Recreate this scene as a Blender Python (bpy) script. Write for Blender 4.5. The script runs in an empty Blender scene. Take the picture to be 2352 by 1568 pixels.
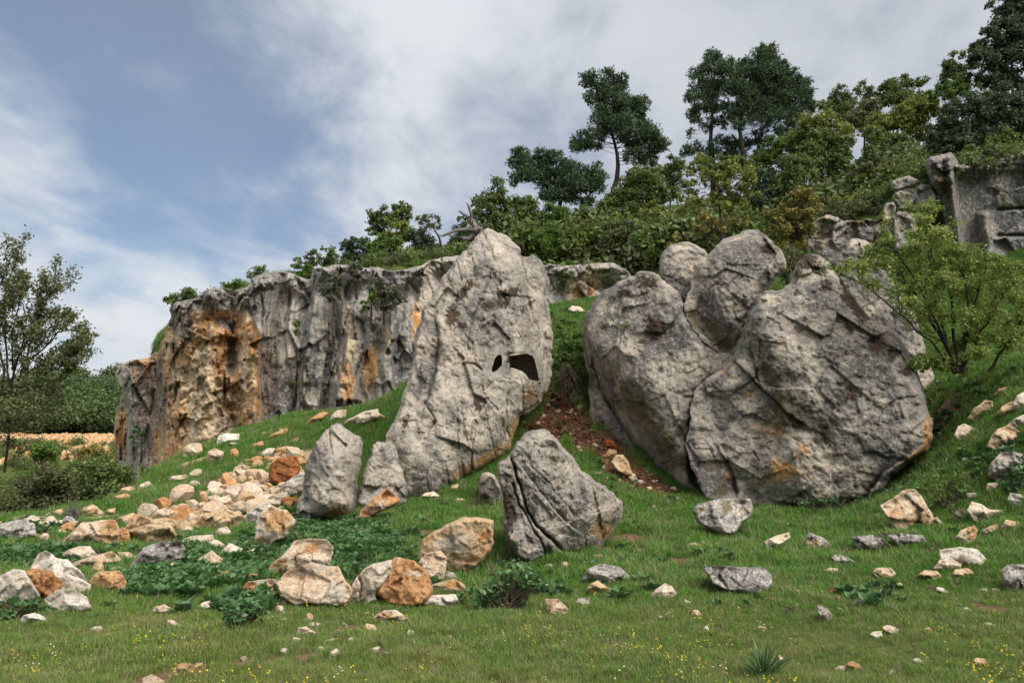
import bpy, math, random
import numpy as np
from mathutils import Vector

# ------------------------------------------------------------------ camera, sky, sun
SC = bpy.context.scene
COL = SC.collection
FOCAL, EYE, HORIZON = 24.0, 1.65, 1000.0
FP = 2352 * FOCAL / 36.0
PITCH = math.atan((HORIZON - 784) / FP)
cam_d = bpy.data.cameras.new('camera')
cam_d.lens, cam_d.sensor_width, cam_d.clip_start, cam_d.clip_end = FOCAL, 36.0, 0.1, 3000
cam = bpy.data.objects.new('camera', cam_d)
COL.objects.link(cam)
cam.location = (0, 0, EYE)
cam.rotation_euler = (math.pi / 2 + PITCH, 0, 0)
SC.camera = cam

SUN_ELEV, SUN_ROT, SUN_STRENGTH, SUN_ANGLE = math.radians(52), math.radians(138), 1.5, math.radians(55)
SKY_STRENGTH, EXPOSURE = 0.052, 1.75
CLOUD_WHITE, CLOUD_GREY, SKY_BLUE_GAIN = (4.3, 4.5, 4.75), (2.95, 3.15, 3.48), .66


def pix_dir(px, py):
    """direction of a picture point, scaled so that its forward (y) component is 1"""
    xc, yc = (np.asarray(px, float) - 1176) / FP, (784 - np.asarray(py, float)) / FP
    c, s = math.cos(PITCH), math.sin(PITCH)
    y = c - yc * s
    return xc / y, (s + yc * c) / y


def PT(px, py, Y):
    dx, dz = pix_dir(px, py)
    Y = np.asarray(Y, float)
    return np.stack(np.broadcast_arrays(dx * Y, Y, EYE + dz * Y), -1)


def to_pix(P):
    P = np.asarray(P, float)
    c, s = math.cos(PITCH), math.sin(PITCH)
    dz = (P[:, 2] - EYE) / P[:, 1]
    yc = (dz * c - s) / (c + dz * s)
    return np.c_[P[:, 0] / P[:, 1] * (c - yc * s) * FP + 1176, 784 - yc * FP]


class Nodes:
    """small helper for node trees"""
    def __init__(self, tree):
        self.t = tree
        tree.nodes.clear()

    def new(self, typ, **kw):
        n = self.t.nodes.new(typ)
        for k, v in kw.items():
            setattr(n, k, v)
        return n

    def put(self, sock, v):
        if v is None:
            return
        if isinstance(v, bpy.types.NodeSocket):
            self.t.links.new(v, sock)
        elif hasattr(sock.default_value, '__len__') and not hasattr(v, '__len__'):
            sock.default_value = [v] * len(sock.default_value)
        elif hasattr(sock.default_value, '__len__') and len(sock.default_value) == 4 and len(v) == 3:
            sock.default_value = (*v, 1)
        else:
            sock.default_value = v

    def noise(self, scale, detail=4, rough=.55, vec=None, dist=0.0):
        n = self.new('ShaderNodeTexNoise')
        self.put(n.inputs['Vector'], vec)
        n.inputs['Scale'].default_value, n.inputs['Detail'].default_value = scale, detail
        n.inputs['Roughness'].default_value, n.inputs['Distortion'].default_value = rough, dist
        return n.outputs[0]

    def voronoi(self, scale, vec=None, feature='F1', out='Distance'):
        n = self.new('ShaderNodeTexVoronoi', feature=feature)
        self.put(n.inputs['Vector'], vec)
        n.inputs['Scale'].default_value = scale
        return n.outputs[out]

    def math(self, op, a, b=None, c=None, clamp=False):
        n = self.new('ShaderNodeMath', operation=op, use_clamp=clamp)
        self.put(n.inputs[0], a); self.put(n.inputs[1], b); self.put(n.inputs[2], c)
        return n.outputs[0]

    def vmath(self, op, a, b=None, out=0):
        n = self.new('ShaderNodeVectorMath', operation=op)
        self.put(n.inputs[0], a); self.put(n.inputs[1], b)
        return n.outputs[out]

    def rng(self, v, a, b, c=0.0, d=1.0, smooth=True):
        n = self.new('ShaderNodeMapRange', interpolation_type='SMOOTHSTEP' if smooth else 'LINEAR')
        self.put(n.inputs[0], v)
        for i, x in enumerate((a, b, c, d)):
            n.inputs[1 + i].default_value = x
        return n.outputs[0]

    def mix(self, fac, a, b, mode='MIX'):
        n = self.new('ShaderNodeMix', data_type='RGBA', blend_type=mode)
        self.put(n.inputs[0], fac); self.put(n.inputs[6], a); self.put(n.inputs[7], b)
        return n.outputs[2]

    def attr(self, name):
        return self.new('ShaderNodeAttribute', attribute_name=name).outputs['Fac']

    def mapping(self, vec, scale=(1, 1, 1), rot=(0, 0, 0)):
        n = self.new('ShaderNodeMapping')
        self.put(n.inputs[0], vec)
        n.inputs['Scale'].default_value, n.inputs['Rotation'].default_value = scale, rot
        return n.outputs[0]

    def bump(self, h, strength, dist, normal=None):
        n = self.new('ShaderNodeBump')
        n.inputs['Strength'].default_value, n.inputs['Distance'].default_value = strength, dist
        self.put(n.inputs['Height'], h); self.put(n.inputs['Normal'], normal)
        return n.outputs[0]


def build_world():
    w = bpy.data.worlds.new('World')
    SC.world = w
    w.use_nodes = True
    n = Nodes(w.node_tree)
    sky = n.new('ShaderNodeTexSky', sky_type='NISHITA', sun_disc=False)
    sky.sun_elevation, sky.sun_rotation = SUN_ELEV, SUN_ROT
    sky.air_density, sky.dust_density, sky.ozone_density = 1.0, 0.6, 2.0
    d = n.vmath('NORMALIZE', n.new('ShaderNodeTexCoord').outputs['Generated'])
    sep = n.new('ShaderNodeSeparateXYZ'); n.put(sep.inputs[0], d)
    # clouds are a layer seen in perspective: the direction is dropped on a level sheet
    zz = n.math('ADD', n.math('MAXIMUM', sep.outputs[2], 0.0), 0.22)
    comb = n.new('ShaderNodeCombineXYZ')
    n.put(comb.inputs[0], n.math('DIVIDE', sep.outputs[0], zz)); n.put(comb.inputs[1], n.math('DIVIDE', sep.outputs[1], zz))
    sheet = comb.outputs[0]
    streak = n.mapping(sheet, (1.0, .8, 1), (0, 0, math.radians(-35)))
    big = n.noise(1.3, 6, .55, streak, .25)
    fine = n.noise(4.0, 9, .62, streak, .3)
    # a gap in the cloud layer, up over the left end of the cliff
    def gap(px, py, r0, r1):
        dx, dz = pix_dir(px, py)
        v = Vector((float(dx), 1, float(dz))).normalized()
        return n.rng(n.vmath('DISTANCE', d, tuple(v), out='Value'), r0, r1, 1, 0)
    g = n.math('MAXIMUM', gap(330, 60, .04, .30), gap(430, 260, .02, .30))
    g = n.math('MAXIMUM', g, n.math('MULTIPLY', gap(340, 420, .0, .20), .85))
    g = n.math('MAXIMUM', g, n.math('MULTIPLY', gap(150, 150, .0, .22), .9))
    tex = n.math('ADD', n.math('MULTIPLY', big, .65), n.math('MULTIPLY', fine, .35))
    cover = n.math('SUBTRACT', n.math('ADD', .62, n.math('MULTIPLY', n.math('SUBTRACT', tex, .5), 2.6)), n.math('MULTIPLY', g, .72))
    fac = n.rng(cover, .0, .74, .24, 1)
    # thicker cloud is whiter near the gap and flat grey elsewhere, with soft lighter wisps
    lum = n.rng(n.math('ADD', n.math('MULTIPLY', big, .6), n.math('MULTIPLY', fine, .4)), .38, .62)
    near = n.math('MAXIMUM', gap(430, 200, .18, .75), gap(760, 420, .0, .4))
    lum = n.math('ADD', n.math('MULTIPLY', lum, .45), n.math('MULTIPLY', near, .75), clamp=True)
    cloud = n.mix(lum, CLOUD_GREY, CLOUD_WHITE)
    blue = n.mix(1.0, sky.outputs[0], (.62 * SKY_BLUE_GAIN, .80 * SKY_BLUE_GAIN, .90 * SKY_BLUE_GAIN), 'MULTIPLY')
    col = n.mix(fac, blue, cloud)
    bg = n.new('ShaderNodeBackground')
    n.put(bg.inputs[0], col); bg.inputs[1].default_value = SKY_STRENGTH
    n.t.links.new(bg.outputs[0], n.new('ShaderNodeOutputWorld').inputs[0])


build_world()
sun_d = bpy.data.lights.new('sun', 'SUN')
sun_d.energy, sun_d.angle, sun_d.color = SUN_STRENGTH, SUN_ANGLE, (1.0, .95, .87)
sun = bpy.data.objects.new('sun', sun_d)
COL.objects.link(sun)
# sky sun_rotation turns clockwise from +Y seen from above
_sv = Vector((math.sin(SUN_ROT) * math.cos(SUN_ELEV), math.cos(SUN_ROT) * math.cos(SUN_ELEV), math.sin(SUN_ELEV)))
sun.rotation_euler = _sv.to_track_quat('Z', 'Y').to_euler()
sun.location = _sv * 60
vs = SC.view_settings
vs.view_transform, vs.look, vs.gamma, vs.exposure = 'Standard', 'None', 1, EXPOSURE
vs.use_curve_mapping = False
SC.cycles.use_denoising = True
SC.cycles.max_bounces, SC.cycles.transparent_max_bounces = 6, 8

# ------------------------------------------------------------------ picture crops used while measuring -> picture coordinates
CROP = {0: (1, 0, 1, 0), 1: (.4, 0, .4, 517.4), 2: (.4, 846.7, .4, 470.4), 3: (.4, 1411.2, .4, 376.3), 4: (.4, 0, .4, 940.8),
        5: (.4, 658.6, .4, 940.8), 6: (.4, 1411.2, .4, 940.8), 7: (.36, 1081.9, .36, 47), 8: (.36, 1787.5, .36, 0),
        9: (.26, 611.5, .26, 423.4), 10: (.432, 0, .432, 545.7), 11: (.33, 1834.6, .33, 799.7)}


def cv(k, pts):
    s, ox, t, oy = CROP[k]
    a = np.array([p[:2] for p in pts], float)
    return a * (s, t) + (ox, oy)


# ------------------------------------------------------------------ noise
_r = np.random.default_rng(7)
PERM = np.concatenate([_r.permutation(512)] * 2)
_g = _r.normal(size=(512, 3)); GRAD = _g / np.linalg.norm(_g, axis=1)[:, None]


def perlin(P):
    P = np.asarray(P, float)
    i = np.floor(P).astype(np.int64); f = P - i
    u = f * f * f * (f * (f * 6 - 15) + 10)
    out = np.zeros(len(P))
    for a in (0, 1):
        wa = u[:, 0] if a else 1 - u[:, 0]
        pa = PERM[(i[:, 0] + a) & 511]
        for b in (0, 1):
            wb = u[:, 1] if b else 1 - u[:, 1]
            pb = PERM[(pa + i[:, 1] + b) & 511]
            for c in (0, 1):
                wc = u[:, 2] if c else 1 - u[:, 2]
                g = GRAD[PERM[(pb + i[:, 2] + c) & 511]]
                out += wa * wb * wc * ((f[:, 0] - a) * g[:, 0] + (f[:, 1] - b) * g[:, 1] + (f[:, 2] - c) * g[:, 2])
    return out * 1.6


def fbm(P, octv=5, gain=.5, ridged=False):
    P = np.asarray(P, float)
    s, a, tot = np.zeros(len(P)), 1.0, 0.0
    for o in range(octv):
        v = perlin(P * 2.03 ** o + 17.3 * o)
        s += a * ((1 - np.abs(v) * 2) if ridged else v)
        tot += a; a *= gain
    return s / tot


def facets(P, seed=0):
    """fractured-rock noise: each cell of a jittered lattice has its own tilted plane"""
    P = np.asarray(P, float)
    i = np.floor(P).astype(np.int64)
    best, val = np.full(len(P), 9.), np.zeros(len(P))
    sec = np.full(len(P), 9.)
    for a in (-1, 0, 1):
        for b in (-1, 0, 1):
            for c in (-1, 0, 1):
                h = PERM[(PERM[(PERM[(i[:, 0] + a + seed) & 511] + i[:, 1] + b) & 511] + i[:, 2] + c) & 511]
                off = GRAD[h] * .5 + .5
                q = P - (i + (a, b, c) + off)
                d = np.sqrt((q * q).sum(1))
                v = (q * GRAD[PERM[h + 5]]).sum(1) * .9 + GRAD[PERM[h + 9], 0] * .35
                m = d < best
                sec = np.where(m, best, np.minimum(sec, d))
                val = np.where(m, v, val); best = np.where(m, d, best)
    return val, sec - best


def sstep(a, b, x):
    t = np.clip((np.asarray(x, float) - a) / (b - a), 0, 1)
    return t * t * (3 - 2 * t)


class TPS:
    """thin-plate surface through scattered heights"""
    def __init__(self, xy, z, lam=.02):
        self.c = np.asarray(xy, float); n = len(self.c)
        d = np.linalg.norm(self.c[:, None] - self.c[None], axis=2)
        self.m = self.c.mean(0); self.s = self.c.std() + 1e-9
        A = np.zeros((n + 3, n + 3))
        A[:n, :n] = self.k(d / self.s) + lam * np.eye(n)
        q = np.c_[np.ones(n), (self.c - self.m) / self.s]
        A[:n, n:], A[n:, :n] = q, q.T
        self.w = np.linalg.solve(A, np.r_[np.asarray(z, float), 0, 0, 0])

    @staticmethod
    def k(r):
        return np.where(r > 1e-9, r * r * np.log(np.maximum(r, 1e-9)), 0)

    def __call__(self, xy):
        xy = np.asarray(xy, float).reshape(-1, 2)
        out = np.empty(len(xy))
        for s in range(0, len(xy), 20000):
            p = xy[s:s + 20000]
            d = np.linalg.norm(p[:, None] - self.c[None], axis=2) / self.s
            out[s:s + 20000] = self.k(d) @ self.w[:-3] + np.c_[np.ones(len(p)), (p - self.m) / self.s] @ self.w[-3:]
        return out


def seg_dist(Q, poly, closed=True, want_near=False):
    """distance of points Q to a polyline (and nearest point, and side of the nearest segment)"""
    A = np.asarray(poly, float)
    B = np.roll(A, -1, 0) if closed else A[1:]
    A = A if closed else A[:-1]
    best, near, side = np.full(len(Q), 1e18), np.zeros((len(Q), 2)), np.zeros(len(Q))
    for a, b in zip(A, B):
        ab = b - a
        t = np.clip(((Q - a) @ ab) / max(ab @ ab, 1e-12), 0, 1)
        p = a + t[:, None] * ab
        d = ((Q - p) ** 2).sum(1)
        m = d < best
        best = np.where(m, d, best)
        if want_near:
            near[m] = p[m]
        side = np.where(m, np.sign(ab[0] * (Q[:, 1] - a[1]) - ab[1] * (Q[:, 0] - a[0])), side)
    return np.sqrt(best), near, side


def inside(Q, poly):
    A = np.asarray(poly, float); B = np.roll(A, -1, 0)
    c = np.zeros(len(Q), bool)
    for (x0, y0), (x1, y1) in zip(A, B):
        if y0 == y1:
            continue
        m = ((y0 > Q[:, 1]) != (y1 > Q[:, 1]))
        c ^= m & (Q[:, 0] < (x1 - x0) * (Q[:, 1] - y0) / (y1 - y0) + x0)
    return c


def chaikin(p, n=1, closed=True):
    p = np.asarray(p, float)
    for _ in range(n):
        q = np.roll(p, -1, 0)
        a, b = p * .8 + q * .2, p * .2 + q * .8
        p = np.stack([a, b], 1).reshape(-1, 2)
    return p


def rough_outline(poly, step, amp, seed, smooth=1):
    """finer outline with a natural, jagged edge"""
    p = chaikin(poly, smooth) if smooth else np.asarray(poly, float)
    out = []
    for a, b in zip(p, np.roll(p, -1, 0)):
        L = np.linalg.norm(b - a); k = max(1, int(L / step))
        for j in range(k):
            out.append(a + (b - a) * j / k)
    out = np.array(out)
    if amp:
        nrm = np.roll(out, -1, 0) - np.roll(out, 1, 0)
        nrm = np.c_[-nrm[:, 1], nrm[:, 0]] / (np.linalg.norm(nrm, axis=1)[:, None] + 1e-9)
        q = np.c_[out / (step * 6), np.full(len(out), seed * 3.1)]
        out = out + nrm * (fbm(q, 4, .6) * amp)[:, None]
    return out


# ------------------------------------------------------------------ objects
def mesh_obj(name, verts, faces, mat=None, parent=None, loc=None, smooth=True, attrs=None, fattrs=None):
    """one mesh object; verts are world positions, kept relative to loc. faces: (N,3) or (N,4) array, or a list of such"""
    me = bpy.data.meshes.new(name)
    v = np.asarray(verts, np.float64).reshape(-1, 3)
    base = np.zeros(3) if loc is None else np.asarray(loc, float)
    v = v - base
    fl = [f for f in (faces if isinstance(faces, list) else [faces]) if f is not None and len(f)]
    me.vertices.add(len(v)); me.vertices.foreach_set('co', v.astype(np.float32).ravel())
    if fl:
        tot = np.concatenate([np.full(len(f), f.shape[1], np.int32) for f in fl])
        idx = np.concatenate([np.asarray(f, np.int32).ravel() for f in fl])
        start = np.r_[0, np.cumsum(tot)[:-1]].astype(np.int32)
        me.loops.add(len(idx)); me.loops.foreach_set('vertex_index', idx)
        me.polygons.add(len(tot)); me.polygons.foreach_set('loop_start', start)
        me.polygons.foreach_set('use_smooth', np.full(len(tot), smooth))
    for k, a in (attrs or {}).items():
        at = me.attributes.new(k, 'FLOAT', 'POINT'); at.data.foreach_set('value', np.asarray(a, np.float32))
    for k, a in (fattrs or {}).items():
        at = me.attributes.new(k, 'FLOAT', 'FACE'); at.data.foreach_set('value', np.asarray(a, np.float32))
    me.update(calc_edges=True)
    if mat:
        me.materials.append(mat)
    o = bpy.data.objects.new(name, me)
    COL.objects.link(o)
    if parent is not None:
        o.parent = parent
        o.location = tuple(base - np.array(parent.location) if loc is not None else -np.array(parent.location))
    else:
        o.location = tuple(base)
    return o


def tag(o, label=None, cat=None, group=None, kind=None):
    for k, v in (('label', label), ('category', cat), ('group', group), ('kind', kind)):
        if v:
            o[k] = v
    return o


def empty(name, loc):
    o = bpy.data.objects.new(name, None)
    COL.objects.link(o)
    o.location = tuple(float(c) for c in loc)
    o.empty_display_size = .3
    return o

# ------------------------------------------------------------------ materials
def new_mat(name):
    m = bpy.data.materials.new(name)
    m.use_nodes = True
    return m, Nodes(m.node_tree)


def finish(n, col, rough, normal=None, spec=.25, transl=0.0, tcol=None):
    b = n.new('ShaderNodeBsdfPrincipled')
    n.put(b.inputs['Base Color'], col); n.put(b.inputs['Roughness'], rough); n.put(b.inputs['Normal'], normal)
    b.inputs['Specular IOR Level'].default_value = spec
    out = n.new('ShaderNodeOutputMaterial')
    if transl:
        t = n.new('ShaderNodeBsdfTranslucent'); n.put(t.inputs[0], tcol if tcol is not None else col)
        mx = n.new('ShaderNodeMixShader'); mx.inputs[0].default_value = transl
        n.t.links.new(b.outputs[0], mx.inputs[1]); n.t.links.new(t.outputs[0], mx.inputs[2])
        n.t.links.new(mx.outputs[0], out.inputs[0])
    else:
        n.t.links.new(b.outputs[0], out.inputs[0])


def rock_mat(name, light, mid, dark, stain_a=(.50, .25, .09), stain_b=(.58, .40, .22), pale=(.66, .58, .47), weather=.6, mottle=1.0, fine=1.0, streak=0.0, lich=.7):
    m, n = new_mat(name)
    pos = n.new('ShaderNodeNewGeometry').outputs['Position']
    vec = n.mapping(pos, (1, 1, .25)) if streak else pos
    n1 = n.noise(.55 * fine, 6, .6, vec, .3)
    n2 = n.noise(.8 * fine, 9, .56, vec, .7)
    n5 = n.noise(1.5 * fine, 8, .6, n.mapping(pos, (1, 1, .22), (.25, .1, 0)), .4)
    n2b = n.noise(3.1 * fine, 9, .68, n.vmath('ADD', vec, (13.1, 4.7, 2.2)), .3)
    n3 = n.noise(8.0 * fine, 8, .72, pos)
    n4 = n.noise(19 * fine, 6, .66, pos)
    dev = lambda x, k: n.math('MULTIPLY', n.math('SUBTRACT', x, .5), k)
    def mask(at, lo, hi, k2, k3):
        a = n.math('MULTIPLY', n.attr(at), 1.7)
        return n.math('MULTIPLY', n.rng(n.math('ADD', a, n.math('ADD', dev(n2b, k2), dev(n3, k3))), lo, hi), n.rng(a, .03, .22))

    col = n.mix(n.rng(n.math('ADD', n1, dev(n3, .5)), .42, .60), light, mid)
    # warm iron-stained patches of the stone itself
    scol = n.mix(n.rng(n.noise(2.4 * fine, 7, .65, vec, .5), .40, .60), stain_a, stain_b)
    col = n.mix(mask('stain', .36, .62, 1.9, .8), col, scol)
    col = n.mix(n.math('MULTIPLY', mask('pale', .34, .62, 1.8, 1.2), .9), col, n.mix(n.rng(n3, .42, .58), pale, tuple(c * .78 for c in pale)))
    # grey-black weathering crust; the dark mask also paints shade on undersides and in clefts
    w = n.math('MULTIPLY', n.math('MAXIMUM', n.rng(n.math('ADD', n2, n.math('ADD', dev(n3, .30), dev(n4, .10))), .50, .60), n.math('MULTIPLY', n.rng(n.math('ADD', n5, dev(n3, .4)), .53, .63), .75)), weather)
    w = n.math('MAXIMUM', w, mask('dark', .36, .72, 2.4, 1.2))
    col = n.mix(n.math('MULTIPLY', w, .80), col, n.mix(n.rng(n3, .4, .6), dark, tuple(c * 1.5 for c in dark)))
    # pale lichen dots, mottling and black pits
    li = n.math('MULTIPLY', n.rng(n.math('ADD', n3, dev(n4, .5)), .54, .62), lich)
    col = n.mix(n.math('MULTIPLY', li, .6), col, tuple(min(.74, c * 1.3 + .08) for c in light))
    mt = n.rng(n.math('ADD', n.math('MULTIPLY', n3, .7), n.math('MULTIPLY', n4, .3)), .41, .57, 1 - .60 * mottle, 1 + .22 * mottle, False)
    col = n.mix(1.0, col, mt, 'MULTIPLY')
    pit = n.math('MULTIPLY', n.rng(n.voronoi(11 * fine, pos), .10, .24, 1, 0), n.rng(n2b, .50, .58))
    pit = n.math('MAXIMUM', pit, n.math('MULTIPLY', n.rng(n.math('ADD', n4, dev(n2b, .4)), .32, .40, 1, 0), .6))
    col = n.mix(n.math('MULTIPLY', pit, .70 * min(1, mottle)), col, (.055, .048, .042))
    # olive algae and the brown-black cushions of dry moss
    al = mask('algae', .36, .80, 2.6, 1.2)
    col = n.mix(n.math('MULTIPLY', al, .70), col, n.mix(n.rng(n1, .42, .58), (.085, .078, .045), (.17, .135, .045)))
    mo = n.rng(n.math('ADD', n.math('MULTIPLY', n.attr('moss'), 1.1), n.math('ADD', dev(n2b, 1.6), n.math('ADD', dev(n3, 4.6), dev(n4, 2.2)))), .50, .58)
    mo = n.math('MULTIPLY', mo, n.rng(n.attr('moss'), .12, .3))
    col = n.mix(n.math('MULTIPLY', mo, .94), col, n.mix(n4, (.028, .017, .010), (.080, .048, .028)))
    ck = n.rng(n.math('ADD', n.attr('crack'), dev(n3, .8)), .30, .75)  # dark colour painted along cracks in place of occlusion shade
    col = n.mix(n.math('MULTIPLY', ck, .5), col, (.050, .042, .036))
    h = n.math('ADD', n.math('MULTIPLY', n3, .6), n.math('MULTIPLY', n4, .22))
    h = n.math('ADD', h, n.math('MULTIPLY', pit, -.22))
    h = n.math('ADD', h, n.math('MULTIPLY', mo, .10))
    nb = n.bump(n2b, .8, .08 / fine, n.bump(h, 1.0, .11 / fine))
    finish(n, col, .92, nb, .15)
    return m


M = {}
M['grey_rock'] = rock_mat('weathered_grey_limestone', (.56, .48, .39), (.385, .345, .295), (.105, .100, .094), weather=.9, mottle=.6, lich=.35)
M['dark_rock'] = rock_mat('dark_weathered_limestone', (.50, .43, .35), (.32, .29, .255), (.085, .082, .078), weather=1.0, mottle=.6, lich=.4)
M['cliff_rock'] = rock_mat('cliff_limestone', (.53, .46, .385), (.36, .335, .305), (.130, .127, .127), stain_a=(.54, .25, .08), stain_b=(.70, .46, .23), pale=(.86, .66, .43), weather=.6, streak=1, fine=.8, mottle=.5)
M['cream'] = rock_mat('cream_limestone', (.76, .63, .48), (.66, .48, .32), (.36, .28, .20), weather=.22, mottle=.5, fine=1.7, lich=.4)
M['white'] = rock_mat('white_limestone', (.80, .73, .63), (.72, .60, .47), (.46, .38, .30), weather=.05, mottle=.28, fine=1.7, lich=.3)
M['tan'] = rock_mat('tan_limestone', (.68, .49, .30), (.57, .37, .205), (.29, .21, .135), weather=.22, mottle=.5, fine=1.7, lich=.4)
M['orange'] = rock_mat('orange_limestone', (.66, .39, .20), (.53, .26, .11), (.29, .165, .09), weather=.2, mottle=.55, fine=1.7, lich=.35)
M['red'] = rock_mat('red_ochre_stone', (.42, .17, .06), (.33, .105, .032), (.12, .05, .025), weather=.45, mottle=.8, fine=1.7, lich=.1)
M['mottled'] = rock_mat('lichen_mottled_stone', (.54, .49, .43), (.36, .33, .30), (.115, .10, .085), weather=.8, fine=2.0)
M['chamber'] = rock_mat('chamber_rock', (.50, .41, .31), (.42, .345, .26), (.20, .17, .135), weather=.4, fine=1.5)


def leaf_mat(name, dark, mid, light, transl=.30, rough=.55, spec=.3):
    m, n = new_mat(name)
    t = n.attr('tint')
    pos = n.new('ShaderNodeNewGeometry').outputs['Position']
    big = n.noise(.8, 3, .5, pos)
    t = n.math('ADD', t, n.math('MULTIPLY', n.math('SUBTRACT', big, .5), .7), clamp=True)
    col = n.mix(n.rng(t, .0, .5, smooth=False), dark, mid)
    col = n.mix(n.rng(t, .5, 1.0, smooth=False), col, light)
    finish(n, col, rough, None, spec, transl, n.mix(.5, col, light))
    return m


LEAF = {
    'pine': leaf_mat('pine_needles', (0.038, 0.071, 0.040), (0.089, 0.144, 0.069), (0.172, 0.230, 0.095), .12),
    'oak': leaf_mat('oak_leaves', (0.049, 0.084, 0.029), (0.122, 0.179, 0.049), (0.245, 0.294, 0.079)),
    'oak_blue': leaf_mat('blue_green_leaves', (0.032, 0.057, 0.036), (0.075, 0.116, 0.061), (0.152, 0.197, 0.090)),
    'lush': leaf_mat('fresh_green_leaves', (0.049, 0.098, 0.022), (0.110, 0.197, 0.036), (0.214, 0.294, 0.053)),
    'yellow': leaf_mat('yellow_green_leaves', (0.081, 0.116, 0.025), (0.205, 0.240, 0.046), (0.330, 0.330, 0.081)),
    'bush': leaf_mat('yellow_green_bush_leaves', (0.097, 0.159, 0.033), (0.207, 0.297, 0.057), (0.330, 0.330, 0.097)),  # bright yellow-green leaves of the big bush
    'olive': leaf_mat('olive_leaves', (0.062, 0.081, 0.036), (0.133, 0.152, 0.061), (0.232, 0.232, 0.090)),
    'drygrey': leaf_mat('dry_grey_green_leaves', (0.081, 0.090, 0.057), (0.152, 0.160, 0.098), (0.250, 0.240, 0.143)),
    'autumn': leaf_mat('rust_tinged_leaves', (0.107, 0.107, 0.029), (0.267, 0.232, 0.053), (0.330, 0.285, 0.081)),
    'weed': leaf_mat('weed_leaves', (0.029, 0.075, 0.025), (0.068, 0.152, 0.046), (0.133, 0.232, 0.081), .15, .45, .4),
    'far': leaf_mat('far_wood_leaves', (0.039, 0.071, 0.029), (0.081, 0.129, 0.039), (0.152, 0.197, 0.057), .1),
}


def bark_mat(name, a, b):
    m, n = new_mat(name)
    pos = n.new('ShaderNodeNewGeometry').outputs['Position']
    x = n.noise(9, 6, .7, n.mapping(pos, (1, 1, .3)))
    finish(n, n.mix(n.rng(x, .35, .65), a, b), .95, n.bump(x, .8, .04), .1)
    return m


M['bark'] = bark_mat('dark_bark', (.026, .021, .017), (.06, .048, .038))
M['twig'] = bark_mat('twig_bark', (.06, .045, .032), (.13, .10, .075))
M['deadwood'] = bark_mat('grey_dead_wood', (.10, .09, .08), (.24, .215, .19))
M['straw'] = bark_mat('dry_stalks', (.20, .15, .10), (.36, .28, .20))


def grass_mat():
    m, n = new_mat('grass_blades')
    pos = n.new('ShaderNodeNewGeometry').outputs['Position']
    rnd = n.new('ShaderNodeObjectInfo').outputs['Random']
    big = n.noise(.30, 4, .55, pos)
    md = n.noise(1.4, 5, .6, pos)
    dist = n.new('ShaderNodeSeparateXYZ'); n.put(dist.inputs[0], pos)
    # the trodden near meadow is drier and yellower than the lush strip below the rocks
    lush = n.math('ADD', n.rng(dist.outputs[1], 5.2, 8.6), n.math('MULTIPLY', n.math('SUBTRACT', big, .5), 1.6), clamp=True)
    col = n.mix(lush, (.165, .265, .050), (.092, .240, .030))
    col = n.mix(n.rng(md, .45, .68), col, n.mix(lush, (.25, .285, .075), (.16, .29, .045)))
    col = n.mix(n.math('MULTIPLY', n.rng(rnd, .72, 1), .55), col, (.24, .22, .085))
    col = n.mix(n.math('MULTIPLY', n.rng(rnd, .3, .0), .5), col, (.045, .088, .016))
    finish(n, col, .55, None, .25, .25)
    return m


M['grass'] = grass_mat()
for _k, _c in (('petal', (.72, .55, .03)), ('petal_white', (.75, .73, .62))):
    _m, _n = new_mat(_k); finish(_n, _c, .6, None, .2, .2); M[_k] = _m


def ground_mat():
    m, n = new_mat('meadow_ground')
    pos = n.new('ShaderNodeNewGeometry').outputs['Position']
    a, b, c = n.noise(.5, 5, .6, pos), n.noise(3, 7, .65, pos), n.noise(17, 6, .7, pos)
    green = n.mix(n.rng(b, .35, .65), (.060, .085, .022), (.095, .115, .034))
    earth = n.mix(n.rng(c, .35, .65), (.10, .055, .034), (.21, .135, .085))
    s = n.rng(n.math('ADD', n.attr('soil'), n.math('MULTIPLY', n.math('SUBTRACT', b, .5), .9)), .30, .62)
    s = n.math('MAXIMUM', s, n.math('MULTIPLY', n.rng(a, .60, .72), .5))
    col = n.mix(s, green, earth)
    stony = n.mix(n.rng(c, .4, .6), (.50, .37, .26), (.33, .22, .14))
    col = n.mix(n.math('MULTIPLY', n.rng(n.math('ADD', n.attr('stony'), n.math('MULTIPLY', n.math('SUBTRACT', b, .5), .7)), .4, .7), .9), col, stony)
    dk = n.rng(n.attr('dark_soil'), .2, .8)  # darker brown soil in the gap between the rocks
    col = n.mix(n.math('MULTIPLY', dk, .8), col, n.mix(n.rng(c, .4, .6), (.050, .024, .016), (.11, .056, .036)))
    finish(n, col, .95, n.bump(c, .7, .03, n.bump(b, .6, .10)), .1)
    return m


M['ground'] = ground_mat()
_m, _n = new_mat('fallen_leaves')
finish(_n, _n.mix(_n.attr('tint'), (.16, .07, .035), (.42, .24, .12)), .7, None, .2, .1)
M['litter'] = _m

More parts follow.
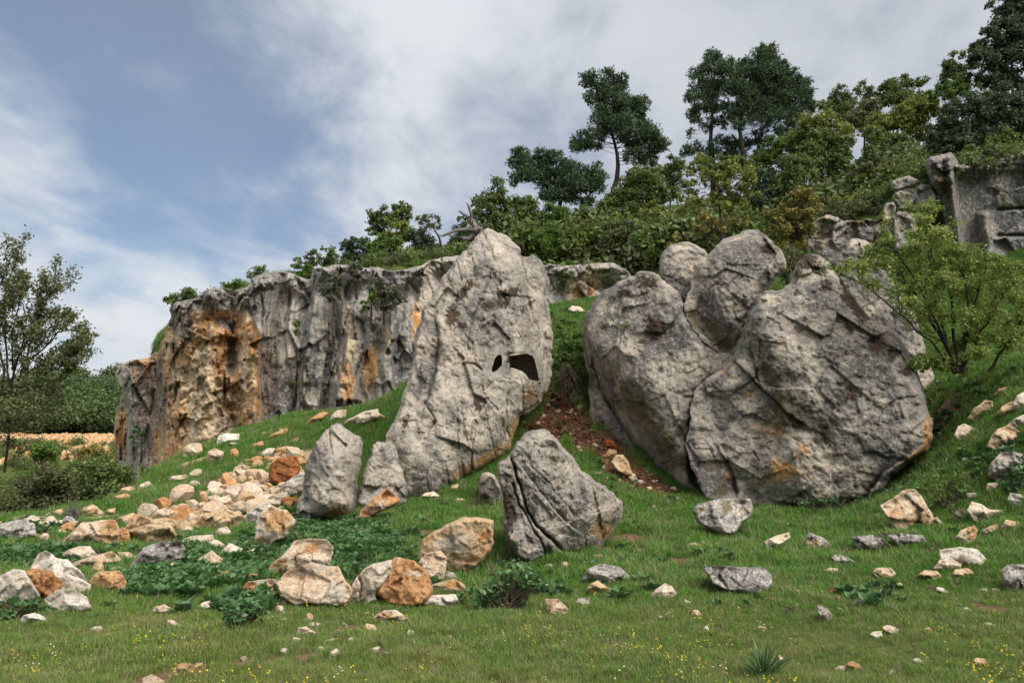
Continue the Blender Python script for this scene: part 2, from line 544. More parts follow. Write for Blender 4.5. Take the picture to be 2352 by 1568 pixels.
# ------------------------------------------------------------------ the lie of the land
# measured as (picture x, picture y, distance)
LOW = [(0, 1568, 4.5), (1176, 1568, 4.5), (2352, 1568, 4.5), (0, 1400, 6.6), (1176, 1400, 6.6), (2352, 1400, 6.4), (400, 1300, 8.9), (1176, 1300, 9.),
       (1700, 1300, 8.8), (2352, 1290, 8.2), (0, 1215, 11.5), (130, 1192, 12.5), (250, 1150, 15), (330, 1100, 22), (420, 1050, 27), (560, 990, 29.5), (700, 952, 30.5),
       (900, 925, 31.5), (450, 1120, 19), (600, 1050, 22), (690, 1010, 22.5), (560, 1180, 14.4), (480, 1182, 14.2), (650, 1130, 16.5), (750, 965, 26), (870, 930, 28),
       (870, 1005, 21.5), (300, 1205, 12.6), (700, 1200, 13.3), (900, 1160, 15.5), (1000, 1160, 15.6), (830, 1150, 15.7), (1100, 1100, 17.2), (1170, 1050, 18.8),
       (600, 1260, 10.4), (900, 1240, 11.), (1100, 1245, 10.7), (1450, 1200, 13), (1450, 1110, 17.), (1330, 1000, 19.6), (1280, 950, 20.8), (1300, 860, 22.6),
       (1310, 770, 26), (1320, 705, 30), (1390, 690, 32), (1100, 740, 30), (1600, 1140, 17), (1800, 1148, 16.8), (2000, 1130, 17), (2130, 1050, 17), (1400, 1050, 19),
       (2352, 1230, 9.6), (2200, 1180, 11.6), (2300, 1100, 11.8), (2150, 1080, 14.5), (2250, 980, 14.), (2352, 900, 14.5), (2200, 890, 17), (2352, 820, 18),
       (2300, 750, 23), (2340, 660, 27), (2100, 620, 28.5), (2200, 600, 28.8), (2352, 600, 27), (1500, 650, 33), (1700, 630, 31), (1900, 610, 29.5), (1700, 720, 26), (2000, 700, 26)]
LOW_W = [(-14, 14, -1.3), (-15.5, 22, -2.0), (-20, 32, -2.6), (-19, 14, -2.6), (-26, 25, -4.2), (-30, 42, -5), (-8, 9, .0), (-14, 8, -.35), (-20, 5, -.5), (-11.2, 13, -.35),
         (-20, -10, 0), (0, -10, 0), (20, -10, .4), (0, -30, 0), (40, 12, 6), (45, 30, 13), (-50, 0, -2), (-55, 40, -6), (-10, 0, 0), (0, 0, 0), (10, 2, .1), (16, 6, 1.0), (20, 14, 4.2)]
UP = [(400, 690, 34.5), (560, 645, 33.5), (730, 628, 34.2), (900, 622, 34.8), (1040, 592, 37), (1260, 592, 38.3), (1420, 598, 38.3), (1600, 600, 36.5), (1750, 560, 35), (1900, 515, 32.5), (2050, 460, 31.5),
      (2140, 392, 30.5), (2352, 362, 29.5), (1400, 572, 50), (1700, 520, 50), (2000, 470, 50), (2300, 350, 50), (1000, 600, 46), (800, 632, 44), (600, 665, 42), (420, 705, 42), (330, 830, 40), (1800, 550, 40), (2100, 450, 40), (2352, 350, 40)]
UP_W = [(-30, 60, 8), (0, 90, 14), (30, 90, 18), (60, 60, 24), (45, 30, 16.5), (100, 40, 30), (90, 120, 34), (0, 200, 16), (-60, 200, 12), (-45, 110, 8)]
_p = np.array([PT(*q) for q in LOW]); _a = np.r_[_p, np.array(LOW_W, float)]
T_LOW = TPS(_a[:, :2], _a[:, 2], .004)
_p = np.array([PT(*q) for q in UP]); _a = np.r_[_p, np.array(UP_W, float)]
T_UP = TPS(_a[:, :2], _a[:, 2], .004)

# distance of the cliff face along the picture (first column in crop 1 units)
CLIFF_X = [560, 640, 700, 780, 860, 905, 960, 1060, 1130, 1200, 1330, 1400, 1480, 1560, 1640, 1720, 1760, 1860, 1890, 1990, 2060, 2100, 2230, 2300, 2400, 2660, 3000, 3300, 3620]
CLIFF_Y = [41, 39.5, 37.8, 36.6, 37.0, 36.2, 33.9, 32.8, 32.1, 31.6, 33.0, 31.9, 31.7, 32.9, 32.5, 33.4, 32.2, 32.4, 33.6, 32.2, 32.5, 33.6, 32.8, 33.6, 33.4, 36, 37.6, 37.4, 37]
_cx = np.array(CLIFF_X[1:]) * .4
_cy = np.interp(_cx, np.array(CLIFF_X) * .4, CLIFF_Y) + 1.5
_line = [tuple(PT(x, 1000, y)[:2]) for x, y in zip(_cx, _cy)]
STEP = np.array([(-60, 300), (-62, 130), (-36, 70), (-24.6, 44)] + _line[1:] + [tuple(PT(x, 1000, y)[:2]) for x, y in ((1600, 37.2), (1760, 34.5), (1900, 32.3), (2050, 31.5), (2140, 29.8), (2352, 28.9), (2700, 28.4))] + [(60, 27), (260, 27), (260, 300)])


def H(xy):
    xy = np.asarray(xy, float).reshape(-1, 2)
    x, y = xy[:, 0], xy[:, 1]
    R = np.hypot(x, y)
    low = np.clip(T_LOW(xy), -7, 17)
    far = -5 + 5.6 * sstep(62, 86, y) + .8 * sstep(86, 100, y) + 12 * sstep(92, 215, y) + 3 * fbm(np.c_[x / 45, y / 45, x * 0], 3) * sstep(95, 150, y)
    near0 = np.where(y < 3, .0 + .02 * np.maximum(x, 0), low)
    low = np.where(y < 3, near0 * (1 - sstep(-4, 3, y)) + low * sstep(-4, 3, y), low)
    w = sstep(40, 60, R)
    low = low * (1 - w) + far * w
    d, _, _ = seg_dist(xy, STEP)
    ins = inside(xy, STEP)
    m = ins & (d < 60) | ins
    up = np.zeros(len(xy))
    if m.any():
        up[m] = np.clip(T_UP(xy[m]), 4, 40)
    s = np.where(ins, sstep(.1, 1.3, d), 0)
    h = low * (1 - s) + up * s
    h = h + (.10 + .09 * sstep(7, 13, R) * sstep(60, 30, R)) * fbm(np.c_[x * .8, y * .8, x * 0], 4) + .045 * fbm(np.c_[x * 3.1, y * 3.1, x * 0 + 5], 3)
    return h


def Hat(x, y):
    return float(H([(x, y)])[0])


def ground_pt(px, py, ymin=3.6, ymax=60):
    """where the view through a picture point meets the ground"""
    Y = np.geomspace(ymin, ymax, 500)
    P = PT(px, py, Y)
    d = P[:, 2] - H(P[:, :2])
    k = np.argmax(d < 0)
    if d[k] >= 0:
        k = len(Y) - 1
    k = max(k, 1)
    t = d[k - 1] / max(d[k - 1] - d[k], 1e-9)
    y = Y[k - 1] + (Y[k] - Y[k - 1]) * min(max(t, 0), 1)
    p = PT(px, py, y)
    return np.array([p[0], p[1], Hat(p[0], p[1])])


# bare red soil, trodden paths and rubble beds: picture x, y, radius (m) [, stretch in y]
SOIL = [(1290, 950, .8), (1255, 985, .7), (1335, 970, .5), (1285, 925, .5), (1340, 1010, .5), (1400, 1035, .8), (1430, 1075, .8), (1480, 1105, .8), (1530, 1130, .5), (515, 1105, .9), (505, 1135, .6), (1765, 1192, .32), (1850, 1195, .2),
        (1440, 1238, .4), (1400, 1262, .35), (1100, 1170, .35), (440, 1545, .13), (715, 1508, .13), (560, 1522, .10), (630, 1520, .10), (350, 1560, .14), (800, 1445, .12), (1560, 1290, .3), (2170, 950, .5), (2145, 1000, .4), (1920, 1370, .12), (2270, 1395, .2),
        (970, 1225, .2), (1010, 1200, .2), (1480, 590, 1.5), (1440, 620, 1.2), (1560, 1270, .2), (1030, 1465, .08), (880, 1500, .08)]
STONY = [(420, 1190, 1.0), (480, 1190, 1.1), (550, 1170, 1.3), (600, 1150, 1.3), (640, 1110, 1.4), (590, 1110, 1.0), (680, 1060, 1.0), (640, 1055, .6), (350, 1215, .6), (60, 1215, 1.1), (130, 1205, .9), (20, 1215, .9), (230, 1190, .6), (450, 1060, .7), (430, 1030, .8), (520, 1010, .8)]
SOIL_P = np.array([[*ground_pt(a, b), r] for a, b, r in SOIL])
STONY_P = np.array([[*ground_pt(a, b), r] for a, b, r in STONY])


def spot(xy, S):
    v = np.zeros(len(xy))
    for p in S:
        v = np.maximum(v, np.exp(-((xy[:, 0] - p[0]) ** 2 + ((xy[:, 1] - p[1]) * .8) ** 2) / p[3] ** 2))
    return v


def build_ground():
    def axis(a, b, n, c, k):
        t = np.linspace(-1, 1, n)
        s = np.sinh(k * t) / np.sinh(k)
        return np.where(s < 0, c + s * (c - a), c + s * (b - c))
    xs = axis(-600, 600, 400, 0, 6.2)
    ys = axis(-300, 900, 430, 9, 5.6)
    X, Y = np.meshgrid(xs, ys)
    xy = np.c_[X.ravel(), Y.ravel()]
    z = H(xy)
    n, m = len(ys), len(xs)
    i = np.arange(n * m).reshape(n, m)
    f = np.stack([i[:-1, :-1], i[:-1, 1:], i[1:, 1:], i[1:, :-1]], -1).reshape(-1, 4)
    far_stony = sstep(84, 87, xy[:, 1]) * sstep(104, 98, xy[:, 1]) * sstep(-25, -40, xy[:, 0])
    at = {'soil': np.clip(spot(xy, SOIL_P) * 1.1, 0, 1), 'stony': np.maximum(spot(xy, STONY_P), far_stony), 'dark_soil': spot(xy, SOIL_P[:9])}
    tag(mesh_obj('ground', np.c_[xy, z], f, M['ground'], attrs=at), 'grassy ground rising from the meadow to the cliff', kind='structure')


build_ground()


# ------------------------------------------------------------------ rocks cut to a measured outline
def tps_ctrl(poly, ctrl, k):
    if not ctrl:
        return None
    c = cv(k, ctrl)
    b = poly[::max(1, len(poly) // 26)]
    return TPS(np.r_[c, b] / 100, [q[2] for q in ctrl] + [0.] * len(b), .003)


def paint(px, masks):
    """soft-edged, noise-broken patches: {attr: [(crop, x, y, rx, ry, rot, strength)]}"""
    out = {}
    for key, L in masks.items():
        v = np.zeros(len(px))
        for k, x, y, rx, ry, rot, s in L:
            sx, ox, sy, oy = CROP[k]
            q = (px - (x * sx + ox, y * sy + oy)) / (sx, sy)
            a = math.radians(rot)
            u, w = q[:, 0] * math.cos(a) + q[:, 1] * math.sin(a), -q[:, 0] * math.sin(a) + q[:, 1] * math.cos(a)
            v = np.maximum(v, s * np.exp(-((u / rx) ** 2 + (w / ry) ** 2)))
        out[key] = v
    return out


ATTRS = ('stain', 'pale', 'dark', 'moss', 'algae', 'crack')
BASES = []


def outline_rock(name, poly, Y, T=.5, edge=40, back=1.5, step=3.4, rough=3.0, seed=1, ctrl=None, ck=0, cracks=(), tilt=0.0, yaw=0.0, Yf=None, relief=None, planes=None,
                 masks=None, base_attr=None, mat='grey_rock', holes=(), noise=(.10, .05, .6), fac=(.0, 1.0), fiss=None, smooth=1, parent=None, shrink=.9, cs=1.0, fit=None, cuts=()):
    """A solid rock whose silhouette seen from the camera is the measured outline. Y = distance of its rim, T = how far the front swells
    towards the viewer, back = how far it goes on behind. Everything is given in metres except outlines, which are in picture units."""
    rng = np.random.default_rng(seed)
    poly = rough_outline(poly, step * 1.3, rough, seed, smooth)
    cx, cy = poly.mean(0)
    y0 = poly[:, 1].max()
    x0, x1, ya, yb = poly[:, 0].min(), poly[:, 0].max(), poly[:, 1].min(), poly[:, 1].max()
    gx, gy = np.arange(x0 - step, x1 + 2 * step, step), np.arange(ya - step, yb + 2 * step, step)
    X, Yp = np.meshgrid(gx, gy)
    Q = np.c_[X.ravel(), Yp.ravel()]
    n, m = X.shape
    ins = inside(Q, poly)
    for h in holes:
        ins &= ~inside(Q, h)
    idx = np.arange(n * m).reshape(n, m)
    cells = np.stack([idx[:-1, :-1], idx[1:, :-1], idx[1:, 1:], idx[:-1, 1:]], -1).reshape(-1, 4)
    cells = cells[ins[cells].any(1)]
    used = np.unique(cells)
    remap = -np.ones(n * m, int); remap[used] = np.arange(len(used))
    cells = remap[cells]; Q = Q[used]; ins = ins[used]
    d, near, _ = seg_dist(Q, poly, want_near=True)
    Q0 = Q.copy()
    Q[~ins] = near[~ins]
    rimhole = np.zeros(len(Q), bool)
    for h in holes:
        dh, nh, _ = seg_dist(Q0, h, want_near=True)
        mm = ~ins & (dh < d)
        Q[mm] = nh[mm]; rimhole |= mm
    rim = ~ins & ~rimhole
    d[rim] = 0

    if fit is not None:
        # stand the rim on the ground along the measured bottom edge, then lean it back by `tilt` metres per 100 units of height
        xs = np.linspace(x0 + .06 * (x1 - x0), x1 - .06 * (x1 - x0), 22)
        yb_x = np.array([poly[np.abs(poly[:, 0] - x) < (x1 - x0) * .05][:, 1].max() if (np.abs(poly[:, 0] - x) < (x1 - x0) * .05).any() else ya for x in xs])
        low = yb_x > ya + (yb - ya) * .55
        xs, yb_x = xs[low], yb_x[low]
        yg = np.array([ground_pt(a, b - 3)[1] for a, b in zip(xs, yb_x)])
        sl, ic = np.polyfit(xs - cx, yg, 1) if len(xs) > 3 else (0, yg.mean())
        sl = float(np.clip(sl, -.011, .011))
        ic = float(np.percentile(yg - sl * (xs - cx), 35)) + fit
        lb = np.polyfit(xs - cx, yb_x, 1) if len(xs) > 3 else (0, yb_x.mean())
        Yf = lambda q: ic + sl * (q[:, 0] - cx) + tilt * np.maximum(lb[0] * (q[:, 0] - cx) + lb[1] - q[:, 1], -20) / 100
    Ybase = (lambda q: Y - tilt * (y0 - q[:, 1]) / 100 * -1 + yaw * (q[:, 0] - cx) / 100) if Yf is None else Yf

    keep = {}

    def rel(q, dd):
        crk = np.zeros(len(q))
        yq = float(np.mean(Ybase(q)))
        e = np.sqrt(np.maximum(0, 1 - (1 - np.minimum(dd / edge, 1)) ** 2))
        r = T * e
        ax, ay = (q[:, 0] - (x0 + x1) / 2) / ((x1 - x0) / 2), -(q[:, 1] - (ya + yb) / 2) / ((yb - ya) / 2)
        if planes:
            v = np.ones(len(q))
            for ph, c, g in planes:
                v = np.minimum(v, c - g * (math.cos(ph) * ax + math.sin(ph) * ay))
            r = r * np.maximum(v, .03)
        if ctrl_t is not None:
            r = r + cs * ctrl_t(q / 100) * np.minimum(1, dd / 6)
        wob2 = q + 5 * np.c_[perlin(np.c_[q / 40, q[:, 0] * 0 + 13 + seed]), perlin(np.c_[q / 40, q[:, 0] * 0 + 28 + seed])]
        for kc, pa, pb, pin, slope in cuts:
            # a broken face: beyond the line pa-pb, on the side of pin, the surface falls away
            a_, b_, i_ = cv(kc, [pa, pb, pin])
            nrm = np.array([-(b_ - a_)[1], (b_ - a_)[0]]); nrm /= np.linalg.norm(nrm)
            nrm *= np.sign((i_ - a_) @ nrm)
            r = r - slope * np.maximum((wob2 - a_) @ nrm, 0) / FP * yq
        if cuts:
            r = np.maximum(r, .03 * e)
        smooth_r = r
        P = PT(q[:, 0], q[:, 1], Ybase(q))
        fade = np.minimum(1, dd / 9)
        if relief is not None:
            r = r + relief(q) * fade
        if noise[0]:
            r = r + noise[0] * 2 * fbm(P * noise[2] * 1.0 + seed * 9.1, 4) * fade
            r = r + noise[1] * fbm(P * noise[2] * 5 + seed, 5, .6) * fade
            rv = fbm(P * noise[2] * (2.6, 2.6, 1.2) + seed * 5, 3, .5, True)
            crk = np.maximum(crk, .42 * sstep(.84, .95, rv) * sstep(.0, .3, perlin(P * noise[2] * .9 + seed * 3)))
            r = r - noise[1] * 1.6 * np.maximum(0, fbm(P * noise[2] * 3.2 + seed * 2, 4, .55, True) - .55) * fade
        if fac[0]:
            v, ed = facets(P * fac[1] + seed * 1.7, seed)
            r = r + fac[0] * v * fade
            v, ed = facets(P * fac[1] * 2.7 + seed * .7, seed + 3)
            r = r + fac[0] * .35 * v * fade
        if fiss:
            amp, ac, al, ang = fiss
            a = math.radians(ang)
            u, w = P[:, 0] * math.cos(a) + P[:, 2] * math.sin(a), -P[:, 0] * math.sin(a) + P[:, 2] * math.cos(a)
            wob = .25 * fbm(np.c_[u * .9, w * .9, u * 0 + seed], 3)
            v = perlin(np.c_[u * ac + wob, w * al, u * 0 + seed * 3.3])
            gate = sstep(-.1, .35, perlin(np.c_[u * .7, w * .5, u * 0 + seed * 7.7]))
            r = r - amp * np.exp(-(v / .05) ** 2) * gate * fade
            r = r + amp * .8 * v * fade
            crk = np.maximum(crk, np.exp(-(v / .035) ** 2) * gate)
        for ck_, line, wd, dep, stp in cracks:
            L = cv(ck_, line)
            wob = np.c_[q + 4 * np.c_[perlin(np.c_[q / 23, q[:, 0] * 0 + 3]), perlin(np.c_[q / 23, q[:, 0] * 0 + 8])]]
            dd2, _, sd = seg_dist(wob, L, closed=False)
            r = r - dep * np.exp(-(dd2 / wd) ** 2) * fade
            crk = np.maximum(crk, np.exp(-(dd2 / (wd * .75)) ** 2))
            if stp:
                r = r + stp * sd * np.exp(-(dd2 / (wd * 7)) ** 2) * (1 - np.exp(-(dd2 / (wd * .6)) ** 2)) * fade
        for h in holes:
            dh, _, _ = seg_dist(q, h)
            k_ = sstep(2, 26, dh)
            r = smooth_r + (r - smooth_r) * k_
        keep['crack'] = crk
        return r

    ctrl_t = tps_ctrl(poly, ctrl, ck)
    r = rel(Q, d)
    crack0 = keep['crack']
    r[rim] = 0
    yb_ = Ybase(Q)
    front = PT(Q[:, 0], Q[:, 1], yb_ - r)
    # the back: same outline, drawn in a little, rounded off
    b0 = PT(Q[:, 0], Q[:, 1], yb_)
    e = np.sqrt(np.maximum(0, 1 - (1 - np.minimum(d / (edge * 1.6), 1)) ** 2))
    e[rim] = 0
    cen = b0.mean(0)
    if parent is None:
        m_ = rim & (Q[:, 1] > y0 - .45 * (y0 - ya))
        BASES.append(np.c_[front[m_][::max(1, int(m_.sum() / (6 + 22 * np.ptp(front[:, 0])))), :2], np.zeros((len(front[m_][::max(1, int(m_.sum() / (6 + 22 * np.ptp(front[:, 0]))))]), 1)) + min(1.0, .28 + .5 * np.ptp(front[:, 0]))])
    qc = np.array([cx, cy + .15 * (yb - ya)])
    sh = (1 - (1 - shrink) * e)[:, None]
    qb = qc + (Q - qc) * sh
    bk = PT(qb[:, 0], qb[:, 1], yb_ + back * e * (.85 + .3 * fbm(b0 * .8 + seed, 3)) + 1e-3)
    nf = len(Q)
    map_b = np.arange(nf) + nf
    map_b[rim] = np.nonzero(rim)[0]
    V = np.r_[front, bk]
    F = np.r_[cells, map_b[cells][:, ::-1]] if not holes else np.r_[cells]
    tri_ok = np.array([True] * len(F))
    attrs = paint(Q, masks or {})
    A = {}
    for k in ATTRS:
        v = attrs.get(k, np.zeros(nf))
        v = v + (base_attr or {}).get(k, 0)
        if k == 'crack':
            v = crack0
        A[k] = np.r_[v, v * .6]
    if holes:
        full = np.r_[cells, map_b[cells][:, ::-1]]
        F = full
    loc = np.array([cen[0], yb_.mean(), V[:, 2].min()])
    o = mesh_obj(name, V, F, M[mat], parent, loc, True, A)
    # drop the zero-length edges that the outline snapping leaves
    import bmesh
    bm = bmesh.new(); bm.from_mesh(o.data)
    bmesh.ops.dissolve_degenerate(bm, dist=1e-5, edges=bm.edges[:])
    bm.to_mesh(o.data); bm.free()
    info = dict(Ybase=Ybase, rel=rel, poly=poly)

    def at(px, py):
        q = np.array([[px, py]], float)
        dd, _, _ = seg_dist(q, poly)
        return PT(px, py, float(Ybase(q)[0] - rel(q, dd)[0]))
    info['at'] = at
    info['surf'] = lambda q: Ybase(q) - rel(q, seg_dist(q, poly)[0])
    o_info = info
    return o, o_info

# ------------------------------------------------------------------ the cliff
CL = [(655, 850), (690, 800), (760, 770), (830, 765), (880, 740), (912, 720), (938, 640), (962, 575), (980, 520), (968, 480), (990, 440), (1080, 430), (1140, 410), (1180, 365), (1240, 358), (1300, 362), (1370, 375), (1410, 360), (1440, 320), (1480, 280), (1560, 258), (1640, 265), (1720, 290),
      (1785, 318), (1798, 255), (1840, 230), (1880, 246), (1900, 226), (1960, 222), (2040, 236), (2100, 243), (2160, 240), (2250, 262), (2351, 250), (2400, 235), (2500, 190), (2660, 170), (2900, 200), (3117, 225), (3220, 228), (3317, 230), (3417, 215), (3520, 213), (3600, 255), (3640, 305),
      (3660, 640), (3400, 640), (3100, 640), (2900, 900), (2500, 1060), (2351, 1090), (2200, 1080), (2000, 1110), (1900, 1130), (1760, 1190), (1600, 1230), (1480, 1260), (1380, 1290), (1200, 1360), (1060, 1410), (960, 1470), (870, 1540), (790, 1560), (760, 1470), (718, 1400), (698, 1390), (668, 1325), (655, 1240), (658, 1120), (680, 1040), (711, 962), (702, 925), (668, 890)]
_ctop = cv(1, CL[:45])


def cliff_Y(q):
    x1, y1 = q[:, 0] / .4, (q[:, 1] - 517.4) / .4
    lean = .13 * sstep(1380, 1560, x1) * sstep(2600, 2100, x1)
    xs = x1 + lean * (y1 - 750) + 30 * perlin(np.c_[x1 / 160, y1 / 260, x1 * 0])
    return np.interp(xs, CLIFF_X, CLIFF_Y) + .0006 * (900 - y1)


def cliff_relief(q):
    x1, y1 = q[:, 0] / .4, (q[:, 1] - 517.4) / .4
    top = (np.interp(q[:, 0], _ctop[:, 0], _ctop[:, 1]) - 517.4) / .4
    P = PT(q[:, 0], q[:, 1], cliff_Y(q))
    below = y1 - top
    r = (.12 + .5 * np.maximum(0, perlin(np.c_[x1 / 95, x1 * 0, x1 * 0 + 3]))) * np.exp(-(np.maximum(below - 45, 0) / 40) ** 2) * np.minimum(1, below / 25)          # capping bed stands proud here and there
    r -= .35 * np.exp(-((below - 150) / 60) ** 2) * sstep(1500, 1700, x1)
    lean = .13 * sstep(1380, 1560, x1) * sstep(2600, 2100, x1)
    u = P[:, 0] + lean * (P[:, 2] - 4)
    w = .35 * fbm(P * .55, 3)
    cap = sstep(40, 130, below)
    fresh = np.exp(-(np.maximum(np.abs(x1 - 1190) - 90, 0) / 150) ** 2) * sstep(500, 580, y1) * sstep(1330, 1150, y1)
    cap = cap * (1 - .8 * fresh)
    r += cap * .42 * fbm(np.c_[u * .8 + w, P[:, 2] * .22, u * 0], 4, .5)                     # flutes
    r += cap * .10 * fbm(np.c_[u * 3.3 + w, P[:, 2] * .7, u * 0 + 4], 4, .6)
    v = perlin(np.c_[u * .95 + w, P[:, 2] * .13, u * 0 + 11])
    r -= cap * .42 * np.exp(-(v / .10) ** 2) * sstep(-.25, .2, perlin(np.c_[u * .5, P[:, 2] * .45, u * 0 + 41]))
    v = perlin(np.c_[u * 2.2 + w, P[:, 2] * .22, u * 0 + 21])
    r -= cap * .14 * np.exp(-(v / .07) ** 2) * sstep(-.1, .3, perlin(np.c_[u * .8, P[:, 2] * .6, u * 0 + 51]))
    r += .55 * facets(P * (.55, .55, .42) + 3, 23)[0] + .14 * sstep(.1, .5, perlin(np.c_[u * .35, P[:, 2] * 1.3, u * 0 + 61]))
    r += (1 - cap) * (.5 * facets(P * (1.1, 1.1, 1.6), 5)[0] + .2 * facets(P * 3, 8)[0])
    r += fresh * (.7 * facets(P * (.5, .5, .7), 9)[0] + .22 * facets(P * 2.0, 12)[0])
    r -= .7 * np.exp(-((x1 - 1335 + (y1 - 700) * .02) / 30) ** 2) * sstep(540, 600, y1) * sstep(900, 800, y1)    # dark cleft
    r -= .9 * np.exp(-((x1 - 1290) / 9) ** 2) * sstep(840, 880, y1) * sstep(1090, 1040, y1)
    r -= .7 * np.exp(-((x1 - 1250) / 90) ** 2 - ((y1 - 545) / 45) ** 2)
    r += .8 * np.exp(-((x1 - 1150) / 60) ** 2 - ((y1 - 1180) / 160) ** 2)
    for cx, wd, hh, y0, y1_ in ((1990, 55, .55, 430, 1080), (1690, 70, .5, 560, 1200), (2230, 45, .4, 540, 900), (1790, 45, .45, 360, 800), (1925, 30, .3, 440, 800), (1480, 40, .35, 560, 1150), (765, 22, .5, 860, 1300)):
        r += hh * np.exp(-((x1 + lean * (y1 - 750) - cx) / wd) ** 2) * sstep(y0 - 60, y0 + 60, y1) * sstep(y1_ + 80, y1_ - 80, y1)
    r += (.22 - .1 * fresh) * facets(P * (1.3, 1.3, .8), 2)[0] + .10 * facets(P * (3, 3, 1.6), 7)[0] + .06 * fbm(P * 4, 4, .6)
    for cx, cy, wd, hg in ((1950, 1022, 17, 18), (2022, 1016, 28, 14)):                                          # two small cut niches at the foot
        b = np.maximum(np.abs(x1 - cx) / wd, np.abs(y1 - cy) / hg)
        r -= .9 * sstep(1.15, .9, b)
    return r


CLM = {'stain': [(1, 1190, 840, 310, 300, 0, 1.6), (1, 1230, 590, 120, 80, 10, 1.3), (1, 1060, 1000, 210, 360, 4, 1.5), (1, 1350, 980, 120, 200, 0, .9), (1, 950, 1150, 70, 260, 3, .9), (1, 960, 800, 55, 170, 10, .95), (1, 690, 1150, 45, 200, 0, .62), (1, 1440, 640, 60, 120, 0, .6), (1, 1420, 1080, 70, 120, 0, .55),
              (1, 1990, 900, 42, 130, 0, .75), (1, 2140, 800, 60, 170, 0, .5), (1, 1620, 330, 60, 30, 0, .3), (1, 2400, 560, 60, 120, 0, .4), (2, 1200, 500, 60, 70, 0, .5), (2, 1280, 460, 25, 80, 0, .6)],
       'pale': [(1, 1160, 960, 110, 150, 0, 1.0), (1, 1200, 1180, 130, 120, 0, .95), (1, 1020, 900, 50, 120, 0, .6), (1, 1400, 800, 40, 160, 0, .5), (1, 1170, 740, 70, 60, 0, .6), (1, 2000, 560, 34, 110, -8, .9), (1, 2010, 680, 30, 120, 0, .7), (1, 1520, 880, 14, 60, 0, .7), (1, 1880, 560, 30, 60, 0, .3), (1, 2235, 620, 40, 90, 0, .5), (1, 1120, 1240, 60, 60, 0, .8), (1, 770, 800, 60, 30, 0, .3), (2, 1170, 470, 50, 40, 0, .3), (1, 960, 690, 30, 90, 0, .5)],
       'dark': [(1, 1330, 770, 34, 110, 3, .8), (1, 1300, 560, 70, 35, 20, .9), (1, 905, 960, 26, 220, 0, 1.0), (1, 945, 1030, 18, 130, 0, .8), (1, 1040, 560, 70, 110, -20, .9), (1, 830, 1080, 60, 300, 0, .75), (1, 1560, 900, 70, 300, -6, .9), (1, 1650, 1000, 70, 220, -8, .8), (1, 1770, 700, 50, 330, -6, .75), (1, 1880, 700, 26, 260, 0, .8), (1, 2090, 620, 30, 160, 0, .6),
                (1, 2180, 640, 30, 120, 0, .4), (1, 1200, 450, 200, 60, 0, .7), (1, 1500, 440, 70, 200, 0, .6), (1, 720, 980, 50, 100, 30, .8), (1, 2280, 700, 40, 300, 0, .6), (1, 1000, 690, 18, 50, 0, .8), (1, 2050, 340, 60, 80, 0, .4), (2, 300, 430, 18, 60, 0, .8), (1, 1510, 700, 20, 120, 0, .8), (1, 1860, 980, 60, 80, 0, .4)],
       'moss': [(1, 1320, 700, 20, 60, 0, .5)], 'algae': [(1, 1750, 900, 60, 200, 0, .4), (1, 2080, 600, 20, 60, 0, .45), (1, 2150, 900, 60, 100, 0, .35)]}
o, cliff_i = outline_rock('cliff', cv(1, CL), 33, T=.15, edge=4, back=3.0, step=2.6, rough=6, seed=11, Yf=cliff_Y, relief=cliff_relief, masks=CLM, mat='cliff_rock', noise=(.08, .05, .8), shrink=.98)
tag(o, 'long fluted limestone cliff with orange fresh scar', kind='structure')

# ledge and the cliff high up on the slope
LEDGE = cv(3, [(1090, 480), (1130, 400), (1150, 320), (1200, 295), (1260, 305), (1300, 320), (1400, 330), (1480, 315), (1560, 330), (1640, 300), (1660, 620), (1400, 640), (1100, 640)])
o, _ = outline_rock('ledge', LEDGE, 31.2, T=.12, edge=4, back=2.5, seed=14, rough=12, step=3.0, tilt=.05, fac=(.75, 1.0), noise=(.1, .12, .9), mat='cliff_rock', base_attr={'dark': .3}, yaw=-.3,  # even dark tone painted on, the ledge being in shade
                   masks={'pale': [(3, 1190, 430, 30, 50, 0, .7), (3, 1200, 310, 40, 20, 0, .5)], 'algae': [(3, 1400, 340, 150, 40, 0, .4)]})
tag(o, 'low dark rock ledge below the hillside shrubs', kind='structure')
RC = cv(8, [(945, 1040), (962, 1005), (1060, 978), (1120, 985), (1132, 1035), (1160, 1050), (1240, 1022), (1325, 1030), (1342, 1060), (1420, 1020), (1500, 985), (1568, 955), (1700, 950), (1900, 960), (1900, 1650), (1500, 1650), (1200, 1640), (1075, 1600), (1062, 1400), (1052, 1290), (1012, 1282), (982, 1200), (948, 1110)])


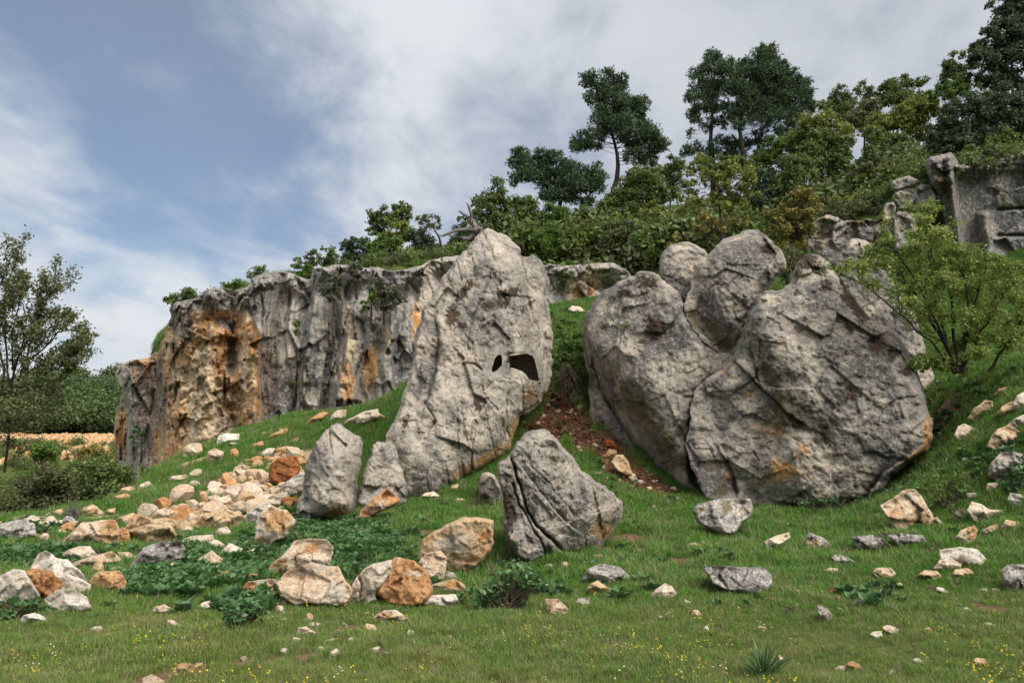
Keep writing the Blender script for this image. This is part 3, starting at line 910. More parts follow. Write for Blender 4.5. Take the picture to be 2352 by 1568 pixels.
def rc_relief(q):
    x, y = (q[:, 0] - 1787.5) / .36, q[:, 1] / .36
    lip = np.interp(x, [940, 1080, 1140, 1340, 1420, 1900], [1200, 1150, 1100, 1090, 1090, 1090])
    r = (.35 + .5 * facets(PT(q[:, 0], q[:, 1], 29) * (.9, .9, 1.4), 17)[0]) * sstep(lip + 14, lip - 14, y) + .45 * sstep(1150, 1090, x) * sstep(1180, 1150, y)
    r += .8 * np.exp(-((x - 1110 - (y - 1200) * .13) / 26) ** 2) + .9 * sstep(1090, 1000, x) * sstep(1290, 1150, y)
    r -= .35 * np.exp(-((x - 1240) / 100) ** 2) * sstep(1060, 1120, y)
    r += .6 * np.exp(-((x - 1325 - (y - 1450) * .15) / 38) ** 2) * sstep(1340, 1370, y)
    P = PT(q[:, 0], q[:, 1], 29)
    r += .35 * facets(P * (.7, .7, .9), 4)[0] * sstep(1300, 1400, x) + .15 * facets(P * 2.2, 6)[0] * sstep(lip + 20, lip - 20, y)
    r -= .5 * np.exp(-((y - 1330 + (x - 1500) * .05) / 9) ** 2) * sstep(1380, 1420, x) + .4 * np.exp(-((y - 1500) / 9) ** 2) * sstep(1380, 1420, x)
    return r


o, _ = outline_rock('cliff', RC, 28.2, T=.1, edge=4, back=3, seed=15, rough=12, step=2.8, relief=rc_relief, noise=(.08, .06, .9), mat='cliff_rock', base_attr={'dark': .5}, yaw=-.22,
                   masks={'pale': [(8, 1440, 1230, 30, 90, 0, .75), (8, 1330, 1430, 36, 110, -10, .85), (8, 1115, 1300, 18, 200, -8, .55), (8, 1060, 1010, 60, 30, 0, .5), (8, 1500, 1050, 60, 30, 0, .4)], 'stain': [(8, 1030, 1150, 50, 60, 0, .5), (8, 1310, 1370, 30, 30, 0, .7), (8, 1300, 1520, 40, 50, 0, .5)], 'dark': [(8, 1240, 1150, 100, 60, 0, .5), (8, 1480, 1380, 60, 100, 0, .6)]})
tag(o, 'dark overhanging cliff high on the slope behind the green bush', kind='structure')

# ------------------------------------------------------------------ the big fallen rocks
A2 = [(640, 150), (665, 138), (720, 145), (790, 172), (830, 215), (872, 245), (880, 292), (920, 302), (945, 288), (992, 320), (1012, 370), (1040, 412), (1036, 470), (1008, 520), (1030, 560), (1044, 620), (1050, 700), (1056, 780), (1052, 880), (1052, 960), (1042, 1035), (1000, 1090), (962, 1165), (925, 1192), (872, 1212), (858, 1262), (832, 1335),
      (820, 1400), (730, 1466), (640, 1520), (550, 1566), (470, 1625), (400, 1660), (300, 1690), (220, 1706), (150, 1690), (125, 1560), (112, 1400), (100, 1318), (160, 1212), (192, 1130), (212, 1050), (232, 960), (262, 880), (250, 830), (260, 760), (290, 680), (302, 610), (342, 550), (392, 470), (432, 400), (482, 340), (522, 300), (562, 250), (592, 210), (620, 168)]
big_hole = cv(2, [(808, 842), (850, 838), (900, 850), (945, 868), (957, 905), (968, 950), (980, 1012), (950, 1008), (920, 1000), (902, 970), (870, 946), (840, 948), (812, 944)])
small_hole = cv(2, [(705, 940), (715, 915), (725, 880), (745, 860), (764, 862), (767, 890), (766, 915), (745, 942), (722, 960), (708, 958)])
HOLES = [rough_outline(h, 2.6, .6, 3 + i, 0) for i, h in enumerate((big_hole, small_hole))]
ROOF_A = [(640, 200, .2), (760, 260, .7), (850, 330, .8), (700, 450, 1.0), (560, 480, .8), (430, 560, .3), (900, 480, .9), (960, 560, .55), (920, 700, .9), (1000, 720, .4), (700, 700, 1.2), (520, 760, .9), (405, 760, .8), (420, 900, .55), (340, 850, .2), (330, 960, .1),
          (560, 950, 1.1), (740, 1000, 1.2), (880, 1080, .8), (960, 1000, .6), (1010, 950, .3), (430, 1080, .9), (300, 1150, .25), (240, 1250, .2), (500, 1250, 1.2), (650, 1250, 1.3), (780, 1200, 1.0), (830, 1150, .7), (400, 1400, 1.2), (560, 1430, 1.0), (700, 1380, .8), (240, 1500, 1.0), (180, 1400, .6), (480, 1530, .7), (300, 1620, .6)]
A_moss = [(2, 540, 500, 55, 26, -50, 1.0), (2, 480, 640, 36, 60, 10, 1.05), (2, 530, 690, 30, 18, 0, .9), (2, 585, 450, 22, 30, 0, .8), (2, 800, 510, 80, 32, -25, .95), (2, 690, 580, 45, 28, 0, .95), (2, 770, 560, 40, 30, 0, .85), (2, 890, 600, 40, 22, 0, .6), (2, 640, 655, 30, 16, 0, .75), (2, 705, 690, 22, 14, 0, .75), (2, 640, 1145, 40, 45, 20, .95), (2, 665, 1220, 28, 16, 0, .85),
          (2, 210, 1250, 26, 60, 20, .8), (2, 660, 1040, 50, 20, -10, .6), (2, 950, 420, 20, 14, 0, .6), (2, 300, 1300, 30, 30, 0, .5), (2, 380, 1230, 24, 30, 0, .5), (2, 845, 480, 40, 20, -30, .8)]
rock, rock_a = outline_rock('leaning_rock', cv(2, A2), 19.3, T=.7, edge=11, back=3.0, step=2.5, rough=9, seed=21, tilt=.36, fit=.5, ctrl=ROOF_A, ck=2, cs=.6, cuts=[(2, (930, 290), (1010, 1050), (1100, 700), .7), (2, (470, 400), (300, 1200), (200, 800), .6), (2, (560, 300), (880, 280), (700, 150), .3), (2, (860, 1080), (560, 1560), (900, 1400), .5)], holes=HOLES, noise=(.10, .09, .75), fac=(.16, .9), fiss=(.10, 2.6, .26, 15),
                     cracks=[(2, [(712, 240), (708, 330), (700, 420), (660, 520), (600, 640), (575, 760), (570, 830)], 1.6, .09, .03), (2, [(395, 690), (402, 780), (395, 850), (385, 960), (350, 1060), (330, 1140)], 4, .16, -.14), (2, [(560, 905), (600, 915), (650, 950)], 2.2, .14, .02),
                             (2, [(800, 1080), (790, 1180), (800, 1280), (760, 1380)], 1.6, .12, .05), (2, [(510, 1150), (515, 1290), (520, 1420)], 1.4, .10, .02), (2, [(330, 1130), (380, 1240), (340, 1320)], 1.5, .10, 0), (2, [(600, 1260), (585, 1340), (595, 1430)], 1.5, .10, .04), (2, [(880, 300), (905, 420), (960, 500)], 3, .12, .05)],
                     masks={'moss': A_moss, 'stain': [(2, 830, 1290, 30, 90, 10, .6), (2, 750, 1420, 90, 40, -25, .95), (2, 650, 1480, 90, 30, -25, .9), (2, 540, 1540, 60, 24, -20, .7), (2, 930, 1090, 60, 60, 0, .5), (2, 930, 650, 60, 60, 0, .2), (2, 840, 1340, 20, 60, 0, .7)],
                            'pale': [(2, 960, 500, 70, 160, 0, .42), (2, 740, 250, 90, 60, 0, .4), (2, 960, 760, 60, 120, 0, .35), (2, 880, 980, 60, 40, 10, .6), (2, 500, 680, 40, 60, 0, .3), (2, 590, 1390, 20, 70, 0, .45), (2, 250, 1450, 60, 90, 0, .25), (2, 320, 620, 60, 80, 0, .3)],
                            'dark': [(2, 330, 980, 90, 180, 15, .55), (2, 520, 1150, 130, 90, 0, .35), (2, 450, 1320, 130, 130, 0, .32), (2, 690, 1180, 80, 120, 0, .3)], 'algae': [(2, 380, 600, 60, 60, -40, .3), (2, 330, 1210, 40, 40, 0, .4)]})
root_a = empty('leaning_rock', rock.location)
rock.parent, rock.location, rock.name = root_a, (0, 0, 0), 'rock_body'
root_a.name = 'leaning_rock'
tag(root_a, 'tall leaning grey limestone rock with two dark cut openings', 'rock')
for h, dep, nm, lab in zip(HOLES, (1.35, 1.0), ('carved_opening', 'carved_opening'), ('large square cut opening with a broken sill', 'small oval cut opening')):
    yf = rock_a['surf'](h)
    c = h.mean(0)
    rings = []
    for t, sc in ((-.0, 1.0), (.10, .99), (.28, 1.0), (.40, 1.12), (.8, 1.16), (1.0, 1.05)):
        q = c + (h - c) * sc
        rings.append(PT(q[:, 0], q[:, 1], yf.mean() * min(1, t * 2.5) + yf * max(0, 1 - t * 2.5) + t * dep))
    rings.append(rings[-1].mean(0)[None] + (rings[-1] - rings[-1].mean(0)) * .02)
    k = len(h); V = np.concatenate(rings)
    i = np.arange(k); j = (i + 1) % k
    F = np.concatenate([np.c_[r * k + i, r * k + j, (r + 1) * k + j, (r + 1) * k + i] for r in range(len(rings) - 1)])
    tag(mesh_obj(nm, V, F, M['chamber'], root_a, attrs={a: np.zeros(len(V)) for a in ATTRS}), lab)

o, _ = outline_rock('rock_slab', cv(5, [(400, 540), (405, 500), (420, 440), (440, 350), (470, 270), (510, 188), (545, 180), (595, 180), (625, 205), (650, 300), (690, 420), (700, 540), (640, 560), (520, 580), (430, 570)]), 17.2, T=.4, edge=12, back=1.2, step=2.6, rough=8, seed=22, tilt=.3, fit=.2, noise=(.08, .11, .8), fiss=(.09, 2.4, .4, 12), fac=(.14, 1.1),
                   masks={'dark': [(5, 560, 300, 60, 120, 0, .4)], 'pale': [(5, 500, 210, 60, 40, 0, .4)]})
tag(o, 'low grey slab at the left foot of the tall leaning rock', 'rock')
o, _ = outline_rock('rock_slab', cv(4, [(1690, 625), (1735, 450), (1760, 280), (1800, 210), (1880, 100), (1930, 75), (1960, 88), (2020, 130), (2085, 170), (2080, 250), (2060, 370), (2045, 520), (2032, 600), (1960, 640), (1880, 636), (1830, 626), (1760, 650)]), 14.6, T=.45, edge=9, back=1.1, step=2.5, rough=8, seed=23, tilt=.3, fit=.1, cuts=[(4, (1815, 180), (1770, 640), (1700, 400), .9), (4, (1960, 70), (2010, 640), (2090, 300), .6), (4, (1760, 560), (2050, 540), (1900, 640), .5)],
                   ctrl=[(1800, 300, -.1), (1830, 300, .45), (1900, 200, .4), (1990, 250, .5), (1800, 500, .35), (1950, 480, .6), (1760, 520, -.05), (1880, 590, .3), (2000, 560, .3)], ck=4, noise=(.08, .11, .9), fiss=(.11, 2.6, .5, 10), fac=(.13, 1.2), masks={'stain': [(4, 1930, 590, 110, 40, 0, .55), (4, 1980, 500, 60, 60, 0, .35)], 'pale': [(4, 1990, 430, 60, 120, 0, .5), (4, 1930, 120, 60, 40, 0, .4), (4, 1860, 480, 60, 120, 0, .3)], 'dark': [(4, 1770, 400, 30, 160, 8, .5), (4, 1860, 260, 60, 80, 0, .3)]})
tag(o, 'upright grey slab between the rubble slope and the leaning rock', 'rock')

B1 = [(1240, 640), (1262, 590), (1312, 530), (1372, 480), (1450, 432), (1510, 412), (1552, 385), (1620, 378), (1668, 402), (1700, 440), (1760, 475), (1812, 560), (1826, 640), (1856, 720), (1926, 800), (1966, 900), (1992, 965), (1940, 1030), (1885, 1085), (1862, 1180), (1846, 1300), (1838, 1400), (1842, 1500), (1868, 1600), (1900, 1685), (1880, 1690), (1850, 1668), (1750, 1622), (1650, 1575), (1560, 1520), (1450, 1425), (1360, 1345), (1282, 1312), (1266, 1200), (1272, 1120), (1262, 1030), (1258, 960), (1232, 870), (1228, 740)]
o, b1 = outline_rock('fallen_rock', mat='dark_rock', poly=cv(2, B1), Y=18.3, T=.85, edge=13, back=2.6, step=2.5, rough=9, seed=31, tilt=.26, fit=.95, ck=2,
                     cs=.45, cuts=[(2, (1225, 720), (1790, 1450), (1280, 1250), 1.0), (2, (1600, 380), (2000, 1000), (2100, 500), .45), (2, (1240, 700), (1620, 400), (1200, 400), .5), (2, (1290, 930), (1560, 1440), (1290, 1250), .55)], ctrl=[(1250, 730, .2), (1330, 790, .75), (1400, 880, .95), (1480, 980, 1.1), (1560, 1090, 1.2), (1640, 1190, 1.3), (1720, 1330, 1.35), (1780, 1450, 1.2), (1840, 1560, .9), (1400, 600, .25), (1550, 650, .45), (1650, 800, .75), (1750, 950, .95), (1850, 1050, .8), (1700, 550, .25), (1820, 1250, 1.1), (1900, 1400, .7),
                           (1300, 950, .05), (1360, 1050, .05), (1440, 1160, .1), (1520, 1280, .15), (1620, 1400, .25), (1720, 1530, .25), (1320, 1200, -.4), (1420, 1320, -.45), (1560, 1450, -.4), (1300, 1280, -.4)], noise=(.08, .09, .8), fac=(.15, .9),
                     cracks=[(2, [(1290, 930), (1330, 1060), (1400, 1180), (1480, 1300), (1560, 1440)], 4, .12, .10)],
                     masks={'moss': [(2, 1600, 440, 70, 45, 0, .85), (2, 1590, 510, 40, 30, 0, .7), (2, 1465, 510, 45, 22, 0, .9), (2, 1640, 700, 55, 75, -20, .95), (2, 1580, 780, 50, 30, -20, .75), (2, 1690, 690, 40, 26, 20, .75), (2, 1500, 450, 40, 20, 0, .6), (2, 1600, 1020, 20, 60, -60, .5)],
                            'pale': [(2, 1420, 620, 120, 110, 0, .4), (2, 1500, 830, 120, 60, 30, .45), (2, 1700, 1050, 60, 120, -20, .35), (2, 1400, 1000, 26, 130, -30, .6), (2, 1480, 1240, 24, 120, -35, .55), (2, 1300, 1280, 30, 40, 0, .5), (2, 1560, 600, 70, 60, 0, .35)],
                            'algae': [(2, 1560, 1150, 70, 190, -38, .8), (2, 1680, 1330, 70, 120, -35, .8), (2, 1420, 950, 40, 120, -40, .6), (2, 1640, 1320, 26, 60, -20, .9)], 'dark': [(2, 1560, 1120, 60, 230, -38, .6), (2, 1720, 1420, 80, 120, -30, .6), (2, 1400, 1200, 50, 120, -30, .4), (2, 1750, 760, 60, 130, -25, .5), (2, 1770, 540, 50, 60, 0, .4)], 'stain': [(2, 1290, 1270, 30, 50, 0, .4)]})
tag(o, 'big grey rock leaning right with a dark mossy underside', 'rock')
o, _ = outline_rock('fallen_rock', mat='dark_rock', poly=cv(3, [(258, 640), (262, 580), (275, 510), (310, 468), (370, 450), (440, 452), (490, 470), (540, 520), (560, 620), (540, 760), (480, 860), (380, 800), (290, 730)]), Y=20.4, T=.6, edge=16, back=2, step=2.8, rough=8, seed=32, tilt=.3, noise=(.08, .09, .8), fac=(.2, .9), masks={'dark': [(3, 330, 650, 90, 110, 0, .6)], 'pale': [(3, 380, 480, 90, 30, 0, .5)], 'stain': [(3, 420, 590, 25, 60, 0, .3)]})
tag(o, 'rounded grey rock peeping out behind the wedge shaped rock', 'rock')
o, _ = outline_rock('fallen_rock', mat='dark_rock', poly=cv(3, [(445, 640), (452, 570), (520, 540), (570, 490), (620, 440), (700, 400), (760, 374), (830, 384), (900, 430), (955, 495), (988, 560), (984, 610), (925, 650), (885, 715), (850, 760), (765, 865), (748, 950), (705, 1050), (660, 1122), (605, 1085), (530, 1035), (480, 985), (425, 900), (392, 830), (415, 760), (440, 700)]), Y=18.4, T=.6, edge=11, back=2.2, step=2.5, rough=8, seed=33, tilt=.28, ck=3,
                   cs=.4, cuts=[(3, (590, 560), (690, 1000), (450, 900), .75), (3, (900, 420), (860, 760), (1000, 600), .6), (3, (445, 640), (760, 470), (600, 400), .55), (3, (640, 760), (900, 640), (760, 900), .35)], ctrl=[(540, 600, .45), (680, 480, .4), (800, 430, .25), (900, 520, .3), (620, 650, .75), (590, 760, .9), (640, 850, 1.1), (680, 950, 1.0), (760, 750, .7), (850, 640, .5), (500, 800, .35), (540, 900, .4), (600, 1000, .5), (460, 720, .2), (450, 850, .1), (520, 950, .15)], noise=(.06, .08, .85), fac=(.18, .9),
                   cracks=[(3, [(600, 690), (540, 720), (520, 750)], 2.2, .06, 0), (3, [(600, 760), (640, 850), (690, 900)], 4, .05, .05)],
                   masks={'moss': [(3, 880, 490, 60, 26, 10, .85), (3, 930, 460, 30, 20, 40, .6), (3, 500, 530, 60, 20, -40, .5), (3, 850, 400, 60, 16, 30, .5)], 'pale': [(3, 600, 700, 30, 110, -20, .6), (3, 660, 800, 40, 60, -30, .5), (3, 640, 1090, 24, 30, 0, .4), (3, 720, 430, 90, 30, -20, .35), (3, 700, 870, 40, 50, 0, .4)], 'algae': [(3, 560, 960, 80, 70, 35, .8), (3, 640, 1030, 50, 60, 0, .7), (3, 470, 880, 40, 80, -30, .6)], 'dark': [(3, 660, 560, 110, 60, -10, .5), (3, 540, 900, 70, 90, -40, .5), (3, 800, 600, 100, 60, 0, .35)]})
tag(o, 'wedge shaped grey rock jammed between the two biggest rocks', 'rock')
for i, (pl, lb) in enumerate((([(480, 960), (520, 980), (600, 1040), (640, 1110), (580, 1180), (520, 1130), (470, 1040)], 'small upper stone jammed in the dark gap below the wedge rock'), ([(545, 1125), (600, 1070), (690, 1090), (740, 1150), (690, 1230), (600, 1260), (550, 1220)], 'small lower stone jammed in the dark gap below the wedge rock'))):
    o, _ = outline_rock('wedged_stone', cv(3, pl), 18.75 - .1 * i, mat='dark_rock', T=.25, edge=8, back=.5, step=2.6, rough=1, seed=40 + i, noise=(.04, .04, 1.2), base_attr={'pale': .3 + .1 * i})
    tag(o, lb, 'stone')
B3 = [(745, 950), (758, 872), (800, 800), (840, 745), (882, 725), (960, 718), (1018, 682), (1030, 600), (1070, 540), (1130, 513), (1200, 532), (1280, 640), (1340, 760), (1420, 850), (1480, 885), (1560, 935), (1620, 960), (1680, 1050), (1712, 1150), (1762, 1250), (1800, 1400), (1822, 1500), (1832, 1600), (1780, 1660), (1700, 1715), (1600, 1785), (1560, 1840), (1540, 1900), (1400, 1935), (1250, 1940), (1050, 1955), (900, 1960), (740, 1945), (700, 1940), (530, 1925),
      (480, 1840), (430, 1720), (412, 1615), (412, 1560), (440, 1480), (440, 1400), (465, 1292), (530, 1222), (620, 1182), (680, 1118), (710, 1050)]
o, b3 = outline_rock('fallen_rock', mat='dark_rock', poly=cv(3, B3), Y=17.6, T=.85, edge=13, back=3.2, step=2.5, rough=9, seed=34, tilt=.26, fit=-.55, ck=3,
                     cs=.4, cuts=[(3, (830, 760), (960, 1330), (700, 1000), .55), (3, (1250, 560), (1700, 1300), (1750, 900), .6), (3, (860, 770), (1250, 700), (1000, 600), .55), (3, (600, 1140), (520, 1900), (430, 1600), .35), (3, (960, 1330), (1500, 1560), (1000, 1700), .16), (3, (1250, 1940), (1830, 1480), (1800, 1900), .5)], ctrl=[(880, 780, .5), (800, 880, .7), (850, 1000, 1.1), (950, 850, .7), (1100, 750, .4), (1130, 600, .15), (1250, 720, .3), (1200, 950, .8), (1050, 1000, 1.1), (1000, 1200, 1.25), (900, 1150, 1.2), (820, 1130, 1.0), (1100, 1350, 1.1), (950, 1350, .75), (850, 1250, .6), (1150, 1500, .7), (1300, 1250, 1.1), (1450, 1050, .6), (1500, 1300, .9), (1650, 1250, .35), (1400, 1500, .95), (1600, 1500, .55), (1750, 1500, .1),
                           (600, 1300, .6), (700, 1250, .6), (700, 1450, .95), (560, 1500, .55), (620, 1650, .85), (520, 1620, .2), (750, 1700, 1.05), (900, 1550, .8), (1000, 1700, .85), (1150, 1750, .8), (1300, 1750, .75), (1450, 1720, .55), (1600, 1650, .3), (900, 1850, .7), (650, 1820, .5), (1200, 1880, .5), (1400, 1860, .4)], noise=(.08, .09, .75), fac=(.17, .8),
                     cracks=[(3, [(672, 1118), (700, 1150), (760, 1195), (820, 1270), (900, 1340), (960, 1400), (1020, 1450), (1080, 1490)], 1.8, .16, -.08), (3, [(800, 900), (770, 1020), (800, 1150), (830, 1250)], 2.0, .08, -.05), (3, [(700, 1880), (690, 1780), (640, 1700)], 5, .2, .1), (3, [(1300, 650), (1350, 780), (1440, 880), (1490, 900)], 4, .15, -.08), (3, [(1480, 1860), (1540, 1760), (1660, 1690)], 4, .18, .1)],
                     masks={'moss': [(3, 1110, 560, 80, 55, 0, .95), (3, 1060, 640, 40, 50, 0, .7), (3, 1170, 590, 40, 40, 0, .7), (3, 1380, 820, 34, 120, -40, 1.25), (3, 1430, 890, 40, 28, 0, 1.1), (3, 1510, 1030, 50, 70, -25, 1.05), (3, 1590, 1090, 40, 40, 0, .7), (3, 1670, 1180, 50, 36, 40, 1.0), (3, 1350, 1310, 55, 36, 25, 1.0), (3, 1040, 740, 40, 20, 0, .6), (3, 1220, 690, 30, 50, -20, .7), (3, 1090, 890, 20, 20, 0, .5), (3, 1225, 1540, 40, 60, 0, .5), (3, 1400, 1220, 30, 20, 0, .6)],
                            'pale': [(3, 900, 780, 110, 40, 10, .5), (3, 1080, 820, 120, 110, 0, .35), (3, 1150, 1150, 90, 130, 0, .3), (3, 1500, 1400, 160, 120, 0, .22), (3, 680, 1250, 110, 70, 0, .4), (3, 900, 900, 60, 60, 0, .35), (3, 1330, 1130, 70, 60, 0, .4), (3, 700, 1500, 110, 160, 0, .3), (3, 1600, 1600, 60, 80, 20, .3), (3, 1180, 1860, 180, 40, 0, .4)],
                            'stain': [(3, 630, 1175, 30, 26, 0, 1.0), (3, 790, 1300, 60, 60, 0, .35), (3, 900, 1500, 160, 130, -30, .42), (3, 950, 1760, 180, 90, 0, .4), (3, 1800, 1560, 24, 110, 0, .95), (3, 1740, 1660, 90, 26, -35, .95), (3, 660, 1800, 26, 40, 0, .7), (3, 1080, 1650, 60, 60, 0, .4)],
                            'algae': [(3, 850, 1130, 60, 150, -25, .8), (3, 1000, 1400, 100, 110, -35, .9), (3, 900, 1230, 60, 70, 0, .7), (3, 1100, 1480, 70, 60, 0, .8), (3, 1210, 1540, 60, 110, -10, .7), (3, 820, 980, 40, 120, -10, .5), (3, 560, 1720, 80, 90, 0, .6), (3, 620, 1880, 60, 40, 0, .6)], 'dark': [(3, 1060, 1450, 110, 60, -30, .7), (3, 1220, 1520, 80, 120, -20, .85), (3, 1300, 1620, 110, 80, 10, .5), (3, 900, 1060, 60, 130, -20, .45), (3, 1300, 950, 130, 60, 20, .35), (3, 560, 1680, 60, 120, 0, .35), (3, 1320, 1820, 100, 80, 0, .5), (3, 1480, 1480, 130, 60, -10, .3)]})
tag(o, 'largest grey rock with a long crack and a rounded left bulge', 'rock')
o, _ = outline_rock('rock_slab', mat='dark_rock', poly=cv(3, [(1255, 580), (1262, 520), (1290, 478), (1330, 450), (1385, 428), (1445, 430), (1485, 480), (1560, 620), (1640, 750), (1745, 900), (1785, 1050), (1835, 1200), (1860, 1330), (1840, 1420), (1790, 1400), (1700, 1250), (1560, 1050), (1400, 850), (1300, 700)]), Y=19.2, T=.4, edge=12, back=2, step=2.8, rough=8, seed=35, tilt=.3, noise=(.08, .09, .8), fac=(.15, .9), masks={'dark': [(3, 1600, 900, 130, 160, 0, .6)], 'moss': [(3, 1300, 480, 60, 20, -30, .7)], 'pale': [(3, 1390, 470, 60, 40, 0, .5)]})
tag(o, 'grey slab half hidden behind the green bush and the largest rock', 'rock')
o, _ = outline_rock('fallen_rock', mat='dark_rock', poly=cv(3, [(1165, 515), (1215, 478), (1262, 500), (1275, 560), (1240, 600), (1180, 580)]), Y=19.6, T=.4, edge=12, back=.8, step=2.8, rough=2, seed=36, noise=(.08, .06, 1), base_attr={'dark': .3})
tag(o, 'small grey rock on top beside the mossy peak of the largest rock', 'rock')

# the tilted layered rock in front
CO = [(1205, 310), (1250, 280), (1290, 250), (1318, 190), (1350, 150), (1400, 115), (1500, 112), (1540, 160), (1620, 250), (1720, 368), (1800, 425), (1852, 458), (1900, 505), (1937, 542), (1922, 610), (1864, 700), (1800, 800), (1720, 830), (1650, 815), (1600, 835), (1555, 885), (1490, 882), (1440, 898), (1330, 858), (1268, 780), (1240, 700), (1233, 640), (1258, 560), (1228, 470), (1212, 380)]
o, c1 = outline_rock('layered_rock', cv(5, CO), 9.35, T=.35, edge=8, back=1.2, step=2.3, rough=7, seed=51, tilt=.12, fit=.15, ck=5, cs=.8, cuts=[(5, (1500, 800), (1940, 480), (1900, 800), .8), (5, (1330, 170), (1560, 180), (1450, 100), .6)],
                     ctrl=[(1330, 240, .22), (1400, 200, .25), (1460, 250, .35), (1500, 330, .45), (1400, 350, .36), (1560, 450, .5), (1450, 520, .42), (1560, 620, .45), (1650, 450, .5), (1720, 560, .55), (1640, 650, .5), (1780, 520, .32), (1850, 560, .14), (1780, 680, .3), (1700, 740, .3), (1650, 300, .22), (1740, 420, .3), (1480, 620, .42), (1560, 710, .42),
                           (1270, 340, .06), (1290, 440, .08), (1310, 560, .1), (1340, 680, .16), (1300, 760, .16), (1420, 760, .18), (1500, 820, .2), (1390, 820, .2), (1560, 830, .22), (1365, 600, .12)], noise=(.05, .075, 1.5), fac=(.09, 1.8), fiss=(.05, 3.4, .5, 36),
                     cracks=[(5, [(1285, 255), (1312, 360), (1352, 470), (1384, 590), (1442, 668), (1530, 752), (1600, 820)], 3.2, .20, 0), (5, [(1300, 420), (1325, 520), (1390, 640), (1460, 750), (1500, 870)], 2.2, .12, 0), (5, [(1350, 330), (1450, 460), (1560, 600), (1680, 700)], 2, .05, .03), (5, [(1680, 370), (1740, 410), (1800, 470)], 1.8, .06, .02), (5, [(1420, 190), (1470, 215), (1540, 200)], 3, .05, 0), (5, [(1590, 650), (1700, 600), (1850, 560)], 3, .04, .06), (5, [(1380, 300), (1500, 420), (1640, 590)], 1.8, .05, .02)],
                     masks={'pale': [(5, 1780, 600, 160, 60, -25, .55), (5, 1450, 150, 80, 40, 0, .5), (5, 1640, 330, 60, 90, -40, .35), (5, 1700, 740, 100, 60, 0, .5), (5, 1580, 740, 80, 30, 20, .4), (5, 1400, 800, 60, 60, 0, .4)], 'stain': [(5, 1800, 690, 90, 70, 0, .5), (5, 1700, 640, 60, 40, 0, .3), (5, 1300, 740, 40, 50, 0, .35)], 'dark': [(5, 1500, 470, 60, 160, -40, .45), (5, 1640, 540, 60, 60, -40, .4), (5, 1470, 270, 60, 40, 0, .3), (5, 1300, 500, 60, 140, -10, .6), (5, 1480, 800, 60, 60, 0, .4)],
                            'moss': [(5, 1530, 200, 50, 18, 30, .8), (5, 1530, 280, 70, 18, 10, .75), (5, 1400, 280, 40, 30, 30, .5), (5, 1800, 455, 30, 14, 30, .6), (5, 1272, 540, 40, 80, 0, 1.0), (5, 1285, 640, 34, 60, 0, .95), (5, 1255, 420, 26, 40, 0, .6)], 'algae': [(5, 1660, 640, 40, 24, 0, .6), (5, 1820, 500, 40, 20, 30, .5), (5, 1370, 540, 20, 60, 0, .6)]})
tag(o, 'tilted layered grey rock standing in front of the red soil gap', 'rock')
o, _ = outline_rock('knobbly_stone', cv(5, [(1088, 440), (1108, 380), (1150, 350), (1180, 365), (1208, 395), (1240, 460), (1235, 530), (1205, 575), (1160, 560), (1150, 495), (1115, 492)]), 9.8, T=.2, edge=8, back=.6, step=2.3, rough=5, seed=53, tilt=.1, noise=(.05, .06, 1.6), fac=(.09, 2.2), base_attr={'pale': .25}, fit=.1)
tag(o, 'pale knobbly stone beside the top of the tilted layered rock', 'stone')

# blocks stacked beside the high cliff
for i, (pl, lb) in enumerate((([(1588, 120), (1600, 95), (1690, 68), (1745, 90), (1735, 125), (1620, 155), (1592, 150)], 'flat cap block on top of the stack beside the dark cliff'), ([(1594, 190), (1620, 150), (1680, 130), (1728, 140), (1735, 210), (1690, 268), (1640, 262), (1615, 225)], 'pale middle block in the stack beside the dark cliff'),
                             ([(1718, 150), (1760, 112), (1820, 125), (1850, 190), (1845, 260), (1760, 270), (1722, 230)], 'dark block squeezed between the stack and the cliff'), ([(1538, 270), (1560, 225), (1605, 215), (1625, 250), (1605, 320), (1560, 332), (1540, 310)], 'small pale block at the side of the stack beside the cliff'), ([(1600, 300), (1625, 262), (1690, 268), (1735, 290), (1740, 400), (1735, 500), (1610, 500), (1602, 400)], 'tall lowest block carrying the stack beside the dark cliff'))):
    o, _ = outline_rock('rock_block', cv(3, pl), 28.6, T=.6, edge=5, back=1.3, step=2.6, rough=2.5, seed=60 + i, tilt=.1, noise=(.06, .07, .9), fac=(.22, 1.1), smooth=0, base_attr={'dark': .25}, mat='cliff_rock', masks={'pale': [(3, 1660, 190, 60, 60, 0, .35), (3, 1570, 280, 30, 50, 0, .4)]})
    tag(o, lb, 'rock', 'blocks stacked beside the high cliff')

# ------------------------------------------------------------------ boulders and stones one can point at
MARKS = []


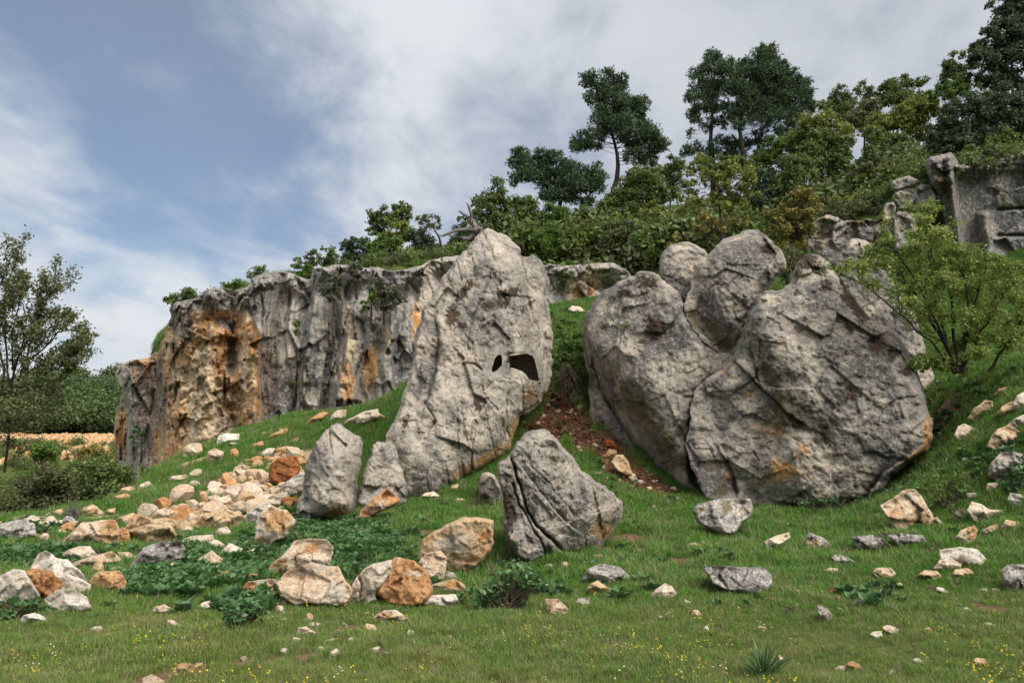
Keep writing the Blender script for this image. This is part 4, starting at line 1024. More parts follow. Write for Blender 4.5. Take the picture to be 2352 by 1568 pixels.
def boulder(k, pts, mat, label, name='boulder', group=None, dy=0.0, seed=None, sink=.04, Y=None, planes='auto', **kw):
    poly = cv(k, pts)
    poly = (poly - (poly[:, 0].mean(), poly[:, 1].min())) * (1.10, 1.09) + (poly[:, 0].mean(), poly[:, 1].min() - .02 * np.ptp(poly[:, 1]))
    w, h = np.ptp(poly[:, 0]), np.ptp(poly[:, 1])
    cx, yb = poly[:, 0].mean(), poly[:, 1].max()
    seed = seed if seed is not None else int(abs(cx * 7 + yb * 13)) % 9973
    rg = np.random.default_rng(seed)
    if Y is None:
        Y = ground_pt(cx, yb - h * .03)[1] + .02
    Y += dy
    wm = max(w, h * .8) / FP * Y
    if planes == 'auto':
        planes = [(math.radians(rg.uniform(65, 115)), rg.uniform(.52, .75), rg.uniform(.55, .95))]
        a0 = rg.uniform(0, 2)
        for j in range(4):
            planes.append((a0 + j * 1.55 + rg.uniform(-.4, .4), rg.uniform(.5, .8), rg.uniform(.4, 1.0)))
    st = max(1.9, min(3.0, max(w, h) / 34))
    args = dict(T=wm * .42, edge=max(2.5, min(w, h) * .05), back=wm * .55, step=st, rough=max(1.2, min(w, h) * .045), seed=seed, tilt=.02, planes=planes, noise=(wm * .025, wm * .03, 2.2 / max(wm, .25)), fac=(wm * .14, 2.3 / max(wm, .2)), mat=mat, smooth=0)
    args.update(kw)
    o, i = outline_rock(name, poly, Y, **args)
    tag(o, label, 'stone' if name == 'stone' else 'boulder', group)
    MARKS.append((cx, poly[:, 1].mean(), label))
    return o


S = lambda **k: {'base_attr': k}
B = [
    # broken white boulder
    (4, [(190, 960), (190, 905), (225, 830), (270, 806), (320, 850), (390, 865), (450, 920), (485, 975), (480, 1060), (380, 1080), (250, 1040)], 'white', 'jagged upper piece of the broken white boulder', dict(dy=.35, **S(pale=.2))),
    (4, [(-30, 965), (0, 955), (80, 914), (135, 925), (190, 1000), (215, 1060), (150, 1105), (85, 1152), (36, 1148), (28, 1095), (-30, 1085)], 'white', 'smooth white piece at the outer end of the broken boulder', dict(dy=.05, **S(pale=.25))),
    (4, [(130, 940), (190, 908), (290, 928), (352, 985), (335, 1040), (290, 1090), (230, 1120), (170, 1090), (140, 1010)], 'orange', 'crumbly orange heart of the broken white boulder', dict(dy=.12, fac=(.09, 7), **S(stain=.15))),
    (4, [(265, 1085), (330, 1036), (420, 1028), (490, 1072), (522, 1140), (470, 1172), (400, 1175), (300, 1125)], 'white', 'low white wedge at the front of the broken boulder', dict(**S(pale=.35))),
    (4, [(330, 965), (400, 945), (480, 975), (516, 1000), (518, 1090), (430, 1090), (350, 1060)], 'white', 'pale upright slice behind the front white wedge', dict(dy=.18, **S(pale=.1))),
    (4, [(368, 755), (420, 700), (470, 650), (560, 637), (652, 632), (675, 692), (668, 755), (610, 790), (480, 780)], 'cream', 'long flat cream boulder with an orange end below the green mound', dict(masks={'stain': [(4, 620, 700, 60, 70, 0, .8)]})),
    (4, [(670, 700), (700, 672), (735, 690), (748, 760), (700, 790), (665, 765)], 'orange', 'small rusty stone between the long cream boulder and the layered one', {}),
    (4, [(722, 690), (760, 622), (800, 598), (868, 628), (885, 650), (962, 640), (992, 690), (1002, 735), (930, 775), (790, 785), (738, 745)], 'tan', 'layered tan boulder at the foot of the rubble slope', dict(fac=(.10, 3.5), cracks=[(4, [(740, 690), (840, 650), (960, 660)], 2.4, .08, .03)], masks={'dark': [(4, 820, 700, 70, 50, 0, .5)]})),
    (4, [(330, 852), (400, 800), (450, 785), (512, 783), (552, 830), (500, 866), (400, 872)], 'cream', 'low cream stone behind the broken white boulder', {}),
    (4, [(408, 885), (460, 862), (540, 835), (632, 813), (682, 850), (684, 895), (560, 915), (430, 910)], 'cream', 'flat mossy cream slab behind the small orange boulder', dict(masks={'algae': [(4, 640, 840, 40, 26, 0, .8)]})),
    (4, [(520, 935), (545, 880), (575, 868), (595, 900), (590, 960), (540, 965)], 'tan', 'small brown upright stone behind the orange boulder', {}),
    (4, [(598, 935), (630, 908), (690, 898), (742, 925), (735, 955), (640, 950)], 'mottled', 'flat greyish white stone touching the orange boulder', dict(**S(pale=.4))),
    (4, [(518, 980), (545, 945), (575, 928), (680, 924), (716, 978), (712, 1025), (650, 1046), (590, 1028), (530, 1008)], 'orange', 'squat orange boulder between white pieces and leafy plants', dict(**S(stain=.25))),
    (4, [(752, 905), (790, 840), (832, 790), (920, 756), (1032, 762), (1052, 800), (1042, 845), (960, 875), (885, 890), (770, 925)], 'mottled', 'large grey boulder with white veins among the leafy plants', dict(fac=(.12, 3.5), **S(pale=.15))),
    (4, [(1010, 770), (1050, 750), (1100, 757), (1110, 785), (1060, 805), (1020, 800)], 'cream', 'cream stone behind the grey veined boulder', {}),
    (4, [(662, 785), (700, 766), (792, 790), (782, 808), (690, 815)], 'cream', 'upper thin flat stone beside the layered tan boulder', {}),
    (4, [(680, 815), (740, 818), (795, 850), (765, 875), (700, 860)], 'cream', 'lower thin flat stone beside the layered tan boulder', {}),
    (4, [(1060, 740), (1110, 722), (1215, 717), (1224, 755), (1155, 788), (1082, 765)], 'cream', 'flat cream stone in the grass below the rubble slope', {}),
    (4, [(1133, 655), (1160, 610), (1230, 580), (1270, 560), (1330, 580), (1382, 608), (1362, 655), (1290, 688), (1210, 708), (1158, 692)], 'tan', 'big tan boulder with dark shaded base in the rubble slope', dict(masks={'dark': [(4, 1210, 670, 60, 22, -10, .5)]})),  # dark lower edge painted in as shade
    (4, [(1238, 700), (1260, 680), (1300, 670), (1322, 695), (1315, 725), (1265, 740)], 'cream', 'rounded cream stone under the big tan boulder', {}),
    (4, [(1163, 795), (1200, 758), (1240, 744), (1288, 772), (1280, 802), (1200, 808)], 'cream', 'small cream stone behind the pyramid shaped stone', {}),
    (4, [(1103, 895), (1150, 850), (1216, 808), (1270, 850), (1304, 892), (1290, 916), (1170, 926)], 'cream', 'pyramid shaped cream stone among leafy plants', {}),
    (4, [(922, 925), (950, 890), (1000, 876), (1022, 895), (990, 925), (940, 938)], 'cream', 'small cream stone in front of the grey veined boulder', {}),
    (4, [(1268, 845), (1280, 800), (1320, 765), (1388, 795), (1372, 835), (1310, 858)], 'cream', 'rounded cream stone to the side of the pyramid stone', {}),
    (4, [(1365, 840), (1400, 815), (1440, 790), (1462, 800), (1420, 840)], 'cream', 'thin cream sliver below the tall orange boulder', {}),
    (4, [(1163, 988), (1200, 940), (1312, 924), (1322, 958), (1200, 1000)], 'orange', 'flat orange stone in the leafy plants', {}),
    (4, [(1280, 935), (1300, 902), (1330, 900), (1335, 930), (1310, 945)], 'orange', 'small orange lump on the end of the flat orange stone', {}),
    (4, [(1363, 990), (1420, 945), (1472, 940), (1465, 975), (1400, 1000)], 'orange', 'thin orange stone leaning near the flat cream block', {}),
    (4, [(1463, 800), (1470, 740), (1480, 640), (1500, 588), (1560, 558), (1640, 578), (1692, 640), (1655, 685), (1640, 725), (1575, 748), (1535, 805)], 'cream', 'tall cream and orange boulder at the end of the rubble slope', dict(masks={'stain': [(4, 1600, 640, 90, 70, 0, .7), (4, 1500, 760, 40, 40, 0, .6)]})),
    (4, [(1415, 640), (1425, 595), (1460, 560), (1530, 538), (1600, 570), (1520, 640), (1470, 680), (1430, 665)], 'mottled', 'grey white boulder tucked behind the tall cream and orange one', dict(dy=.25, **S(pale=.3))),
    (4, [(1528, 935), (1570, 880), (1650, 810), (1692, 755), (1780, 740), (1862, 744), (1897, 790), (1882, 880), (1830, 930), (1700, 950), (1620, 975), (1550, 962)], 'cream', 'large leaning beige slab above the flat cream block', dict(masks={'stain': [(4, 1590, 900, 60, 50, 0, .8), (4, 1780, 800, 90, 50, -20, .45)]}, cracks=[(4, [(1760, 800), (1800, 830), (1790, 870)], 2, .03, .01)])),
    (4, [(1603, 990), (1660, 930), (1790, 878), (1872, 900), (1932, 900), (1968, 970), (2014, 1030), (1992, 1085), (1930, 1118), (1800, 1104), (1700, 1108), (1630, 1068)], 'cream', 'large flat topped cream block with a dark layered front', dict(planes=[(1.6, .35, .9), (0.2, .85, .5), (3.3, .9, .4)], masks={'dark': [(4, 1730, 1050, 120, 26, 0, .45)], 'pale': [(4, 1930, 1050, 70, 60, 0, .6), (4, 1800, 920, 120, 30, -15, .5)], 'stain': [(4, 1760, 950, 130, 30, -15, .4)]}, fac=(.09, 3.2))),
    (4, [(1396, 1025), (1430, 985), (1560, 969), (1607, 1000), (1592, 1050), (1480, 1060), (1402, 1068)], 'orange', 'orange block at the side of the flat topped cream block', dict(masks={'pale': [(4, 1520, 985, 90, 20, 0, .5)]})),
    (4, [(1438, 1062), (1500, 1044), (1572, 1050), (1565, 1095), (1520, 1108), (1460, 1095)], 'cream', 'small cream stone before the orange block', {}),
    (4, [(2003, 1055), (2050, 960), (2090, 920), (2140, 888), (2237, 866), (2242, 920), (2202, 990), (2150, 1040), (2157, 1078), (2080, 1118), (2010, 1108)], 'white', 'twisted greyish white boulder beside the round orange boulder', dict(dy=-.05, fac=(.14, 3.2), cracks=[(4, [(2050, 960), (2080, 1000), (2060, 1080)], 2.6, .10, .05)], masks={'dark': [(4, 2130, 940, 60, 40, -30, .3)]})),
    (5, [(524, 1045), (560, 960), (600, 870), (640, 848), (730, 868), (800, 938), (828, 1010), (802, 1085), (720, 1122), (640, 1118), (570, 1080)], 'orange', 'big round orange boulder in the front row', dict(planes=[(1.9, .75, .45), (.3, .9, .5), (4.4, .95, .3)], masks={'pale': [(5, 720, 930, 80, 26, 10, .35)], 'dark': [(5, 570, 980, 30, 80, 0, .35)]}, **S(stain=.25))),
    (5, [(762, 875), (800, 825), (882, 813), (914, 850), (907, 930), (892, 978), (830, 992), (798, 930)], 'cream', 'upright cream stone between the round orange boulder and the tan slab', {}),
    (5, [(757, 870), (800, 735), (850, 700), (930, 658), (1010, 618), (1130, 630), (1166, 640), (1170, 760), (1122, 845), (1060, 895), (940, 925), (890, 860), (800, 850)], 'tan', 'big tan slab leaning in the grass beside the layered grey rock', dict(planes=[(2.6, .8, .3), (0.0, .85, .35), (4.7, .8, .4)], masks={'stain': [(5, 1140, 740, 34, 110, 0, .8), (5, 800, 740, 50, 50, -30, .8), (5, 1060, 860, 70, 30, -30, .5)], 'pale': [(5, 950, 760, 120, 80, 0, .5)]})),
    (5, [(818, 1065), (840, 1000), (960, 971), (1012, 1000), (1027, 1038), (940, 1058)], 'cream', 'flat cream stone with orange side below the upright cream stone', dict(masks={'stain': [(5, 960, 1000, 70, 26, 0, .6)]})),
    (5, [(783, 1110), (840, 1063), (962, 1058), (977, 1090), (930, 1146), (850, 1132)], 'white', 'low whitish stone in front of the round orange boulder', dict(fac=(.09, 4))),
    (5, [(903, 960), (925, 925), (960, 935), (977, 965), (940, 985)], 'mottled', 'small dark grey stone behind the flat cream stone', {}),
    (5, [(1003, 920), (1040, 900), (1102, 897), (1100, 935), (1050, 945)], 'mottled', 'small whitish stone at the foot of the big tan slab', dict(**S(pale=.3))),
    (5, [(498, 1190), (560, 1150), (622, 1148), (685, 1192), (640, 1220), (570, 1230), (520, 1220)], 'cream', 'flat cream and tan stone alone in the front meadow', dict(masks={'stain': [(5, 560, 1180, 50, 20, 0, .6)]})),
    (5, [(413, 640), (430, 570), (500, 510), (570, 453), (612, 480), (642, 520), (610, 550), (520, 585), (450, 632)], 'orange', 'jagged orange stone leaning against the low grey slab', dict(fac=(.16, 4.5), masks={'pale': [(5, 540, 540, 60, 30, -30, .4)]})),
    (5, [(757, 512), (790, 478), (840, 468), (872, 490), (860, 515)], 'cream', 'flat cream stone at the foot of the leaning rock', {}),
    (5, [(928, 470), (950, 432), (987, 425), (975, 460)], 'tan', 'small tan stone resting under the leaning rock', dict(name='stone')),
    (5, [(953, 525), (985, 505), (1022, 512), (1010, 538)], 'cream', 'small cream stone in the grass above the big tan slab', dict(name='stone')),
    (4, [(1550, 375), (1560, 310), (1600, 279), (1700, 266), (1717, 330), (1692, 392), (1610, 414), (1565, 405)], 'red', 'deep red ochre boulder on the rubble beside the upright slab', dict(dy=-.2, planes=[(1.2, .9, .4), (3.1, .9, .3)], **S(stain=.1))),
    (4, [(1588, 475), (1620, 430), (1700, 375), (1738, 368), (1738, 470), (1680, 490), (1620, 500)], 'mottled', 'pale grey stone under the red ochre boulder', dict(**S(pale=.4))),
    (4, [(1423, 545), (1480, 495), (1550, 482), (1612, 500), (1602, 540), (1520, 562)], 'cream', 'flat cream slab lying on the rubble below the red boulder', {}),
    (4, [(1612, 550), (1616, 505), (1690, 500), (1712, 515), (1695, 550)], 'red', 'rusty brown block on the rubble beside the upright slab', {}),
    (4, [(1198, 560), (1250, 510), (1312, 486), (1327, 520), (1250, 568)], 'cream', 'pale tilted slab at the end of the red soil path', {}),
    (4, [(1325, 545), (1380, 520), (1420, 535), (1425, 600), (1370, 606), (1345, 580)], 'cream', 'cream block between tilted slab and grey white boulder', {}),
    (4, [(1058, 665), (1080, 600), (1130, 578), (1142, 600), (1110, 655), (1075, 678)], 'cream', 'upright cream stone above the layered tan boulder', {}),
    (4, [(1280, 500), (1310, 440), (1380, 424), (1422, 445), (1410, 500), (1340, 520)], 'cream', 'broad pinkish stone in the middle of the rubble slope', {}),
    (4, [(980, 690), (1000, 640), (1060, 625), (1090, 660), (1070, 705), (1010, 715)], 'tan', 'tan stone leaning on the layered tan boulder', {}),
    (4, [(865, 620), (900, 575), (960, 560), (1010, 590), (985, 635), (900, 645)], 'cream', 'cream stone at the lower edge of the green mound', {}),
    # the left edge of the terrace
    (4, [(-30, 670), (20, 650), (100, 630), (192, 650), (198, 720), (100, 742), (-30, 735)], 'mottled', 'pinkish grey outcrop at the outer edge of the terrace', dict(**S(stain=.12, pale=.2))),
    (4, [(108, 655), (180, 620), (300, 610), (338, 650), (300, 692), (200, 694)], 'cream', 'pale pink outcrop before the dark valley bush', dict(dy=.4, **S(stain=.1))),
    (4, [(330, 710), (350, 665), (400, 640), (432, 650), (420, 690), (380, 712)], 'orange', 'orange stone at the lower tip of the green mound', {}),
    (4, [(455, 600), (480, 560), (530, 543), (562, 560), (540, 590), (490, 605)], 'tan', 'tan stone on the rim of the mound before the dark bush', {}),
    (4, [(688, 485), (700, 450), (750, 437), (782, 455), (760, 482)], 'tan', 'upper tan stone on the mound rim near the cliff corner', {}),
    (4, [(645, 525), (660, 495), (720, 480), (745, 492), (730, 520)], 'orange', 'lower orange stone on the mound rim near the cliff corner', {}),
    (4, [(783, 470), (800, 430), (850, 410), (870, 430), (830, 468)], 'cream', 'cream stone on the mound rim touching the cliff corner', {}),
    (4, [(955, 412), (990, 380), (1060, 370), (1075, 385), (1020, 415)], 'cream', 'flat cream stone in the grass of the green mound', {}),
    (4, [(588, 600), (620, 570), (665, 562), (650, 590)], 'cream', 'flat sliver of stone low on the green mound', dict(name='stone')),
    (4, [(1190, 285), (1195, 240), (1230, 220), (1282, 240), (1275, 280), (1220, 300)], 'cream', 'pinkish cream block on the slope below the fresh cliff scar', {}),
    (4, [(1318, 270), (1325, 230), (1350, 218), (1370, 240), (1365, 275)], 'orange', 'small orange block near the top of the mound', dict(name='stone')),
    (4, [(1245, 200), (1258, 150), (1300, 135), (1370, 140), (1368, 170), (1300, 205)], 'white', 'white boulder at the foot of the orange cliff', {}),
    (4, [(1055, 270), (1062, 215), (1100, 190), (1150, 195), (1165, 250), (1110, 280)], 'cream', 'cream lump fallen at the foot of the fresh cliff scar', {}),
    (4, [(1440, 220), (1455, 195), (1505, 178), (1515, 205), (1470, 225)], 'orange', 'flat rusty stone in the grass near the cliff foot', {}),
    (4, [(1535, 165), (1560, 140), (1640, 105), (1655, 120), (1590, 165)], 'orange', 'long orange stone higher up beside the cliff foot', {}),
    (4, [(1755, 82), (1790, 45), (1850, 10), (1882, 20), (1850, 50), (1790, 85)], 'orange', 'orange slab in the grass below the cut cliff niches', {}),
    (4, [(1960, 90), (2010, 50), (2090, 10), (2165, -5), (2170, 20), (2225, 45), (2140, 60), (2040, 92)], 'cream', 'large flat pale slab above the upright grey slab', {}),
    (4, [(1893, 65), (1905, 30), (1940, 0), (1985, 0), (1980, 40), (1925, 72)], 'cream', 'pale block behind the upright grey slab', {}),
    # meadow below the big rocks
    (6, [(462, 572), (490, 543), (600, 513), (765, 514), (782, 560), (772, 605), (722, 645), (692, 700), (630, 712), (560, 680), (488, 640), (478, 605)], 'mottled', 'wide mossy grey rock with a hollow face in the meadow', dict(planes=[(1.57, .6, .6), (2.9, .8, .4)], masks={'algae': [(6, 640, 560, 26, 40, 0, .9), (6, 480, 580, 50, 20, -20, .8), (6, 740, 530, 40, 16, 0, .7)], 'pale': [(6, 710, 590, 50, 26, 0, .6), (6, 600, 540, 90, 20, 0, .4)], 'stain': [(6, 740, 580, 20, 20, 0, .7)]})),
    (6, [(868, 750), (920, 725), (997, 705), (1003, 735), (942, 775), (912, 818), (880, 808)], 'cream', 'boot shaped cream stone below the largest rock', {}),
    (6, [(1103, 760), (1118, 704), (1200, 735), (1238, 770), (1232, 820), (1180, 800), (1120, 793)], 'mottled', 'dark split stone with a white rim in the meadow', dict(masks={'pale': [(6, 1180, 735, 60, 18, 25, .9), (6, 1228, 790, 14, 40, 0, .8)], 'stain': [(6, 1140, 760, 40, 30, 0, .7)]})),
    (6, [(1368, 730), (1480, 719), (1552, 745), (1542, 785), (1450, 828), (1408, 808)], 'mottled', 'low brown lichen covered stone below the angular boulder', dict(**S(dark=.35))),
    (6, [(1520, 732), (1535, 710), (1575, 708), (1570, 740)], 'cream', 'little cream stone on top between two dark low stones', dict(name='stone')),
    (6, [(1578, 722), (1620, 708), (1762, 719), (1793, 760), (1760, 793), (1640, 782)], 'mottled', 'long low grey lichen stone below the angular boulder', dict(**S(dark=.2))),
    (6, [(1543, 545), (1610, 510), (1660, 463), (1722, 460), (1762, 500), (1812, 590), (1830, 640), (1770, 690), (1700, 682), (1620, 675), (1588, 630)], 'cream', 'angular pinkish boulder with a pale top in the sloping grass', dict(planes=[(1.9, .45, .8), (-.5, .62, .75), (3.4, .85, .5)], masks={'stain': [(6, 1620, 610, 60, 60, 0, .6), (6, 1730, 640, 90, 26, 0, .7), (6, 1780, 600, 40, 60, 0, .4)], 'pale': [(6, 1700, 500, 60, 30, 0, .5)]})),
    (6, [(1833, 620), (1855, 618), (1905, 665), (1890, 675)], 'cream', 'thin pale sliver beside the angular pinkish boulder', dict(name='stone')),
    (6, [(1878, 802), (1990, 788), (2072, 800), (2123, 850), (2112, 898), (2010, 900), (1950, 868), (1880, 855)], 'white', 'flat bright white slab on the meadow', dict(**S(pale=.3))),
    (6, [(1838, 905), (1870, 860), (1940, 850), (1992, 880), (1980, 915), (1860, 928)], 'cream', 'pinkish flat stone under the bright white slab', dict(**S(stain=.15))),
    (6, [(1743, 950), (1780, 920), (1850, 925), (1875, 955), (1840, 980), (1770, 978)], 'tan', 'brownish sunken stone near the bright white slab', dict(masks={'algae': [(6, 1800, 960, 50, 30, 0, .5)]})),
    (6, [(1933, 950), (1960, 915), (2030, 908), (2062, 940), (2030, 968), (1960, 970)], 'tan', 'rounded tan stone just before the bright white slab', {}),
    (6, [(1488, 930), (1510, 906), (1580, 905), (1612, 935), (1580, 975), (1520, 968)], 'cream', 'smooth oval cream stone in the open meadow', {}),
    (6, [(1253, 845), (1280, 827), (1340, 845), (1387, 875), (1370, 893), (1280, 888)], 'mottled', 'narrow whitish lichen stone in the lush grass', dict(**S(pale=.3))),
    (6, [(1203, 930), (1230, 905), (1280, 910), (1285, 935), (1240, 945)], 'cream', 'small flat cream stone below the narrow whitish stone', dict(name='stone')),
    (6, [(528, 912), (600, 892), (720, 904), (842, 904), (887, 940), (893, 1000), (852, 1058), (740, 1043), (640, 1022), (580, 990)], 'mottled', 'long dark grey block with white lichen in the open meadow', dict(planes=[(1.5, .5, .65), (0, .85, .3), (3.2, .8, .4)], **S(dark=.2))),
    (6, [(2232, 920), (2260, 892), (2400, 885), (2400, 1045), (2260, 1025)], 'mottled', 'pinkish grey block cut off by the picture edge', dict(**S(stain=.1))),
    (6, [(1953, 735), (1990, 690), (2062, 664), (2082, 690), (2062, 750), (2000, 786), (1963, 775)], 'cream', 'two toned white and rust stone above the bright white slab', dict(masks={'stain': [(6, 2050, 700, 30, 40, 0, .9)]})),
    (6, [(2118, 690), (2150, 670), (2195, 658), (2222, 720), (2180, 735), (2140, 715)], 'tan', 'tan wedge shaped stone near the picture edge', {}),
    (6, [(2033, 575), (2060, 528), (2112, 540), (2150, 570), (2272, 573), (2284, 615), (2200, 640), (2080, 648)], 'cream', 'long pale pink stone on the sloping grass', dict(**S(stain=.12))),
    (6, [(2218, 680), (2250, 630), (2310, 640), (2345, 665), (2320, 700), (2240, 705)], 'tan', 'brown stone close to the end of the long pale pink one', {}),
    (6, [(1948, 640), (1960, 580), (2000, 568), (2028, 600), (2015, 650)], 'mottled', 'dull mossy stone beside the long pale pink stone', dict(**S(algae=.3))),
    (6, [(2138, 465), (2145, 422), (2200, 418), (2222, 450), (2190, 478)], 'cream', 'small pinkish stone behind the bushy green plant', dict(**S(stain=.1))),
    (6, [(2263, 510), (2280, 478), (2330, 485), (2400, 520), (2400, 575), (2300, 565)], 'mottled', 'grey lichen stone low on the sloping edge of the picture', {}),
    (6, [(2152, 375), (2170, 300), (2222, 248), (2300, 243), (2400, 275), (2390, 345), (2262, 408)], 'mottled', 'dark and white mottled boulder on the slope', dict(fac=(.12, 4), masks={'pale': [(6, 2230, 290, 50, 40, 0, .7)]}, **S(dark=.25))),
    (6, [(2143, 205), (2170, 150), (2202, 110), (2262, 90), (2332, 130), (2302, 195), (2202, 232)], 'tan', 'striped pinkish boulder upslope of the mottled one', dict(**S(pale=.25))),
    (6, [(1953, 145), (1975, 95), (2010, 80), (2072, 110), (2062, 162), (2000, 188)], 'cream', 'rounded pale boulder near the corner of the largest rock', dict(**S(algae=.15))),
    (6, [(2263, 85), (2300, 50), (2345, 28), (2400, 35), (2390, 85), (2310, 102)], 'mottled', 'light grey stone high on the grassy slope', dict(**S(pale=.3))),
    (11, [(1183, 480), (1220, 420), (1300, 360), (1340, 370), (1365, 430), (1330, 480), (1230, 500)], 'tan', 'yellowish mossy boulder under the green bush', dict(masks={'algae': [(11, 1280, 440, 90, 60, 0, .6)]})),
    (11, [(1385, 450), (1420, 400), (1480, 370), (1530, 390), (1540, 440), (1450, 470)], 'tan', 'brown boulder above the grassy slope edge', {}),
    (11, [(1490, 400), (1520, 330), (1570, 300), (1640, 310), (1640, 420), (1540, 440)], 'cream', 'pale boulder behind the brown one near the picture edge', {}),
    (11, [(1360, 320), (1400, 280), (1470, 262), (1520, 290), (1480, 320)], 'tan', 'dull stone in the shade beside the green bush', {}),
    (5, [(1698, 980), (1740, 910), (1800, 886), (1900, 898), (1957, 950), (1942, 992), (1840, 1003), (1760, 980)], 'mottled', 'half dome grey stone with white edge in the meadow', dict(**S(dark=.1))),
    (5, [(1727, 1025), (1750, 995), (1785, 980), (1868, 1035), (1850, 1062), (1760, 1058)], 'tan', 'tan stone in front of the half dome grey stone', {}),
    (5, [(1658, 1105), (1680, 1080), (1735, 1078), (1738, 1110), (1700, 1135)], 'mottled', 'small whitish stone below the half dome grey stone', dict(name='stone', **S(pale=.3))),
    (5, [(1488, 1086), (1560, 1088), (1614, 1140), (1602, 1185), (1510, 1192)], 'cream', 'upright tan faced stone in the front meadow', dict(masks={'stain': [(5, 1530, 1100, 60, 16, 0, .6), (5, 1500, 1140, 16, 60, 0, .5)]})),
    (6, [(193, 1085), (240, 1030), (288, 996), (325, 1010), (350, 1050), (320, 1090), (250, 1098)], 'cream', 'knobbly cream stone beside the dry grass stalks', {}),
    (6, [(1163, 1150), (1172, 1122), (1220, 1140), (1252, 1180), (1220, 1225), (1190, 1200)], 'mottled', 'pointed whitish stone standing in the front meadow', dict(**S(pale=.35))),
    (4, [(872, 1165), (890, 1130), (940, 1116), (1008, 1150), (1000, 1180), (900, 1192)], 'cream', 'rounded cream stone in front of the leafy plants', {}),
    (4, [(1133, 1140), (1160, 1105), (1200, 1096), (1228, 1135), (1210, 1168), (1150, 1165)], 'white', 'small bright white stone in front of the leafy plants', {}),
    (4, [(120, 1205), (140, 1178), (200, 1164), (250, 1185), (275, 1218), (220, 1228), (140, 1226)], 'white', 'low white stone before the broken white boulder', {}),
    (4, [(958, 1240), (965, 1205), (1000, 1208), (1042, 1240), (1020, 1260), (975, 1258)], 'cream', 'lone cream stone in the short grass', {}),
    (4, [(993, 1500), (1020, 1460), (1070, 1448), (1115, 1465), (1110, 1505), (1040, 1520)], 'tan', 'orange tan clod at the bare spot low in the meadow', dict(**S(stain=.4))),
    (4, [(1113, 1475), (1125, 1452), (1160, 1450), (1168, 1472), (1140, 1482)], 'tan', 'small round clod beside the orange tan one', dict(name='stone', **S(stain=.3))),
    (6, [(1328, 1480), (1340, 1450), (1370, 1438), (1420, 1475), (1400, 1500)], 'tan', 'ochre stone low in the flowering meadow', dict(**S(stain=.4))),
    (6, [(1263, 1490), (1290, 1468), (1330, 1468), (1345, 1495), (1300, 1512)], 'cream', 'pale stone beside the ochre stone in the flowering meadow', {}),
    (6, [(2052, 1440), (2080, 1422), (2120, 1425), (2155, 1468), (2110, 1482), (2070, 1465)], 'tan', 'ochre stone near the lower corner of the meadow', dict(**S(stain=.4))),
    (5, [(442, 1245), (460, 1225), (500, 1235), (533, 1275), (510, 1292), (465, 1270)], 'cream', 'slanting cream stone in the front meadow', dict(name='stone')),
    (5, [(55, 1290), (70, 1250), (110, 1243), (163, 1275), (150, 1312), (80, 1312)], 'cream', 'largest cream stone in the little pile of the front meadow', {}),
    (5, [(118, 1240), (140, 1218), (190, 1222), (192, 1250), (150, 1262)], 'cream', 'flat stone atop the little pile of the front meadow', dict(name='stone', dy=.05)),
    (5, [(110, 1215), (115, 1170), (135, 1163), (152, 1185), (135, 1222)], 'tan', 'thin upright stone behind the little pile of the front meadow', dict(name='stone')),
    (5, [(20, 1335), (40, 1302), (75, 1310), (72, 1342), (40, 1348)], 'cream', 'round cream stone before the little pile of the front meadow', dict(name='stone')),
    (5, [(1865, 300), (1890, 262), (1930, 258), (1960, 300), (1982, 365), (1960, 380), (1900, 345)], 'tan', 'smooth tan slab on the dark soil under the leaning mossy rock', dict(planes=[(1.6, .8, .3)])),
    (5, [(1828, 200), (1835, 165), (1870, 175), (1905, 215), (1880, 228)], 'red', 'reddish stone on the dark soil under the leaning mossy rock', dict(name='stone')),
    (5, [(1825, 265), (1850, 225), (1890, 230), (1895, 262), (1850, 275)], 'tan', 'flat tan stone above the smooth tan slab', dict(name='stone')),
    (2, [(1148, 600), (1170, 578), (1215, 585), (1240, 610), (1200, 628)], 'cream', 'pale stone on the grass bank in the gap between big rocks', dict(name='stone')),
]
for k, pts, mt, lb, kw in B:
    boulder(k, pts, mt, lb, **kw)


# ------------------------------------------------------------------ small stones
def ico(n=2):
    import bmesh
    bm = bmesh.new()
    bmesh.ops.create_icosphere(bm, subdivisions=n, radius=1)
    v = np.array([q.co for q in bm.verts]); f = np.array([[q.index for q in t.verts] for t in bm.faces])
    bm.free()
    return v, f


IV, IF = ico(3)
IV2, IF2 = ico(2)


def stone_mesh(w, h, dpt, seed, fine):
    rg = np.random.default_rng(seed)
    v, f = (IV, IF) if fine else (IV2, IF2)
    p = v.copy()
    for _ in range(rg.integers(6, 11)):
        d = rg.normal(size=3); d /= np.linalg.norm(d)
        c = rg.uniform(.35, .72)
        k = p @ d
        p = np.where((k > c)[:, None], p - (k - c)[:, None] * d * .93, p)
    p = p * (1 + .05 * fbm(v * 2.2 + seed, 3)[:, None])
    p = p / (np.abs(p).max(0))
    a = rg.uniform(-.25, .25)
    p = p * (w / 2, dpt / 2, h / 2)
    x, z = p[:, 0] * math.cos(a) - p[:, 2] * math.sin(a), p[:, 0] * math.sin(a) + p[:, 2] * math.cos(a)
    return np.c_[x, p[:, 1], z], f


